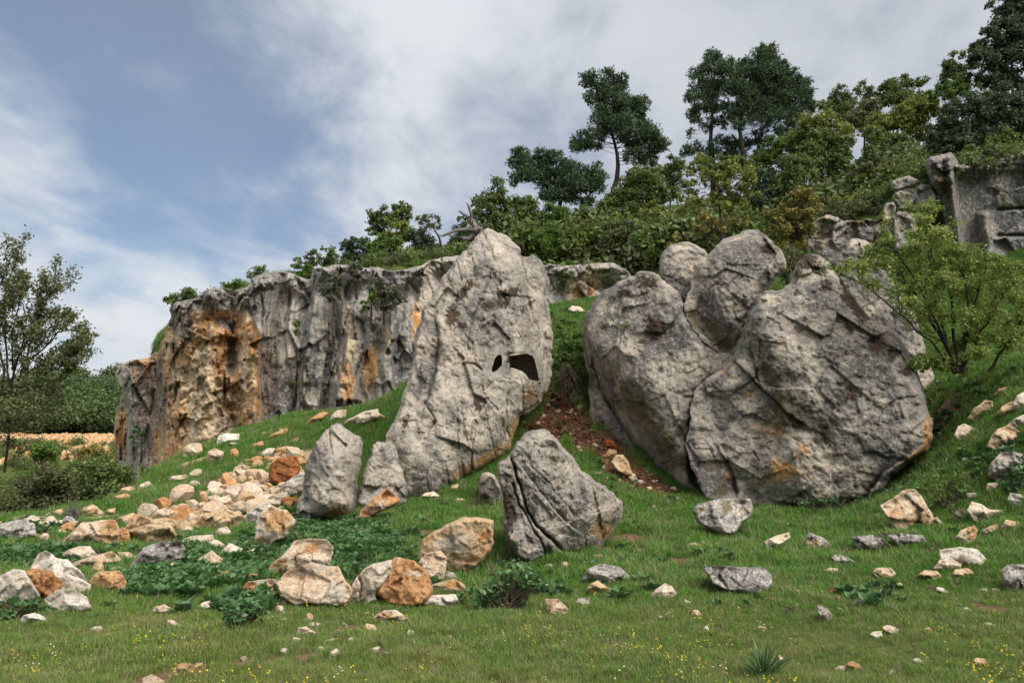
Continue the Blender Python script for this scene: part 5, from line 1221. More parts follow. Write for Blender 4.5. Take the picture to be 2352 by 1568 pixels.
def small_stone(px, py, wpx, hpx, mat, label, group, seed, Y=None, loose=None):
    g = ground_pt(px, py + hpx * .3) if Y is None else np.array([*PT(px, py, Y)[:2], PT(px, py, Y)[2]])
    s = g[1] / FP
    v, f = stone_mesh(wpx * s * 1.05, hpx * s * 1.25, max(wpx, hpx) * s * .85, seed, wpx > 16)
    if loose is not None:
        loose.append((v + g + (0, 0, hpx * s * .3), f))
        return
    rg = np.random.default_rng(seed + 5)
    c = g + (0, 0, hpx * s * .30)
    z = np.zeros(len(v))
    at = {a: z for a in ATTRS}
    at = dict(at, stain=z + rg.choice([0, 0, .12, .3]), pale=z + rg.choice([0, .1, .3]))
    o = mesh_obj('stone', v + c, f, M[mat], None, c, False, at)
    # say which stone: size, colour and the nearest nameable boulder
    near = sorted(MARKS, key=lambda q: math.hypot(q[0] - px, (q[1] - py) * 1.5))
    near = next(q[2] for q in near if len(q[2].split()) <= 9)
    size_w = 'tiny' if wpx < 11 else 'small' if wpx < 20 else 'middling' if wpx < 30 else 'larger'
    hue = {'cream': 'cream', 'white': 'whitish', 'tan': 'tan', 'orange': 'orange', 'red': 'reddish brown', 'mottled': 'grey'}[mat]
    return tag(o, f'{size_w} {hue} stone by the {near}', 'stone', f'{size_w} {hue} stones by the {near}'[:110])


SM5 = 'small pale stone scattered in the short grass of the front meadow'
SM6 = 'small pale stone scattered in the lush grass below the largest rock'
SMR = 'loose small stone in the rubble slope between mound and upright slab'
SMM = 'small stone lying in the grass of the green mound'
SMG = 'small stone on red soil in the gap between the big rocks'
SME = 'small stone in the rubble row along the terrace edge'
small = []
for a in [(725, 750, 1330, 1375), (690, 735, 1268, 1315), (250, 305, 1378, 1420), (440, 480, 1155, 1185), (180, 285, 1318, 1345), (345, 400, 1313, 1350), (475, 540, 1368, 1390), (170, 210, 1355, 1395), (1270, 1315, 1145, 1175), (1312, 1362, 1165, 1197), (1455, 1495, 1240, 1270), (210, 235, 1330, 1350), (550, 600, 1395, 1418), (690, 720, 1220, 1240), (120, 160, 1180, 1200), (1145, 1170, 1235, 1255)]:
    small.append((5, a, SM5, 'stones in the front meadow'))
for a in [(635, 670, 1098, 1122), (520, 582, 1245, 1278), (1240, 1282, 1090, 1117), (1605, 1652, 1376, 1420), (1380, 1420, 1410, 1450), (1570, 1628, 1130, 1165), (1605, 1660, 1195, 1220), (810, 960, 1530, 1570), (770, 800, 1195, 1215), (840, 870, 1230, 1245), (1025, 1050, 1352, 1378), (525, 570, 1385, 1402), (690, 730, 1475, 1490), (1430, 1460, 1440, 1460), (1540, 1570, 1465, 1480), (820, 850, 1440, 1455), (1585, 1620, 1240, 1260), (910, 930, 1340, 1352)]:
    small.append((4, a, SM5, 'stones in the front meadow'))
for a in [(395, 445, 1093, 1135), (445, 505, 1155, 1185), (1540, 1640, 1240, 1290), (1475, 1540, 1280, 1310), (1770, 1840, 1252, 1285), (2130, 2190, 1228, 1258), (938, 980, 1415, 1465), (1710, 1770, 1428, 1455), (1570, 1602, 1495, 1525), (830, 880, 1240, 1265), (515, 545, 1240, 1275), (235, 280, 1185, 1203), (195, 215, 1210, 1226), (700, 720, 1128, 1145), (800, 825, 1145, 1158), (2330, 2370, 1450, 1475), (590, 610, 1185, 1200)]:
    small.append((6, a, SM5, 'stones in the front meadow'))
for a in [(888, 990, 1078, 1102), (1030, 1080, 1040, 1080), (1230, 1302, 1072, 1112), (980, 1012, 998, 1022), (1103, 1132, 1005, 1026), (1175, 1207, 1035, 1060), (1230, 1277, 1030, 1057), (890, 925, 1035, 1056), (1510, 1577, 1035, 1060), (1845, 1912, 1022, 1046), (2095, 2150, 1025, 1046), (2170, 2212, 1026, 1050), (1955, 2037, 1135, 1160), (425, 510, 770, 815), (490, 540, 757, 785), (180, 252, 788, 816), (180, 215, 770, 785), (108, 162, 800, 835), (110, 140, 835, 862), (150, 217, 925, 950), (1110, 1160, 1062, 1078), (1015, 1080, 1112, 1128), (1270, 1305, 1132, 1145), (1365, 1400, 1078, 1095),
          (230, 262, 570, 590), (275, 310, 596, 616), (425, 445, 640, 662), (290, 315, 670, 690), (1320, 1340, 630, 645), (1605, 1650, 992, 1010), (1130, 1150, 1060, 1070), (1500, 1530, 600, 615), (760, 780, 820, 835), (820, 845, 800, 815)]:
    small.append((6, a, SM6, 'stones in the lush grass'))
for a in [(1573, 1642, 880, 932), (1458, 1548, 885, 915), (1748, 1832, 835, 872), (1695, 1748, 890, 910), (1560, 1610, 950, 970), (1830, 1870, 1060, 1085), (1870, 1915, 1068, 1090), (1985, 2045, 800, 838), (2065, 2130, 785, 815), (2030, 2100, 925, 950), (2010, 2040, 990, 1005), (1585, 1620, 840, 862), (1475, 1510, 1010, 1060)]:
    small.append((5, a, SM6, 'stones in the lush grass'))
for a in [(1770, 1810, 360, 390), (1830, 1880, 390, 412), (1810, 1850, 320, 345), (1755, 1790, 190, 210), (1660, 1700, 225, 245), (1660, 1690, 210, 228), (2015, 2060, 405, 432), (2060, 2110, 440, 465), (1960, 2000, 430, 460), (1900, 1930, 400, 425), (2090, 2130, 400, 415), (2150, 2190, 490, 520), (2230, 2260, 500, 530), (2200, 2240, 440, 462), (1870, 1890, 470, 490), (1930, 1965, 490, 505), (2100, 2140, 550, 580), (1960, 2010, 370, 405)]:
    small.append((5, a, SMG, 'stones on the red soil'))
for a in [(985, 1015, 1195, 1230), (1145, 1175, 1165, 1200), (1190, 1230, 1150, 1170), (1070, 1110, 1170, 1195), (960, 985, 1240, 1265), (1200, 1235, 1100, 1115), (1020, 1045, 1140, 1160), (1120, 1140, 1210, 1225), (1180, 1200, 1195, 1210), (880, 905, 1240, 1258), (1240, 1262, 1060, 1075)]:
    small.append((2, a, SMG, 'stones on the red soil'))
for a in [(905, 930, 405, 425), (1020, 1075, 430, 455), (1090, 1150, 412, 450), (1060, 1080, 520, 545), (1095, 1160, 345, 390), (960, 1000, 480, 495), (830, 860, 550, 565), (1130, 1180, 500, 530), (1030, 1060, 515, 535), (1330, 1390, 232, 250), (1400, 1440, 205, 225), (1620, 1655, 165, 185), (1665, 1720, 165, 185), (1680, 1705, 120, 140), (1600, 1640, 110, 135), (1320, 1390, 190, 210), (1100, 1130, 320, 340), (1185, 1240, 150, 165), (1940, 1990, 75, 100), (880, 930, 520, 540), (640, 670, 580, 600), (560, 600, 610, 630), (1500, 1540, 130, 155), (1720, 1750, 60, 80), (900, 960, 455, 470)]:
    small.append((4, a, SMM, 'stones on the green mound'))
for i, (k, (x0, x1, y0, y1), lb, gp) in enumerate(small):
    c = cv(k, [((x0 + x1) / 2, (y0 + y1) / 2)])[0]
    s = CROP[k][0]
    rgi = random.Random(i * 7 + 3)
    mt = rgi.choice(['cream', 'cream', 'white', 'tan', 'cream'] if 'pale' in lb else ['cream', 'tan', 'orange', 'cream', 'tan'])
    if (k, x0) in ((6, 1230), (4, 1380)):
        mt = 'red'
    small_stone(c[0], c[1], (x1 - x0) * s, (y1 - y0) * s, mt, lb, gp, i + 100)

# rubble slope and terrace edge: loose stones, larger ones lower down
rg = np.random.default_rng(5)
LOOSE = []
RUB = cv(4, [(880, 630), (1000, 545), (1130, 540), (1200, 480), (1330, 360), (1400, 300), (1480, 260), (1600, 225), (1745, 235), (1740, 380), (1700, 560), (1600, 600), (1480, 580), (1400, 640), (1300, 690), (1120, 700), (1000, 720)])
done = []
for _ in range(9000):
    if len(done) >= 320:
        break
    q = np.array([rg.uniform(RUB[:, 0].min(), RUB[:, 0].max()), rg.uniform(RUB[:, 1].min(), RUB[:, 1].max())])
    if not inside(q[None], RUB)[0]:
        continue
    w = rg.choice([15, 23, 34, 46, 60], p=[.27, .27, .24, .14, .08])
    if any((q[0] - a) ** 2 + ((q[1] - b) * 1.4) ** 2 < ((w + c) * .29) ** 2 for a, b, c in done):
        continue
    done.append((q[0], q[1], w))
done.sort(key=lambda q: -q[2])
for i, (x, y, w) in enumerate(done):
    small_stone(x, y, w, w * rg.uniform(.45, .85), rg.choice(['cream', 'cream', 'tan', 'orange', 'tan', 'orange']), SMR, 'stones of the rubble slope', 2000 + i, loose=LOOSE if i > 110 else None)
BIGR = []
for _ in range(4000):
    q = np.array([rg.uniform(560, 1740) * .4, rg.uniform(240, 760) * .4 + 940.8])
    w = rg.uniform(38, 74)
    x4, y4 = q[0] / .4, (q[1] - 940.8) / .4
    if len(BIGR) >= 26 or abs(y4 - (790 - .36 * (x4 - 560))) > 120 or x4 > 1640 and y4 < 420:
        continue
    if any(math.hypot(q[0] - a, (q[1] - b) * 1.5) < (w + c) * .42 for a, b, c in BIGR) or any(math.hypot(q[0] - a, (q[1] - b) * 1.5) < w * .45 for a, b, _l in MARKS):
        continue
    BIGR.append((q[0], q[1], w))
for i, (x, y, w) in enumerate(BIGR):
    small_stone(x, y, w, w * rg.uniform(.5, .8), rg.choice(['cream', 'tan', 'orange', 'cream']), SMR, None, 4000 + i)
# more stones on the grassy slope that climbs past the largest rock
for i in range(26):
    x, y = rg.uniform(2020, 2345), rg.uniform(930, 1330)
    w = rg.uniform(9, 26)
    small_stone(x, y, w, w * rg.uniform(.5, .8), rg.choice(['cream', 'mottled', 'tan', 'cream']), SM6, None, 5000 + i)
EDGE = cv(4, [(-20, 640), (120, 620), (330, 600), (470, 590), (600, 545), (640, 560), (500, 640), (420, 700), (330, 730), (200, 760), (0, 760)])
n = 0
while n < 34:
    q = np.array([rg.uniform(EDGE[:, 0].min(), EDGE[:, 0].max()), rg.uniform(EDGE[:, 1].min(), EDGE[:, 1].max())])
    if inside(q[None], EDGE)[0]:
        w = rg.uniform(10, 34)
        small_stone(q[0], q[1], w, w * rg.uniform(.5, .8), rg.choice(['cream', 'white', 'tan', 'mottled', 'cream']), SME, 'stones along the terrace edge', 3000 + n)
        n += 1
_v = np.concatenate([a for a, b in LOOSE]); _o = np.cumsum([0] + [len(a) for a, b in LOOSE])
tag(mesh_obj('rubble', _v, np.concatenate([b + k for (a, b), k in zip(LOOSE, _o)]), M['tan'], None, None, False, {a: np.zeros(len(_v)) for a in ATTRS}), 'smallest loose stones of the rubble slope', kind='stuff')

# ------------------------------------------------------------------ trees and shrubs
class Mesh:
    def __init__(self):
        self.v, self.f, self.n = [], [], 0

    def add(self, v, f):
        self.v.append(v); self.f.append(f + self.n); self.n += len(v)

    def tube(self, pts, r0, r1, sides=5):
        p = np.asarray(pts, float); k = len(p)
        if k < 2:
            return
        t = np.gradient(p, axis=0); t /= np.linalg.norm(t, axis=1)[:, None] + 1e-9
        ref = np.where(np.abs(t[:, 2:3]) > .9, [[1., 0, 0]], [[0, 0, 1.]])
        a = np.cross(t, ref); a /= np.linalg.norm(a, axis=1)[:, None] + 1e-9
        b = np.cross(t, a)
        r = (r0 + (r1 - r0) * np.linspace(0, 1, k) ** .8)[:, None, None]
        th = np.arange(sides) * 2 * math.pi / sides
        v = p[:, None] + r * (np.cos(th)[None, :, None] * a[:, None] + np.sin(th)[None, :, None] * b[:, None])
        i = np.arange(sides); j = (i + 1) % sides
        f = np.concatenate([np.c_[q * sides + i, q * sides + j, (q + 1) * sides + j, (q + 1) * sides + i] for q in range(k - 1)])
        self.add(v.reshape(-1, 3), f)

    def obj(self, name, mat, parent):
        if not self.v:
            return None
        return mesh_obj(name, np.concatenate(self.v), np.concatenate(self.f), mat, parent, None, True)


def curve(a, b, rg, sag=.12, n=6):
    """a slightly wandering limb from a to b that leaves steeply and levels out"""
    a, b = np.asarray(a, float), np.asarray(b, float)
    t = np.linspace(0, 1, n)[:, None]
    L = np.linalg.norm(b - a)
    p = a + (b - a) * t
    p[:, 2] += (np.sin(t[:, 0] * math.pi) * sag * L * rg.uniform(-.4, 1))
    w = rg.normal(size=(n, 3)) * L * .035
    w[0] = w[-1] = 0
    return p + w


def leaf_quads(c, out, L, ratio, rg, up=.45, wild=.8):
    """one rhombic leaf per centre"""
    n = len(c)
    nr = out * .7 + rg.normal(size=(n, 3)) * wild + np.array([0, 0, up])
    nr /= np.linalg.norm(nr, axis=1)[:, None] + 1e-9
    a = np.cross(nr, rg.normal(size=(n, 3))); a /= np.linalg.norm(a, axis=1)[:, None] + 1e-9
    b = np.cross(nr, a)
    L = (np.ones(n) * L * rg.uniform(.65, 1.3, n))[:, None]
    v = np.stack([c - a * L / 2, c + b * L * ratio / 2 + a * L * .05, c + a * L / 2, c - b * L * ratio / 2 + a * L * .05], 1)
    return v.reshape(-1, 3), np.arange(4 * n).reshape(-1, 4)


def needle_quads(c, out, L, rg, k=3):
    n = len(c)
    V = []
    d0 = out * .9 + rg.normal(size=(n, 3)) * .5 + np.array([0, 0, .35])
    for _ in range(k):
        d = d0 + rg.normal(size=(n, 3)) * .55
        d /= np.linalg.norm(d, axis=1)[:, None]
        s = np.cross(d, rg.normal(size=(n, 3))); s /= np.linalg.norm(s, axis=1)[:, None]
        l = (L * rg.uniform(.7, 1.3, n))[:, None]
        V.append(np.stack([c, c + d * l * .55 + s * l * .13, c + d * l, c + d * l * .55 - s * l * .13], 1))
    V = np.concatenate(V).reshape(-1, 3)
    return V, np.arange(len(V)).reshape(-1, 4)


def crown_points(c, r, rg, cover, leaf, squash=.9, clump=.30, gap=.0):
    """leaf centres of one bough: a handful of clumps near its surface, leaves scattered in each"""
    nc = int(np.clip(9 + 14 * min(r, 3), 9, 46))
    d = rg.normal(size=(nc, 3)); d /= np.linalg.norm(d, axis=1)[:, None]
    cc = c + d * (r * rg.uniform(.35, .92, nc))[:, None] * (1, 1, squash)
    tot = int(cover * 40 * r * r / (leaf * leaf))
    per = np.maximum(1, rg.poisson(tot / nc, nc))
    id_ = np.repeat(np.arange(nc), per)
    p = cc[id_] + rg.normal(size=(len(id_), 3)) * r * clump * (1, 1, .75)
    out = p - c
    out /= np.linalg.norm(out, axis=1)[:, None] + 1e-9
    tint = np.clip(rg.normal(.42, .16, nc)[id_] + rg.normal(0, .14, len(id_)), 0, 1)
    return p, out, tint, cc


ALL_TREES = []


def tree(name, label, cat, k, blobs, Y, trunk, leaf='oak', size=.16, cover=1.0, rtrunk=.14, group=None, style='leaf', depth=.7, seed=None, twigs=6, squash=.9, foot=None, clump=.27, spread=1.0, bark='bark', ratio=.55, wild=.8, stems=None):
    s, ox, _, oy = CROP[k]
    seed = seed if seed is not None else int(blobs[0][0] * 3 + blobs[0][1] + Y * 11)
    rg = np.random.default_rng(seed)
    t2 = cv(k, trunk)
    b0 = PT(t2[0, 0], t2[0, 1], Y)
    base = np.array([b0[0], Y, Hat(b0[0], Y) if foot is None else foot])
    if b0[2] - base[2] > (1.0 if cat == 'shrub' else 7):
        base[2] = b0[2] - .25
    root = empty(name, base)
    tag(root, label, cat, group)
    tr = Mesh()
    path = [base] + [PT(x, y, Y) for x, y in t2]
    path = np.array([p for i, p in enumerate(path) if i == 0 or p[2] > path[0][2] + .1])
    if len(path) < 2:
        path = np.array([base, base + (0, 0, .5)])
    tt = np.linspace(0, 1, 3 * len(path))
    key = np.linspace(0, 1, len(path))
    fine = np.stack([np.interp(tt, key, path[:, i]) for i in range(3)], 1)
    fine[0, 2] -= .4
    tr.tube(fine, rtrunk, rtrunk * .2, 8)
    stem_v = tr.v[0]
    V, F, T, n0 = [], [], [], 0
    if k in (7, 8, 9):
        sub = []
        for bx, by, br in blobs:
            a0 = rg.uniform(0, 6.28)
            for j in range(3):
                a = a0 + j * 2.09 + rg.uniform(-.5, .5)
                o_ = br * rg.uniform(.40, .66)
                sub.append((bx + math.cos(a) * o_, by + math.sin(a) * o_, br * rg.uniform(.46, .72)))
        blobs = sub
    for bx, by, br in blobs:
        c = PT(bx * s + ox, by * s + oy, Y)
        r = br * s / FP * Y * spread * (1.12 if k in (7, 8, 9) else 1)
        c = c + (0, rg.uniform(-1, 1) * depth * max(r, .5) * 1.3, 0)
        # a limb from the trunk to the bough, twigs on into its clumps
        cand = fine[fine[:, 2] < c[2] + r * .2]
        if not len(cand):
            cand = fine[:2]
        w = np.linalg.norm(cand - c, axis=1) + .6 * np.maximum(0, cand[:, 2] - c[2])
        a = cand[np.argmin(w)] if stems is None else cand[rg.integers(max(1, len(cand) - 3), len(cand))]
        rl = max(.018, min(rtrunk * .42, .05 * r))
        lim = curve(a, c, rg)
        tr.tube(lim, rl, rl * .4, 5)
        p, out, tint, cc = crown_points(c, r, rg, cover, size, squash, clump)
        for q in cc[:twigs]:
            tr.tube(curve(lim[rg.integers(3, 6)], q, rg, n=4), rl * .35, rl * .1, 3)
        if style == 'needle':
            v, f = needle_quads(p, out, size * 1.25, rg)
            tint = np.tile(tint, 3)
        else:
            v, f = leaf_quads(p, out, size, ratio, rg, wild=wild)
        V.append(v); F.append(f + n0); T.append(tint); n0 += len(v)
    tr.v, lv_ = [stem_v], tr.v[1:]
    stem_f, lf_ = tr.f[0], tr.f[1:]
    tr.f = [stem_f]
    stem = tr.obj('trunk', M[bark], root)
    if lv_:
        mesh_obj('limbs', np.concatenate(lv_), np.concatenate(lf_) - len(stem_v), M[bark], stem, None, True).location = (0, 0, 0)
    mesh_obj('crown', np.concatenate(V), np.concatenate(F), LEAF[leaf], root, None, False, None, {'tint': np.concatenate(T)})
    return root


G1, G2 = 'pines on the hillside', 'shrubs and trees of the hillside'
P1 = [(770, 390, 62), (720, 360, 30), (860, 420, 75), (930, 420, 62), (800, 520, 74), (900, 540, 90), (1000, 530, 74), (1070, 560, 62), (850, 640, 95), (980, 650, 100), (1090, 640, 55), (1150, 720, 64), (1180, 800, 60), (1080, 780, 85), (980, 760, 62), (1120, 880, 66), (1210, 790, 40), (700, 760, 56), (770, 770, 55), (670, 810, 34), (1040, 870, 56), (830, 720, 50), (950, 400, 40)]
tree('pine_tree', 'tall leaning pine with bare lower limbs in the middle of the hillside', 'tree', 7, P1, 50, [(905, 1090), (930, 1020), (938, 930), (932, 850), (905, 740), (880, 600), (830, 440)], 'pine', .2, .75, .27, G1, 'needle', twigs=10)
P2 = [(310, 880, 56), (290, 860, 36), (370, 940, 84), (290, 1010, 46), (470, 900, 70), (520, 870, 52), (450, 1000, 84), (560, 960, 74), (600, 1020, 74), (680, 1000, 70), (740, 1000, 70), (640, 1090, 84), (720, 1120, 80), (560, 1110, 60), (800, 980, 60), (640, 930, 56), (780, 1060, 60), (480, 1100, 50)]
tree('pine_tree', 'low dark spreading pine beside the tall leaning pine', 'tree', 7, P2, 48, [(560, 1230), (570, 1150), (550, 1060), (500, 960)], 'pine', .2, .8, .26, G1, 'needle', twigs=8)
P3 = [(1640, 290, 50), (1720, 330, 76), (1800, 260, 66), (1860, 220, 44), (1915, 200, 46), (1910, 290, 84), (1830, 380, 95), (1990, 330, 66), (1700, 440, 95), (1940, 430, 105), (2060, 430, 62), (2120, 390, 42), (1800, 530, 105), (1960, 540, 95), (2070, 530, 74), (2140, 550, 52), (1680, 560, 70), (2050, 620, 62), (1900, 630, 64), (1780, 620, 60), (2130, 460, 40), (1990, 700, 50), (1860, 720, 45), (1700, 660, 40)]
tree('pine_tree', 'broadest pine with a stout dark trunk on the hillside', 'tree', 7, P3, 52, [(1750, 940), (1738, 860), (1725, 770), (1712, 680), (1730, 560), (1800, 400), (1880, 260)], 'pine', .2, .75, .30, G1, 'needle', twigs=9)
P4 = [(1540, 225, 44), (1560, 300, 60), (1450, 330, 52), (1500, 300, 40), (1480, 420, 74), (1580, 420, 84), (1450, 540, 64), (1550, 540, 74), (1430, 630, 36), (1400, 480, 40), (1400, 720, 26), (1390, 830, 34), (1450, 800, 40), (1600, 640, 56), (1500, 660, 46), (1420, 590, 40), (1360, 850, 26), (1700, 810, 46), (1780, 790, 46), (1850, 810, 46), (1640, 860, 50), (1690, 880, 50), (1640, 780, 44), (1560, 790, 46), (1530, 860, 40)]
tree('pine_tree', 'pine with a shaded trunk pressed against the broadest pine', 'tree', 7, P4, 53.5, [(1545, 940), (1535, 860), (1528, 760), (1540, 600), (1540, 400)], 'pine', .2, .62, .34, G1, 'needle', twigs=9)

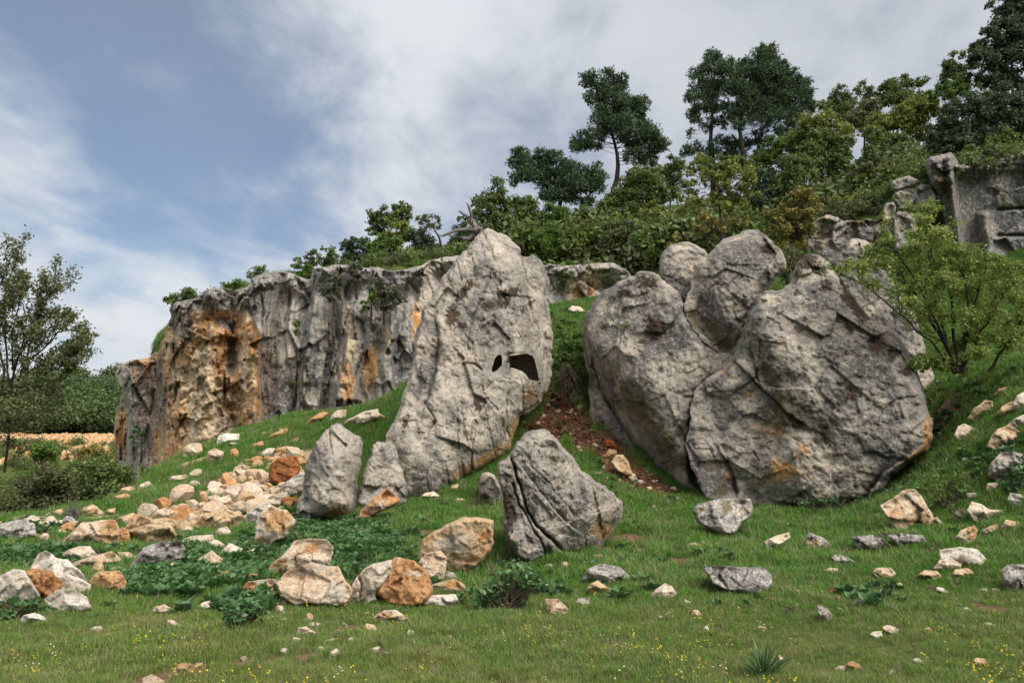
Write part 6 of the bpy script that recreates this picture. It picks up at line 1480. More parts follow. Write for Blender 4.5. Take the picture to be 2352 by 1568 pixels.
TR = [
    # (name, label, leaf, crop, blobs, Y, trunk, size, cover)
    ('tree', 'round crowned oak above the peak of the leaning rock', 'oak', 7, [(120, 1140, 82), (170, 1090, 70), (60, 1140, 52), (200, 1130, 60), (90, 1220, 82), (180, 1230, 82), (40, 1230, 40), (140, 1310, 80), (220, 1300, 60)], 41, [(150, 1420), (160, 1300), (140, 1180)], .17, .8),
    ('tree', 'dark oak between the round crowned oak and the low pine', 'oak', 7, [(330, 1180, 70), (380, 1160, 60), (280, 1180, 52), (340, 1260, 84), (400, 1250, 66), (260, 1270, 70), (320, 1350, 76), (390, 1370, 64)], 42, [(330, 1420), (340, 1300)], .17, .9),
    ('shrub', 'bright green cone shaped bush under the dark oak', 'lush', 7, [(500, 1320, 52), (480, 1390, 74), (540, 1390, 74), (460, 1440, 56), (560, 1440, 60), (510, 1460, 60)], 39.2, [(510, 1480), (510, 1400)], .13, 1.1),
    ('shrub', 'bright green bush behind the cone shaped bush', 'lush', 7, [(520, 1230, 62), (570, 1250, 52), (470, 1260, 52), (540, 1310, 70), (590, 1320, 50), (440, 1300, 46)], 42.5, [(530, 1420), (530, 1300)], .14, 1.0),
    ('shrub', 'small yellow green bush at the foot of the low pine', 'yellow', 7, [(700, 1350, 46), (680, 1390, 56), (740, 1390, 50), (710, 1420, 56)], 40, [(705, 1460), (705, 1400)], .13, 1.0),
    ('shrub', 'dark green undergrowth bush behind the small yellow green bush', 'oak', 7, [(640, 1260, 74), (720, 1260, 74), (790, 1280, 80), (840, 1330, 80), (620, 1330, 60), (780, 1370, 66), (850, 1220, 70)], 44, [(730, 1450), (730, 1300)], .16, 1.1),
    ('shrub', 'grey green bush overhanging the back cliff in the gap', 'olive', 7, [(900, 1350, 64), (960, 1330, 56), (860, 1420, 66), (940, 1420, 84), (1010, 1410, 66), (880, 1480, 64), (970, 1490, 70), (1030, 1470, 46), (840, 1480, 40), (1000, 1540, 46)], 38.8, [(930, 1560), (935, 1450)], .14, 1.05),
    ('tree', 'dense dark round tree at the foot of the tall pine', 'oak', 7, [(1050, 990, 66), (1120, 990, 66), (1010, 1060, 84), (1100, 1060, 95), (1180, 1060, 74), (950, 1110, 66), (1020, 1150, 95), (1110, 1150, 84), (900, 1150, 56), (960, 1200, 84), (1050, 1240, 84), (870, 1210, 60), (1200, 1130, 64)], 45, [(1040, 1350), (1040, 1150)], .18, 1.15),
    ('shrub', 'warm green bush in front of the dense dark round tree', 'yellow', 7, [(1190, 1210, 56), (1150, 1250, 60), (1230, 1260, 60), (1180, 1310, 76), (1250, 1330, 60), (1120, 1330, 56), (1190, 1390, 66), (1280, 1390, 56)], 40, [(1190, 1480), (1190, 1350)], .14, 1.0),
    ('tree', 'leafy green tree between the two tallest pines', 'oak', 7, [(1240, 950, 60), (1290, 900, 44), (1300, 980, 66), (1210, 1000, 60), (1320, 1060, 74), (1250, 1080, 70), (1340, 930, 40)], 47, [(1270, 1250), (1270, 1080)], .18, .9),
    ('tree', 'feathery light green tree with thin bare stems above the wedge rock', 'yellow', 7, [(1480, 870, 46), (1450, 920, 50), (1400, 960, 46), (1660, 930, 52), (1620, 980, 60), (1560, 990, 46), (1720, 990, 66), (1780, 1000, 46), (1750, 1060, 60), (1380, 1110, 50), (1420, 1050, 50), (1480, 1010, 50), (1590, 1070, 60), (1680, 1090, 60), (1790, 1110, 40), (1440, 1160, 50), (1540, 1150, 50), (1640, 1180, 56), (1720, 1170, 50), (1350, 1200, 40)], 33, [(1600, 1380), (1590, 1250), (1580, 1100)], .15, .62),
    ('shrub', 'rust tinged thin bush right above the wedge rock', 'autumn', 7, [(1340, 1380, 40), (1450, 1330, 46), (1550, 1290, 46), (1620, 1330, 40), (1700, 1290, 40), (1290, 1420, 40), (1500, 1240, 40), (1640, 1250, 34), (1760, 1280, 34)], 31.5, [(1560, 1450), (1540, 1360)], .13, .4),
    ('tree', 'dark blue green tree behind the feathery light green tree', 'oak_blue', 7, [(1880, 1010, 74), (1950, 1040, 74), (1850, 1090, 84), (1940, 1120, 84), (2020, 1080, 66), (1880, 1170, 84), (1980, 1180, 70), (1820, 1170, 56), (2050, 1040, 50)], 40, [(1910, 1350), (1910, 1150)], .17, 1.15),
    ('shrub', 'yellow and rust bush over the peak of the largest rock', 'autumn', 7, [(2120, 1100, 46), (2060, 1130, 46), (2150, 1160, 56), (2080, 1200, 66), (1990, 1190, 40), (2170, 1230, 50), (2040, 1280, 74), (2120, 1280, 66), (1930, 1240, 46), (1960, 1310, 60), (2010, 1360, 66), (2100, 1360, 66), (2160, 1330, 46), (1880, 1230, 28), (1990, 1430, 50), (2080, 1430, 56)], 31, [(2050, 1520), (2050, 1380)], .14, .8),
    ('shrub', 'olive green bush sprouting on the shoulder of the largest rock', 'olive', 7, [(2010, 1480, 46), (2060, 1520, 40), (1970, 1520, 36)], 24, [(2020, 1580), (2020, 1520)], .12, .7),
    ('tree', 'fresh green tree leaning out beside the broadest pine', 'lush', 7, [(1920, 800, 66), (1880, 860, 60), (1960, 850, 60), (1850, 920, 60), (1930, 930, 66), (2000, 780, 60), (2040, 740, 50)], 47, [(1920, 1050), (1915, 930)], .17, 1.0),
    ('tree', 'warm green bushy tree just beyond the broadest pine', 'olive', 7, [(2060, 820, 74), (2120, 760, 74), (2180, 700, 74), (2010, 900, 74), (2090, 920, 84), (2160, 850, 84), (2060, 1000, 74)], 45, [(2080, 1120), (2080, 950)], .17, 1.05),
    ('tree', 'large leaved dense tree below the skyline shrubs', 'yellow', 8, [(200, 800, 90), (280, 790, 90), (360, 830, 84), (180, 890, 90), (430, 850, 60)], 44, [(280, 1100), (280, 900)], .2, 1.0),
    ('tree', 'deep green leafy tree at the heart of the hillside', 'oak', 8, [(260, 920, 90), (340, 930, 90), (420, 960, 90), (230, 1010, 90), (320, 1030, 95), (420, 1050, 84), (270, 1110, 84), (360, 1130, 84), (440, 1140, 74), (180, 970, 70)], 42, [(330, 1250), (330, 1080)], .2, 1.15),
    ('tree', 'dark twiggy tree on the skyline right of the broadest pine', 'oak', 8, [(380, 590, 50), (440, 640, 60), (480, 600, 56), (540, 560, 46), (560, 610, 46), (400, 680, 64), (500, 690, 74), (270, 680, 50), (320, 720, 60), (350, 640, 44), (420, 740, 70)], 52, [(440, 900), (450, 750)], .17, .72),
    ('tree', 'upright dark tree on the skyline above the yellow green bushes', 'oak', 8, [(660, 580, 46), (700, 560, 50), (750, 540, 60), (820, 510, 50), (850, 560, 60), (900, 530, 36), (720, 630, 70), (800, 620, 74), (870, 610, 50), (650, 650, 46)], 51, [(760, 820), (765, 650)], .17, .85),
    ('tree', 'middle green tree filling the gap on the skyline', 'olive', 8, [(560, 720, 66), (610, 690, 50), (540, 790, 74), (480, 780, 60), (590, 800, 70)], 48, [(550, 950), (550, 800)], .18, 1.0),
    ('tree', 'yellow green tree with billowing top in the hillside thicket', 'yellow', 8, [(660, 760, 74), (740, 740, 74), (620, 830, 74), (800, 790, 60), (700, 820, 74)], 44.5, [(690, 1000), (690, 850)], .18, 1.1),
    ('tree', 'shaded green tree under the billowing yellow green one', 'oak', 8, [(640, 900, 84), (740, 890, 84), (600, 970, 74), (700, 980, 90), (800, 940, 84), (560, 1040, 60), (660, 1060, 84), (760, 1040, 84), (840, 1000, 60), (800, 1090, 66)], 42.5, [(700, 1180), (700, 1020)], .18, 1.15),
    ('tree', 'olive yellow tree below the far skyline gap', 'yellow', 8, [(870, 650, 60), (930, 640, 60), (980, 640, 46), (850, 720, 66), (930, 710, 70), (880, 780, 70), (990, 700, 50), (830, 810, 60), (900, 850, 66)], 45, [(900, 960), (900, 800)], .18, 1.1),
    ('tree', 'small dark tree left of the tallest corner tree', 'oak', 8, [(1100, 390, 50), (1150, 380, 50), (1080, 440, 50), (1140, 450, 60), (1190, 430, 50), (1100, 500, 56), (1170, 510, 56)], 47, [(1130, 650), (1130, 500)], .17, .9),
    ('tree', 'huge dark tree filling the upper corner of the picture', 'oak_blue', 8, [(1400, 20, 50), (1430, 80, 50), (1500, 40, 74), (1560, 90, 84), (1380, 150, 50), (1340, 200, 46), (1450, 170, 84), (1540, 190, 90), (1280, 280, 50), (1240, 310, 36), (1370, 270, 84), (1470, 290, 90), (1560, 300, 90), (1240, 370, 46), (1320, 370, 84), (1420, 390, 90), (1520, 400, 90), (1270, 450, 66), (1360, 470, 84), (1460, 480, 84), (1550, 490, 84), (1650, 60, 130), (1650, 220, 130), (1660, 380, 130), (1550, -40, 90)], 42, [(1500, 700), (1490, 450), (1500, 200)], .19, 1.0),
    ('shrub', 'vivid green bush under the huge corner tree', 'lush', 8, [(1130, 560, 46), (1190, 530, 50), (1230, 560, 46), (1080, 590, 46), (1150, 610, 50), (1020, 620, 40), (1040, 560, 36), (990, 590, 34)], 42.5, [(1130, 700), (1130, 600)], .15, 1.0),
    ('shrub', 'wide dome shaped grey green bush above the dark cliff', 'oak_blue', 8, [(1060, 750, 74), (1150, 690, 74), (1230, 650, 70), (1310, 640, 70), (1390, 600, 66), (1460, 590, 60), (1530, 640, 74), (1120, 810, 84), (1230, 750, 95), (1340, 720, 95), (1450, 700, 95), (1550, 730, 84), (1010, 830, 66), (1090, 890, 84), (1190, 860, 84), (1300, 830, 84), (1420, 800, 84), (1530, 810, 74), (1640, 720, 100), (960, 900, 56), (1040, 950, 60), (1150, 930, 66), (1270, 910, 66)], 36, [(1280, 1000), (1270, 850)], .15, 1.15),
    ('shrub', 'bright green shrub on the brink of the dark cliff', 'lush', 8, [(1400, 880, 46), (1450, 900, 46), (1490, 880, 36), (1360, 910, 36)], 32, [(1430, 960), (1430, 900)], .12, 1.0),
    ('shrub', 'dark creeping shrub over the capping rock of the dark cliff', 'oak', 8, [(1250, 960, 40), (1310, 980, 46), (1370, 980, 46), (1190, 990, 36), (1430, 990, 36), (1340, 940, 40)], 31.2, [(1310, 1030), (1310, 990)], .12, 1.0),
    ('shrub', 'pale leaved bush hanging over the low dark ledge', 'olive', 8, [(540, 1090, 56), (590, 1110, 50), (500, 1130, 50), (560, 1160, 50), (480, 1090, 40)], 38, [(540, 1230), (540, 1150)], .16, .9),
    ('shrub', 'vivid low bush above the ledge', 'lush', 8, [(280, 1240, 46), (340, 1240, 46), (230, 1270, 40), (300, 1280, 46), (390, 1230, 36)], 38.5, [(300, 1330), (300, 1270)], .14, 1.0),
    ('shrub', 'light green bush on the ledge edge', 'yellow', 8, [(430, 1270, 50), (490, 1270, 46), (380, 1300, 46), (450, 1320, 50), (520, 1290, 36)], 34, [(440, 1380), (440, 1310)], .14, .9),
    ('shrub', 'dark scrub beside the stacked blocks', 'oak', 8, [(660, 1140, 60), (720, 1110, 56), (600, 1190, 60), (680, 1210, 60), (620, 1260, 56), (850, 1060, 56), (780, 1120, 50), (560, 1280, 50), (900, 1110, 50)], 35, [(660, 1330), (660, 1220)], .15, 1.0),
    ('shrub', 'dim thicket between the ledge and the hillside trees', 'oak', 8, [(120, 1060, 84), (60, 1130, 84), (160, 1160, 74), (20, 1200, 74), (100, 1200, 60)], 39.5, [(90, 1300), (90, 1150)], .16, 1.0),
    ('shrub', 'green bushes hiding the feet of the broadest pine', 'oak', 7, [(1480, 900, 50), (1540, 930, 56), (1600, 900, 50), (1660, 930, 56), (1720, 920, 50), (1780, 930, 56), (1840, 900, 50), (1620, 970, 60), (1500, 970, 50), (1800, 980, 56)], 47, [(1640, 1080), (1640, 980)], .17, 1.0),
    ('shrub', 'scrub tufts crowning the low dark ledge', 'olive', 3, [(1180, 270, 34), (1240, 285, 34), (1300, 290, 40), (1370, 290, 44), (1440, 285, 44), (1510, 290, 44), (1570, 270, 44), (1420, 240, 44), (1500, 230, 44), (1330, 250, 40), (1250, 240, 36)], 32.6, [(1380, 330), (1380, 290)], .13, .9),
    ('shrub', 'grey green bush squeezed behind the gap between wedge and largest rock', 'olive', 3, [(960, 560, 36), (1000, 600, 34), (1010, 540, 36), (980, 640, 30), (1030, 500, 34), (950, 610, 26)], 22.5, [(985, 700), (985, 620)], .11, 1.0),
    ('shrub', 'dark straggly shrub at the top of the bare soil in the gap', 'oak', 2, [(1110, 880, 40), (1160, 900, 44), (1200, 870, 36), (1140, 940, 40), (1190, 950, 36), (1090, 920, 30), (1210, 920, 30)], 21.5, [(1150, 990), (1150, 940)], .09, .9),
    ('shrub', 'ivy draped over the front of the dark overhanging cliff', 'oak', 8, [(1160, 1055, 30), (1210, 1045, 34), (1260, 1040, 34), (1310, 1045, 30), (1400, 1040, 36), (1450, 1020, 36), (1520, 1000, 40), (1150, 1110, 22), (1380, 1090, 24)], 27.8, [(1250, 1045), (1250, 1035)], .11, .8),
    ('shrub', 'leafy bush on the grass bank in the gap between the big rocks', 'lush', 2, [(1100, 760, 34), (1150, 780, 40), (1200, 760, 36), (1120, 820, 40), (1180, 830, 40), (1090, 700, 26), (1210, 820, 30)], 23.5, [(1150, 880), (1150, 820)], .09, .8),
    # along the cliff top to the left
    ('tree', 'tall dark green tree on the cliff top group', 'oak', 9, [(960, 280, 60), (1030, 255, 60), (1000, 330, 74), (930, 350, 50), (1080, 310, 66), (940, 420, 56), (1040, 400, 74)], 44, [(1010, 640), (1010, 420)], .17, 1.0),
    ('tree', 'highest dark tree of the cliff top group', 'oak', 9, [(1190, 210, 66), (1240, 230, 50), (1150, 240, 50), (1180, 290, 74), (1250, 290, 56), (1130, 310, 50)], 44.5, [(1190, 640), (1190, 350)], .17, 1.0),
    ('tree', 'yellow green tree in the heart of the cliff top group', 'yellow', 9, [(1170, 370, 66), (1230, 390, 60), (1120, 420, 66), (1200, 450, 74), (1260, 450, 56), (1080, 460, 50)], 42.5, [(1180, 640), (1180, 480)], .16, 1.0),
    ('shrub', 'broad green bush at the front of the cliff top group', 'lush', 9, [(1050, 500, 80), (970, 530, 74), (1120, 530, 80), (1180, 580, 74), (1020, 600, 84), (1110, 630, 84), (1200, 650, 60), (960, 620, 60), (1000, 680, 60), (1090, 690, 60)], 39, [(1070, 740), (1070, 640)], .15, 1.1),
    ('tree', 'olive tree at the back end of the cliff top group', 'oak_blue', 9, [(1340, 440, 74), (1400, 480, 74), (1320, 520, 80), (1410, 560, 80), (1480, 540, 60), (1350, 590, 66), (1460, 590, 60), (1520, 570, 40)], 42, [(1390, 650), (1390, 540)], .16, 1.0),
    ('tree', 'thin twiggy tree poking out of the cliff top group', 'olive', 9, [(1420, 310, 46), (1480, 310, 46), (1520, 350, 36), (1370, 320, 40), (1450, 370, 40), (1330, 290, 30), (1390, 390, 40)], 43, [(1560, 620), (1530, 470), (1470, 380)], .14, .5),
    ('shrub', 'loose grey green shrub towards the thin end of the cliff top', 'oak_blue', 9, [(740, 520, 60), (800, 500, 56), (860, 520, 60), (680, 550, 50), (770, 580, 70), (850, 600, 66), (710, 620, 56), (800, 650, 60), (880, 660, 50)], 40, [(790, 720), (790, 620)], .14, .8),
    ('shrub', 'scraggy shrub between two bushes on the cliff top', 'oak', 9, [(530, 590, 36), (580, 600, 46), (540, 650, 50), (610, 650, 46), (500, 680, 40), (580, 690, 46)], 39, [(560, 740), (560, 660)], .14, .75),
    ('shrub', 'dark open shrub with flat sprays on the cliff edge', 'oak', 9, [(420, 610, 40), (380, 640, 46), (440, 660, 46), (290, 680, 36), (330, 700, 40), (260, 730, 40), (390, 710, 50), (310, 760, 46)], 37.5, [(360, 800), (370, 720)], .14, .7),
    ('shrub', 'small dense bush beside the square block on the cliff edge', 'lush', 9, [(370, 750, 46), (340, 780, 40), (400, 790, 40)], 36.2, [(370, 830), (370, 780)], .12, 1.0),
    ('tree', 'airy tree behind the dead branches over the leaning rock', 'oak_blue', 9, [(1740, 330, 46), (1700, 390, 50), (1770, 400, 60), (1680, 470, 56), (1750, 490, 70), (1820, 480, 56), (1660, 540, 50), (1740, 550, 60), (1820, 540, 50), (1600, 540, 40)], 42.5, [(1740, 640), (1740, 500)], .15, .62),
    # on the face of the cliff
    ('shrub', 'grey dry shrub hanging high on the cliff face', 'drygrey', 9, [(760, 730, 60), (820, 740, 50), (780, 790, 50), (800, 840, 40), (720, 760, 40)], 32.2, [(800, 900), (790, 820)], .11, .75),
    ('shrub', 'dry shrub lower down between two cliff pillars', 'drygrey', 9, [(600, 850, 56), (560, 900, 60), (640, 900, 56), (520, 950, 50), (600, 970, 50), (660, 840, 36), (560, 1000, 36)], 31.6, [(600, 1040), (600, 940)], .11, .8),
    ('shrub', 'large shaggy shrub on the cliff ledge beside the leaning rock', 'drygrey', 9, [(1000, 880, 60), (1060, 910, 66), (960, 960, 66), (1040, 990, 74), (1120, 970, 66), (1000, 1050, 60), (1080, 1060, 66), (1170, 1000, 50), (1140, 1070, 50)], 31.8, [(1040, 1120), (1040, 1000)], .12, .85),
    ('shrub', 'green tuft at the side of the shaggy cliff shrub', 'lush', 9, [(940, 950, 36), (960, 1000, 40), (920, 1010, 30), (890, 1060, 40), (860, 1100, 36)], 31.5, [(930, 1110), (930, 1040)], .11, .9),
    ('shrub', 'dark ivy strip in the cliff crease', 'oak', 1, [(1720, 560, 30), (1715, 620, 26), (1700, 690, 22), (1690, 860, 24), (1695, 910, 24)], 32.6, [(1700, 950), (1710, 700)], .11, .7),
    ('shrub', 'dark bush at the very corner of the cliff top', 'oak', 1, [(1050, 380, 40), (1010, 410, 40), (1100, 390, 40), (1060, 420, 46), (985, 440, 30), (1120, 400, 30)], 33.6, [(1050, 460), (1050, 410)], .12, 1.0),
    ('shrub', 'little light green bush in a notch of the cliff top', 'lush', 1, [(1340, 345, 36), (1370, 335, 30), (1310, 350, 26)], 33, [(1345, 390), (1345, 355)], .11, 1.0),
    ('shrub', 'dark tuft on the rim where the cliff top steps up', 'oak', 1, [(1460, 280, 36), (1490, 262, 30), (1440, 290, 26), (1520, 256, 26)], 33, [(1480, 320), (1480, 285)], .11, .8),
    ('shrub', 'small plant clinging to the grey end of the cliff', 'weed', 1, [(805, 1180, 22), (825, 1200, 24), (780, 1215, 22), (815, 1250, 14)], 35.6, [(815, 1290), (812, 1210)], .10, .6),
    ('shrub', 'dry shrub clump on the rocky rim near the leaning rock', 'olive', 2, [(420, 300, 26), (460, 310, 24), (390, 320, 22), (300, 290, 20)], 36.2, [(420, 340), (420, 310)], .11, .7),
    # the valley side
    ('shrub', 'big dark bush in the valley below the cliff end', 'oak', 10, [(420, 1230, 74), (500, 1210, 66), (560, 1250, 74), (450, 1290, 84), (540, 1310, 80), (620, 1270, 56), (600, 1340, 66), (480, 1370, 84), (560, 1390, 74), (400, 1330, 70), (680, 1240, 40), (720, 1240, 30)], 22, [(510, 1420), (510, 1300)], .11, 1.1),
    ('shrub', 'olive bush in the valley beneath the sparse oak', 'olive', 10, [(140, 1340, 80), (220, 1290, 74), (300, 1260, 74), (110, 1410, 80), (200, 1380, 84), (300, 1340, 84), (360, 1280, 60), (250, 1440, 84), (160, 1470, 74), (60, 1440, 66), (340, 1420, 80), (80, 1490, 60), (400, 1440, 60)], 19.5, [(220, 1500), (220, 1380)], .10, 1.1),
    ('shrub', 'tawny topped bush before the far rubble terraces', 'autumn', 10, [(500, 1120, 40), (470, 1150, 46), (540, 1150, 50), (590, 1170, 40), (510, 1190, 50)], 30, [(510, 1280), (510, 1180)], .13, .8),
    ('shrub', 'green bush beside the far terrace wall', 'lush', 10, [(210, 1130, 46), (250, 1120, 36), (190, 1170, 40), (250, 1160, 40)], 42, [(220, 1230), (220, 1160)], .16, 1.0),
]
for nm, lb, lf, k, bl, Y, tk, sz, cov in TR:
    tree(nm, lb, nm, k, bl, Y, tk, lf, sz * 1.15, cov * 1.25, .06 if nm == 'shrub' else .15, G2)


# ------------------------------------------------------------------ thin, see-through plants grown twig by twig
def grow(tr, leaves, pts, r0, rg, level, size, up=.3, n=9, ang=.7, frac=.42, leafy=1.0):
    p = np.asarray(pts, float)
    L = np.linalg.norm(np.diff(p, axis=0), axis=1).sum()
    tr.tube(p, r0, r0 * .35, 5 if level > 1 else 3)
    key = np.linspace(0, 1, len(p))
    for t in np.linspace(.22, 1, n):
        a = np.array([np.interp(t, key, p[:, i]) for i in range(3)])
        b = np.array([np.interp(min(t + .05, 1), key, p[:, i]) for i in range(3)]) - np.array([np.interp(max(t - .05, 0), key, p[:, i]) for i in range(3)])
        b /= np.linalg.norm(b) + 1e-9
        d = b + rg.normal(size=3) * ang + (0, 0, up)
        d /= np.linalg.norm(d)
        l = L * frac * rg.uniform(.5, 1.1) * (1.15 - .6 * t)
        if level == 0:
            leaves.append(a); continue
        q = curve(a, a + d * l, rg, .08, 5)
        if level == 1:
            tr.tube(q, max(.004, r0 * .3), .003, 3)
            for s in np.linspace(.25, 1, 5):
                if rg.random() < leafy:
                    leaves.append(q[int(s * 4)] + rg.normal(size=3) * size * .5)
        else:
            grow(tr, leaves, q, r0 * .42, rg, level - 1, size, up, max(5, n - 2), ang, frac, leafy)


def twig_tree(name, label, cat, k, limbs, Y, base, leaf, size, r0, level=2, per=3, bark='twig', leafy=1.0, up=.3, n=9, ang=.7, frac=.42, seed=1, blobs=None, cover=.8, group=None, foot=None, dspread=.5, ratio=.55):
    rg = np.random.default_rng(seed)
    b2 = cv(k, [base])[0]
    b = PT(b2[0], b2[1], Y)
    b[2] = Hat(b[0], Y) if foot is None else foot
    root = empty(name, b)
    tag(root, label, cat, group)
    tr, lv = Mesh(), []
    for li in limbs:
        q = cv(k, li)
        off = rg.uniform(-1, 1) * dspread
        P = np.array([PT(x, y, Y + off * j / max(1, len(q) - 1)) for j, (x, y) in enumerate(q)])
        key = np.linspace(0, 1, len(P)); t = np.linspace(0, 1, 9)
        P = np.stack([np.interp(t, key, P[:, i]) for i in range(3)], 1) + rg.normal(size=(9, 3)) * .02
        grow(tr, lv, P, r0 * rg.uniform(.6, 1), rg, level, size, up, n, ang, frac, leafy)
    tr.obj('trunk' if cat == 'tree' else 'stems', M[bark], root)
    if leaf and (lv or blobs):
        V, F, T, n0 = [], [], [], 0
        if lv:
            c = np.repeat(np.array(lv), per, 0)
            c = c + rg.normal(size=c.shape) * size * .6
            v, f = leaf_quads(c, rg.normal(size=c.shape) * .5, size, ratio, rg)
            V.append(v); F.append(f); T.append(np.clip(rg.normal(.45, .2, len(c)), 0, 1)); n0 = len(v)
        s, ox, _, oy = CROP[k]
        for bx, by, br in blobs or ():
            cpt = PT(bx * s + ox, by * s + oy, Y + rg.uniform(-1, 1) * dspread)
            p, out, tint, _ = crown_points(cpt, br * s / FP * Y, rg, cover, size, .8, .3)
            v, f = leaf_quads(p, out, size, ratio, rg)
            V.append(v); F.append(f + n0); T.append(tint); n0 += len(v)
        mesh_obj('crown', np.concatenate(V), np.concatenate(F), LEAF[leaf], root, None, False, None, {'tint': np.concatenate(T)})
    return root


twig_tree('oak_tree', 'sparse leaved oak at the edge of the valley with wispy top branches', 'tree', 10,
          [[(30, 1250), (40, 1050), (60, 850), (70, 700), (110, 560), (190, 430), (250, 330), (290, 245)], [(40, 1050), (90, 760), (160, 640), (260, 560), (340, 480), (425, 495)], [(60, 850), (120, 720), (220, 680), (300, 640), (400, 560), (430, 550)], [(60, 850), (40, 650), (20, 480), (30, 330), (60, 200), (85, 100)],
           [(40, 900), (10, 700), (-30, 500), (-10, 300), (40, 150)], [(70, 700), (120, 600), (180, 480), (280, 420), (380, 440)], [(100, 800), (220, 740), (320, 690), (380, 640), (400, 600)], [(60, 850), (150, 800), (260, 780), (340, 720), (410, 680)], [(70, 700), (60, 560), (90, 420), (120, 300), (110, 240)], [(120, 720), (160, 560), (210, 420), (240, 300), (240, 250)], [(40, 950), (-20, 800), (-80, 600), (-60, 400)]],
          15.5, (40, 1300), 'olive', .075, .032, 2, 3, 'bark', .9, .35, 11, .55, .34, 5,
          [(50, 810, 70), (130, 840, 80), (220, 850, 74), (300, 870, 56), (60, 900, 84), (160, 930, 84), (250, 920, 66), (330, 920, 40), (40, 980, 74), (130, 1000, 60), (200, 990, 50), (60, 1080, 40), (100, 1130, 40), (70, 1200, 40), (360, 940, 26), (-20, 870, 70)], .42)
GB = [(1800, 245, 44), (1860, 260, 34), (1780, 320, 56), (1740, 400, 62), (1850, 420, 76), (1700, 480, 70), (1560, 440, 56), (1480, 500, 52), (1560, 560, 62), (1420, 590, 52), (1650, 600, 80), (1800, 550, 90), (1930, 500, 70), (2000, 610, 80), (2110, 560, 62), (2180, 540, 40), (2200, 600, 52), (2280, 620, 62), (1750, 690, 80), (1900, 680, 80), (2050, 740, 70), (2200, 720, 80), (2300, 760, 62), (2330, 600, 56), (1850, 800, 60), (2000, 860, 60), (2150, 850, 70), (2250, 900, 60), (1490, 690, 40), (1700, 790, 50), (2340, 880, 60), (1960, 1060, 70), (2060, 1000, 60), (1900, 1140, 60), (2080, 1100, 70), (2200, 1000, 60), (1780, 1120, 40), (1740, 1150, 40), (2000, 1180, 50)]
twig_tree('shrub', 'large fresh green many stemmed bush leaning over the largest rock', 'shrub', 3,
          [[(1960, 1200), (1880, 1000), (1780, 800), (1640, 640), (1500, 560)], [(1960, 1200), (1900, 980), (1820, 700), (1790, 450), (1800, 260)], [(1970, 1200), (1950, 950), (1930, 700), (1930, 520)], [(1980, 1200), (2020, 950), (2080, 740), (2140, 580)], [(1990, 1200), (2080, 1000), (2200, 800), (2290, 640)], [(2150, 1200), (2230, 1080), (2320, 950), (2360, 800)], [(1960, 1200), (1820, 1020), (1680, 900), (1480, 720), (1300, 640)], [(1960, 1200), (1850, 900), (1720, 640), (1560, 450)], [(2000, 1200), (2040, 900), (2020, 650), (2000, 560)], [(1980, 1180), (1860, 1150), (1740, 1150)]],
          15.5, (1970, 1210), 'bush', .095, .045, 2, 4, 'bark', .9, .3, 8, .6, .3, 9, GB, 1.25, dspread=.9, ratio=.42)
SAPY = float(b1['at'](*cv(2, [(1445, 790)])[0])[1]) - .03
DEADY = float(rock_a['at'](*cv(2, [(650, 170)])[0])[1]) + .15
twig_tree('sapling', 'tiny sapling growing from the face of the big mossy leaning rock', 'shrub', 2, [[(1445, 800), (1450, 740), (1430, 660), (1435, 580)], [(1450, 740), (1480, 700)], [(1435, 690), (1390, 650), (1360, 620)], [(1440, 630), (1400, 570), (1380, 530)]], SAPY, (1445, 800), 'lush', .05, .016, 1, 2, 'bark', .8, .4, 8, .7, .35, 3, foot=float(PT(*cv(2, [(1445, 800)])[0], SAPY)[2]))
# dead tree over the peak of the leaning rock
twig_tree('dead_tree', 'bleached dead tree leaning against the peak of the leaning rock', 'tree', 2,
          [[(545, 330), (580, 260), (620, 190), (650, 130), (672, 102)], [(640, 150), (590, 110), (560, 70), (525, 40)], [(630, 160), (600, 100), (585, 40), (572, 0)], [(640, 150), (560, 140), (490, 150), (420, 180)], [(620, 180), (560, 200), (520, 190), (470, 175)], [(600, 110), (560, 60), (540, 70)]], DEADY, (545, 330), None, .1, .12, 1, 0, 'deadwood', 0, .2, 5, .6, .3, 8, foot=float(PT(*cv(2, [(545, 330)])[0], DEADY)[2]), dspread=.2)
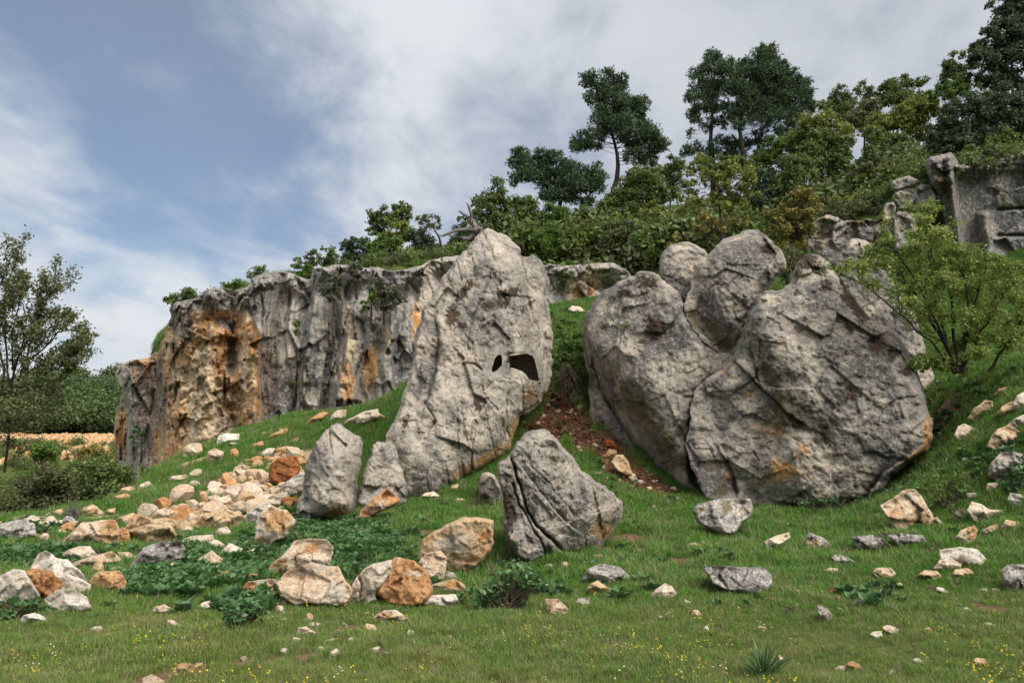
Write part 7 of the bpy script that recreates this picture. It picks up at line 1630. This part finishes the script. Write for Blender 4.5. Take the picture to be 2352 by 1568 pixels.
# dry brushwood
for i, (k, base, tips, Y, lab) in enumerate(((5, (640, 560), [(420, 700), (380, 770), (350, 740), (440, 680), (480, 640), (330, 880), (410, 760), (540, 620), (470, 700), (370, 800)], None, 'bundle of long dry stalks hanging below the jagged orange stone'), (4, (430, 630), [(320, 680), (350, 650), (400, 600), (470, 600), (360, 690), (420, 670)], None, 'low grey dry thorn bush on the terrace edge'),
                                    (6, (1400, 500), [(1300, 440), (1340, 390), (1280, 360), (1440, 420), (1450, 350), (1220, 230), (1380, 460), (1320, 480), (1480, 470)], None, 'bare grey thorn twigs at the foot of the largest rock'), (5, (1110, 570), [(1060, 550), (1080, 530), (1130, 550), (1150, 590), (1070, 600), (1120, 610)], None, 'small rust brown dry bush left of the layered rock'),
                                    (2, (1150, 960), [(1060, 980), (1080, 1040), (1180, 1140), (1210, 1060), (1100, 1000), (1040, 1060), (1190, 1000), (1120, 1080)], 20.6, 'tangle of bare roots hanging in the gap between the big rocks'), (6, (1760, 880), [(1840, 830), (1600, 870), (1420, 840), (1500, 800)], 10.2, 'long fallen dry branch in the meadow grass'), (6, (60, 1190), [(280, 970), (250, 1010), (180, 1120)], 7.8, 'dry grass stalk leaning beside the knobbly cream stone'), (6, (2170, 1000), [(2090, 950), (2200, 960), (2130, 980)], 8.2, 'small bare twig near the picture edge'))):
    rg = np.random.default_rng(80 + i)
    b2 = cv(k, [base])[0]
    g = ground_pt(*b2) if Y is None else PT(*b2, Y)
    Yb = g[1]
    root = empty('dry_branch' if i in (5, 6, 7) else 'dry_brushwood', g)
    tag(root, lab, 'branch' if i in (5, 6, 7) else 'brushwood')
    tr = Mesh()
    th = .012 if i in (5, 6, 7) else .009 if i != 4 else .02
    for t in cv(k, tips):
        for _ in range(1 if i in (5, 6, 7) else 5):
            e = PT(t[0] + rg.normal() * 6, t[1] + rg.normal() * 6, Yb + rg.uniform(-.25, .1))
            e[2] = max(e[2], Hat(e[0], e[1]) + .02)
            q = curve(g + rg.normal(size=3) * .06 + (0, 0, .08), e, rg, .12, 8)
            tr.tube(q, th, th * .4, 4)
            for s in rg.integers(2, 7, 3 if i != 6 else 0):
                tr.tube(curve(q[s], q[s] + rg.normal(size=3) * .14 + (0, 0, .05), rg, .1, 4), th * .5, th * .2, 3)
    tr.obj('twigs', M['straw'] if i in (0, 6) else M['twig'] if i in (3, 4) else M['deadwood'], root)


# ------------------------------------------------------------------ leafy weeds standing by themselves
def weed(label, k, blobs, leaf='weed', size=.055, cover=1.0, name='weed_plant', ratio=.5, seed=1):
    s, ox, _, oy = CROP[k]
    rg = np.random.default_rng(seed)
    b = cv(k, [(np.mean([q[0] for q in blobs]), max(q[1] + q[2] * .6 for q in blobs))])[0]
    g = ground_pt(*b)
    root = empty(name, g)
    tag(root, label, 'plant')
    V, F, T, n0 = [], [], [], 0
    tr = Mesh()
    for bx, by, br in blobs:
        c = PT(bx * s + ox, by * s + oy, g[1] + rg.uniform(-.1, .1))
        r = br * s / FP * g[1]
        p, out, tint, cc = crown_points(c, r, rg, cover * .6, size, .9, .34)
        for q in cc[:8]:
            tr.tube(curve(g + (rg.normal() * .05, rg.normal() * .05, -.02), q, rg, .05, 4), .006, .003, 3)
        v, f = leaf_quads(p, out, size, ratio, rg, up=.7)
        V.append(v); F.append(f + n0); T.append(tint); n0 += len(v)
    tr.obj('stems', M['twig'], root)
    mesh_obj('leaves', np.concatenate(V), np.concatenate(F), LEAF[leaf], root, None, False, None, {'tint': np.concatenate(T)})


weed('dark leafy weed bush between the round orange boulder and the layered rock', 5, [(1110, 1040, 60), (1180, 1000, 60), (1260, 950, 74), (1340, 920, 66), (1400, 960, 66), (1300, 1030, 74), (1200, 1080, 66), (1120, 1110, 60), (1370, 1040, 66), (1430, 1000, 40), (1160, 1140, 40), (1260, 880, 40)], size=.055, seed=2)
weed('low dark nettle clump in front of the flat topped cream block', 4, [(1330, 1180, 46), (1400, 1160, 56), (1460, 1190, 46), (1370, 1230, 46), (1440, 1130, 40), (1500, 1150, 36), (1330, 1210, 36)], size=.05, seed=3)
weed('bushy bright green plant with long leaflets on the grassy slope', 6, [(1780, 440, 46), (1850, 410, 56), (1930, 420, 56), (1990, 460, 56), (1900, 490, 66), (1820, 500, 56), (1980, 530, 46), (2040, 500, 40), (1960, 380, 40), (1920, 550, 40)], 'lush', .11, 1.0, ratio=.3, seed=4)
weed('green plant creeping over the slope at the picture edge', 6, [(2320, 350, 50), (2300, 410, 50), (2350, 300, 40), (2280, 450, 40), (2360, 420, 50)], 'weed', .08, 1.0, seed=5)
weed('grey green thistle beside the white boulder pieces', 4, [(180, 1090, 36), (130, 1120, 36), (220, 1110, 36), (270, 1140, 30), (60, 1170, 40), (10, 1180, 40), (10, 1120, 30)], size=.05, seed=6)
weed('leafy weeds at the base of the largest rock', 6, [(1080, 530, 30), (1130, 520, 36), (1180, 530, 36), (1240, 520, 36), (1290, 530, 30), (1430, 520, 36), (1480, 540, 40), (1520, 560, 36), (1460, 580, 30)], 'weed', .07, .9, seed=7)
weed('green sprig inside the square cut opening', 2, [(930, 980, 18), (950, 960, 14), (945, 930, 8)], 'lush', .05, .8, seed=8) if False else None
for i, (x, y, lb, lf) in enumerate(((858, 1540, 'spiky dark green rosette at the lower edge of the meadow', 'weed'), (1010, 1180, 'small grey green thistle in the open meadow', 'drygrey'), (1410, 1150, 'blue green thistle near the pointed whitish stone', 'drygrey'), (1470, 1040, 'small dark weed tuft in the open meadow', 'weed'))):
    c = cv(6, [(x, y)])[0]
    g = ground_pt(c[0], c[1])
    rg = np.random.default_rng(60 + i)
    root = empty('spiky_plant', g); tag(root, lb, 'plant')
    n = 46 if i == 0 else 26
    L = .30 if i == 0 else .16
    th, el = rg.uniform(0, 6.28, n), rg.uniform(.5, 1.45, n)
    d = np.c_[np.cos(th) * np.cos(el), np.sin(th) * np.cos(el), np.sin(el)]
    sd = np.cross(d, [0, 0, 1.]); sd /= np.linalg.norm(sd, axis=1)[:, None]
    ll = (L * rg.uniform(.6, 1.1, n))[:, None]
    g2 = g + (0, 0, -.01)
    V = np.stack([g2 - sd * .006 + 0 * d, g2 + sd * .006 + 0 * d, g2 + d * ll * .6 + sd * .009, g2 + d * ll * .6 - sd * .009, g2 + d * ll - (0, 0, .04) * ll / L, g2 + d * ll - (0, 0, .04) * ll / L + sd * .001], 1).reshape(-1, 3)
    q = np.arange(n)[:, None] * 6
    F = np.r_[q + [0, 1, 2, 3], q + [3, 2, 5, 4]]
    mesh_obj('leaves', V, F, LEAF[lf], root, None, False, None, {'tint': rg.uniform(.2, .6, len(F))})

# ------------------------------------------------------------------ grass, flowers, ground cover, the far wood
def scatter(name, pts, rot, scl, idx, sources, label):
    me = bpy.data.meshes.new(name)
    me.vertices.add(len(pts)); me.vertices.foreach_set('co', np.asarray(pts, np.float32).ravel())
    a = me.attributes.new('turn', 'FLOAT_VECTOR', 'POINT'); a.data.foreach_set('vector', np.asarray(rot, np.float32).ravel())
    a = me.attributes.new('size', 'FLOAT', 'POINT'); a.data.foreach_set('value', np.asarray(scl, np.float32))
    a = me.attributes.new('sort', 'INT', 'POINT'); a.data.foreach_set('value', np.asarray(idx, np.int32))
    o = bpy.data.objects.new(name, me); COL.objects.link(o)
    c = bpy.data.collections.new(name + '_tufts')
    for s in sources:
        c.objects.link(s)
    g = bpy.data.node_groups.new(name, 'GeometryNodeTree')
    g.interface.new_socket('Geometry', in_out='INPUT', socket_type='NodeSocketGeometry')
    g.interface.new_socket('Geometry', in_out='OUTPUT', socket_type='NodeSocketGeometry')
    N = g.nodes.new
    gi, go, ip, ci = N('NodeGroupInput'), N('NodeGroupOutput'), N('GeometryNodeInstanceOnPoints'), N('GeometryNodeCollectionInfo')
    ci.inputs['Collection'].default_value = c
    ci.inputs['Separate Children'].default_value = True
    ci.inputs['Reset Children'].default_value = True
    L = g.links.new
    L(gi.outputs[0], ip.inputs['Points']); L(ci.outputs[0], ip.inputs['Instance'])
    ip.inputs['Pick Instance'].default_value = True
    for nm, tp, sk in (('turn', 'FLOAT_VECTOR', 'Rotation'), ('size', 'FLOAT', 'Scale'), ('sort', 'INT', 'Instance Index')):
        at = N('GeometryNodeInputNamedAttribute'); at.data_type = tp; at.inputs['Name'].default_value = nm
        L(at.outputs['Attribute'], ip.inputs[sk])
    L(ip.outputs[0], go.inputs[0])
    md = o.modifiers.new('scatter', 'NODES'); md.node_group = g
    tag(o, label, kind='stuff')
    return o


def unlinked(name, v, f, mat, fattr=None):
    o = mesh_obj(name, v, f, mat, None, None, False, None, fattr)
    COL.objects.unlink(o)
    return o


def tuft(seed, n, h, w, spread, lean):
    rg = np.random.default_rng(seed)
    V, F = [], []
    for i in range(n):
        a, r = rg.uniform(0, 6.28), spread * math.sqrt(rg.uniform(0, 1))
        b = np.array([math.cos(a) * r, math.sin(a) * r, -.01])
        t = rg.uniform(0, 6.28); d = np.array([math.cos(t), math.sin(t), 0]); s = np.array([-d[1], d[0], 0])
        H_, l, ww = h * rg.uniform(.5, 1.2), lean * rg.uniform(.2, 1.2), w * rg.uniform(.7, 1.3)
        m = b + d * l * H_ * .3 + (0, 0, H_ * .6); e = b + d * l * H_ + (0, 0, H_ * rg.uniform(.75, 1))
        k = len(V)
        V += [b - s * ww / 2, b + s * ww / 2, m + s * ww * .4, m - s * ww * .4, e]
        F += [(k, k + 1, k + 2), (k, k + 2, k + 3), (k + 3, k + 2, k + 4)]
    return np.array(V), np.array(F)


rg = np.random.default_rng(99)
GR = [unlinked('grass_tuft', *tuft(200 + i, 22, .085, .0042, .055, .55), M['grass']) for i in range(6)] + [unlinked('dry_tuft', *tuft(300, 12, .11, .0035, .05, .8), M['straw'])]


def field_points(n, y0, y1, power, wide=1.5):
    """random points over the view's ground fan, thinning with distance"""
    u = rg.uniform(0, 1, n)
    e = 2 - power
    Y = (y0 ** e + u * (y1 ** e - y0 ** e)) ** (1 / e)
    X = rg.uniform(-1, 1, n) * Y * .75 * wide
    return np.c_[X, Y]


COVER = cv(4, [(700, 940), (780, 900), (900, 880), (1040, 850), (1090, 800), (1110, 830), (1060, 900), (1300, 930), (1360, 850), (1460, 820), (1640, 740), (1700, 650), (2040, 640), (2060, 720), (1990, 800), (2150, 760), (2300, 760), (2351, 880), (2240, 860), (2130, 890), (2040, 960), (1960, 950), (1890, 900), (1890, 770), (1700, 740), (1540, 900), (1520, 960), (1400, 980), (1330, 1000), (1000, 1050), (820, 1040), (730, 990)])
# keep the cover off bare soil and rubble, and behind no cliff
P = field_points(410000, 3.3, 34, 1.75)
dcl, _, _ = seg_dist(P, STEP)
ok = ~(inside(P, STEP))
so, st = spot(P, SOIL_P), spot(P, STONY_P)
nz = fbm(np.c_[P * 1.1, P[:, 0] * 0 + 2], 4)
keep = ok & (so + .35 * nz + .15 * rg.normal(size=len(P)) < .42) & (st + .4 * nz + .12 * rg.normal(size=len(P)) < .50)
thin = fbm(np.c_[P * .45, P[:, 0] * 0 + 7], 4)
keep &= rg.uniform(0, 1, len(P)) < .78 + 1.3 * thin
keep &= ~((P[:, 0] < -6) & (P[:, 1] > 14) & (P[:, 0] < -7.5 - (P[:, 1] - 12) * .42))
P, nz, thin = P[keep], nz[keep], thin[keep]
# the ledge of turf on top of the cliff
Pu = np.c_[rg.uniform(-22, 34, 60000), rg.uniform(28, 62, 60000)]
du, _, _ = seg_dist(Pu, STEP)
ku = inside(Pu, STEP) & (du > 1.0)
Pu = Pu[ku]
P = np.r_[P, Pu]; nz = np.r_[nz, np.zeros(len(Pu))]; thin = np.r_[thin, fbm(np.c_[Pu * .3, Pu[:, 0] * 0 + 4], 3) - .25]
Z = H(P)
lush = sstep(5.5, 9.5, P[:, 1] + 2.2 * thin)
tall = np.maximum(0, fbm(np.c_[P * 2.3, P[:, 0] * 0 + 77], 3) - .12)
scl = (.55 + .75 * lush + 1.9 * tall * lush + .35 * np.clip(thin, -1, 1)) * rg.uniform(.65, 1.35, len(P)) * (1 + sstep(9, 26, P[:, 1]) * .75)
# longer grass grows up against the stones
Pb = np.concatenate(BASES)
Pb = np.repeat(Pb, 5, 0); hb = Pb[:, 2]; Pb = Pb[:, :2] + rg.normal(size=(len(Pb), 2)) * (.09, .07) - (0, .06)
okb = ~inside(Pb, STEP) & (spot(Pb, STONY_P) + .2 * rg.normal(size=len(Pb)) < .7) & (spot(Pb, SOIL_P) < .5)
Pb = Pb[okb]; hb = hb[okb]
P = np.r_[P, Pb]; Z = np.r_[Z, H(Pb)]; scl = np.r_[scl, hb * rg.uniform(.7, 1.9, len(Pb)) * (1 + .02 * Pb[:, 1])]
_in = inside(to_pix(np.c_[P, Z]), COVER) & (P[:, 1] < 16)
scl = np.where(_in, scl * .62, scl)
scatter('grass', np.c_[P, Z], np.c_[rg.normal(0, .15, len(P)), rg.normal(0, .15, len(P)), rg.uniform(0, 6.28, len(P))], scl, np.where(rg.uniform(0, 1, len(P)) < .012, 6, rg.integers(0, 6, len(P))), GR, 'short green meadow grass')

# yellow and white field flowers of the near meadow
def flower(seed, mat):
    r = np.random.default_rng(seed)
    V, F = [], []
    for _ in range(3):
        c = np.array([r.normal() * .03, r.normal() * .03, r.uniform(.055, .10)])
        for j in range(5):
            a = j * 1.2566 + r.uniform(-.2, .2)
            d = np.array([math.cos(a), math.sin(a), .35]) * .0055; s = np.array([-math.sin(a), math.cos(a), 0]) * .0026
            k = len(V); V += [c, c + d * .6 + s, c + d, c + d * .6 - s]; F.append((k, k + 1, k + 2, k + 3))
    return unlinked('flower', np.array(V), np.array(F), M[mat])


FL = [flower(1, 'petal'), flower(2, 'petal'), flower(3, 'petal'), flower(4, 'petal_white')]
Q = field_points(4400, 3.8, 8.5, 1.2)
cl = fbm(np.c_[Q * .7, Q[:, 0] * 0 + 31], 4)
prob = np.clip((cl + .18) * 2.6, 0, 1) * sstep(8.2, 5.4, Q[:, 1] + .25 * np.abs(Q[:, 0] + 2.2))
Q = Q[rg.uniform(0, 1, len(Q)) < prob]
scatter('flowers', np.c_[Q, H(Q)], np.c_[rg.normal(0, .3, (len(Q), 2)), rg.uniform(0, 6.28, len(Q))], rg.uniform(.8, 1.35, len(Q)), rg.choice([0, 1, 2, 3], len(Q), p=[.31, .31, .31, .07]), FL, 'tiny yellow field flowers in the meadow')

# broad leaved ground cover among the boulders
def rosette(seed, n, L, wd, el0=.15, el1=1.2):
    r = np.random.default_rng(seed)
    V, F, T = [], [], []
    for i in range(n):
        a, el = r.uniform(0, 6.28), r.uniform(el0, el1)
        d = np.array([math.cos(a) * math.cos(el), math.sin(a) * math.cos(el), math.sin(el)])
        s = np.array([-math.sin(a), math.cos(a), 0]); l = L * r.uniform(.6, 1.2)
        k = len(V)
        tip = d * l - np.array([0, 0, l * .25]); mid = d * l * .55
        V += [np.zeros(3), mid + s * wd * l * .5, tip, mid - s * wd * l * .5, mid + (0, 0, .0)]
        F += [(k, k + 1, k + 2), (k, k + 2, k + 3)]
        t = np.clip(r.normal(.45, .2), 0, 1); T += [t, t]
    return np.array(V), np.array(F), {'tint': np.array(T)}


RO = []
for i in range(4):
    v, f, t = rosette(40 + i, 30, .075, .45, .3, 1.35)
    RO.append(unlinked('leaf_rosette', v, f, LEAF['weed'], t))
X = np.c_[rg.uniform(-9, 1, 52000), rg.uniform(7, 15, 52000)]
X3 = np.c_[X, H(X)]
G3 = X3[inside(to_pix(X3) + 26 * rg.normal(size=(len(X3), 2)), COVER) & (fbm(np.c_[X * .9, X[:, 0] * 0 + 13], 3) > -.25)][:6500]
Xs = field_points(1400, 6.5, 19, 1.6)
Xs = Xs[(fbm(np.c_[Xs * .5, Xs[:, 0] * 0 + 3], 3) > .05) & ~inside(Xs, STEP) & (Xs[:, 0] > -6.5)]
G3 = np.r_[G3, np.c_[Xs, H(Xs)]]
for cx, cy, r, n in ((5, 1235, .35, 120), (60, 1280, .35, 160), (110, 1290, .3, 120), (2150, 900, .6, 90), (2180, 980, .6, 90), (2250, 1060, .5, 90), (2330, 1040, .5, 90), (2100, 1110, .5, 90), (560, 1400, .2, 60), (1390, 1130, .3, 30), (1320, 850, .9, 120), (1290, 760, .8, 90), (1310, 800, .8, 90)):
    c = ground_pt(cx, cy, 3.6, 40)
    x = c[:2] + rg.normal(size=(n, 2)) * r
    G3 = np.r_[G3, np.c_[x, H(x)]]
scatter('leafy_weeds', G3 + (0, 0, .01), np.c_[rg.normal(0, .25, (len(G3), 2)), rg.uniform(0, 6.28, len(G3))], rg.uniform(1.0, 2.1, len(G3)) * (1 + .02 * G3[:, 1]), rg.integers(0, 4, len(G3)), RO, 'dark broad leaved weeds among the boulders')
# dead leaves on the bare soil between the rocks
LI = []
for i in range(3):
    v, f, t = rosette(140 + i, 7, .10, .8, .0, .5)
    v = v + np.repeat(np.random.default_rng(i).normal(size=(7, 3)) * (.12, .12, .01), 5, 0)
    LI.append(unlinked('dead_leaf', v, f, M['litter'], t))
L3 = []
for x, y in ((1290, 945), (1250, 985), (1350, 960), (1290, 905), (1330, 1010), (1400, 1035), (1430, 1075), (1480, 1105), (1260, 1000), (1300, 980)):
    c = ground_pt(x, y, 10, 40)
    q = c[:2] + rg.normal(size=(40, 2)) * .4
    L3.append(np.c_[q, H(q)])
L3 = np.concatenate(L3)
scatter('leaf_litter', L3 + (0, 0, .02), np.c_[rg.normal(0, .3, (len(L3), 2)), rg.uniform(0, 6.28, len(L3))], rg.uniform(.6, 1.4, len(L3)), rg.integers(0, 3, len(L3)), LI, 'dead brown leaves on the bare soil in the gap')
# shrubby undergrowth on the hillside and valley, so that no bare slope shows between the trees
UG = []
for i in range(4):
    r = np.random.default_rng(70 + i)
    p, out, t, _ = crown_points(np.array([0, 0, .35]), .6, r, .7, .15, .8, .34)
    v, f = leaf_quads(p, out, .15, .55, r)
    UG.append(unlinked('scrub', v, f, LEAF['oak' if i < 2 else 'olive' if i == 2 else 'lush'], {'tint': t}))
n = 11000
X = np.c_[rg.uniform(-26, 45, n), rg.uniform(28, 78, n)]
d, _, _ = seg_dist(X, STEP)
ins = inside(X, STEP)
k1 = ins & (d > 1.4) & (X[:, 0] > -22) & (rg.uniform(0, 1, n) < sstep(-14, 2, X[:, 0]) * .8 + .06)
Xv = np.c_[rg.uniform(-70, -9, 1500), rg.uniform(15, 84, 1500)]
k2 = ~inside(Xv, STEP) & (Xv[:, 0] < -9.8 - (Xv[:, 1] - 12) * .36)
X = np.r_[X[k1], Xv[k2]]
scatter('undergrowth', np.c_[X, H(X) + .05], np.c_[np.zeros((len(X), 2)), rg.uniform(0, 6.28, len(X))], rg.uniform(.5, 1.15, len(X)) * np.where((X[:, 1] < 36) & (X[:, 0] < 6), .7, 1) * np.where(inside(X, STEP), 1, 1.5), rg.integers(0, 4, len(X)), UG, 'low scrub covering the slope between the trees')

# the thicket that closes the hillside between and under the trees
n = 1500
X = np.c_[rg.uniform(-4, 46, n), rg.uniform(38.5, 60, n)]
X = X[inside(X, STEP) & (rg.uniform(0, 1, n) < sstep(-4, 4, X[:, 0]))]
scatter('thicket', np.c_[X, H(X) + .1], np.c_[np.zeros((len(X), 2)), rg.uniform(0, 6.28, len(X))], rg.uniform(1.3, 3.0, len(X)), rg.integers(0, 4, len(X)), UG, 'dense bushy thicket closing the hillside under the trees')

# far wood on the hill across the valley
FT = []
for i in range(5):
    r = np.random.default_rng(90 + i)
    V, F, T, n0 = [], [], [], 0
    for _ in range(7):
        c = np.array([r.normal() * .9, r.normal() * .9, r.uniform(1.6, 4.2)])
        p, out, t, _ = crown_points(c, r.uniform(1.0, 1.7), r, .5, .42, .75, .3)
        v, f = leaf_quads(p, out, .42, .6, r)
        V.append(v); F.append(f + n0); T.append(t); n0 += len(v)
    FT.append(unlinked('far_tree', np.concatenate(V), np.concatenate(F), LEAF['far'], {'tint': np.concatenate(T)}))
n = 3600
X = np.c_[rg.uniform(-260, 60, n), rg.uniform(99, 235, n)]
X = X[(X[:, 0] < -.42 * X[:, 1])]
scatter('far_wood', np.c_[X, H(X) - .3], np.c_[np.zeros((len(X), 2)), rg.uniform(0, 6.28, len(X))], rg.uniform(.65, 1.35, len(X)) * np.where(rg.uniform(0, 1, len(X)) < .06, 1.5, 1), rg.integers(0, 5, len(X)), FT, 'wooded hill across the valley')
# tumbled terrace stones below it
TS = []
for i in range(4):
    v, f = stone_mesh(.9, .55, .8, 500 + i, False)
    z = np.zeros(len(v))
    o = mesh_obj('terrace_stone', v, f, M['tan' if i % 2 else 'orange'], None, None, True, {a: z for a in ATTRS}); COL.objects.unlink(o); TS.append(o)
X = np.c_[rg.uniform(-100, -34, 3600), rg.uniform(76, 99, 3600)]
row = np.c_[rg.uniform(-100, -38, 420), 98 + rg.normal(0, .3, 420)]
row2 = np.c_[np.linspace(-58, -44, 110), 84.5 + np.linspace(0, -6, 110) + rg.normal(0, .25, 110)]
X = X[(X[:, 0] < -.45 * X[:, 1])]
X = np.r_[X, row, row2]
scatter('terrace_rubble', np.c_[X, H(X) + .1], rg.uniform(-.5, 6.28, (len(X), 3)), rg.uniform(.5, 1.3, len(X)), rg.integers(0, 4, len(X)), TS, 'tumbled pale stones of far terrace walls')

_t = sum(len(o.data.polygons) * 2 for o in SC.objects if o.type == 'MESH')
print('TRIANGLES', _t)
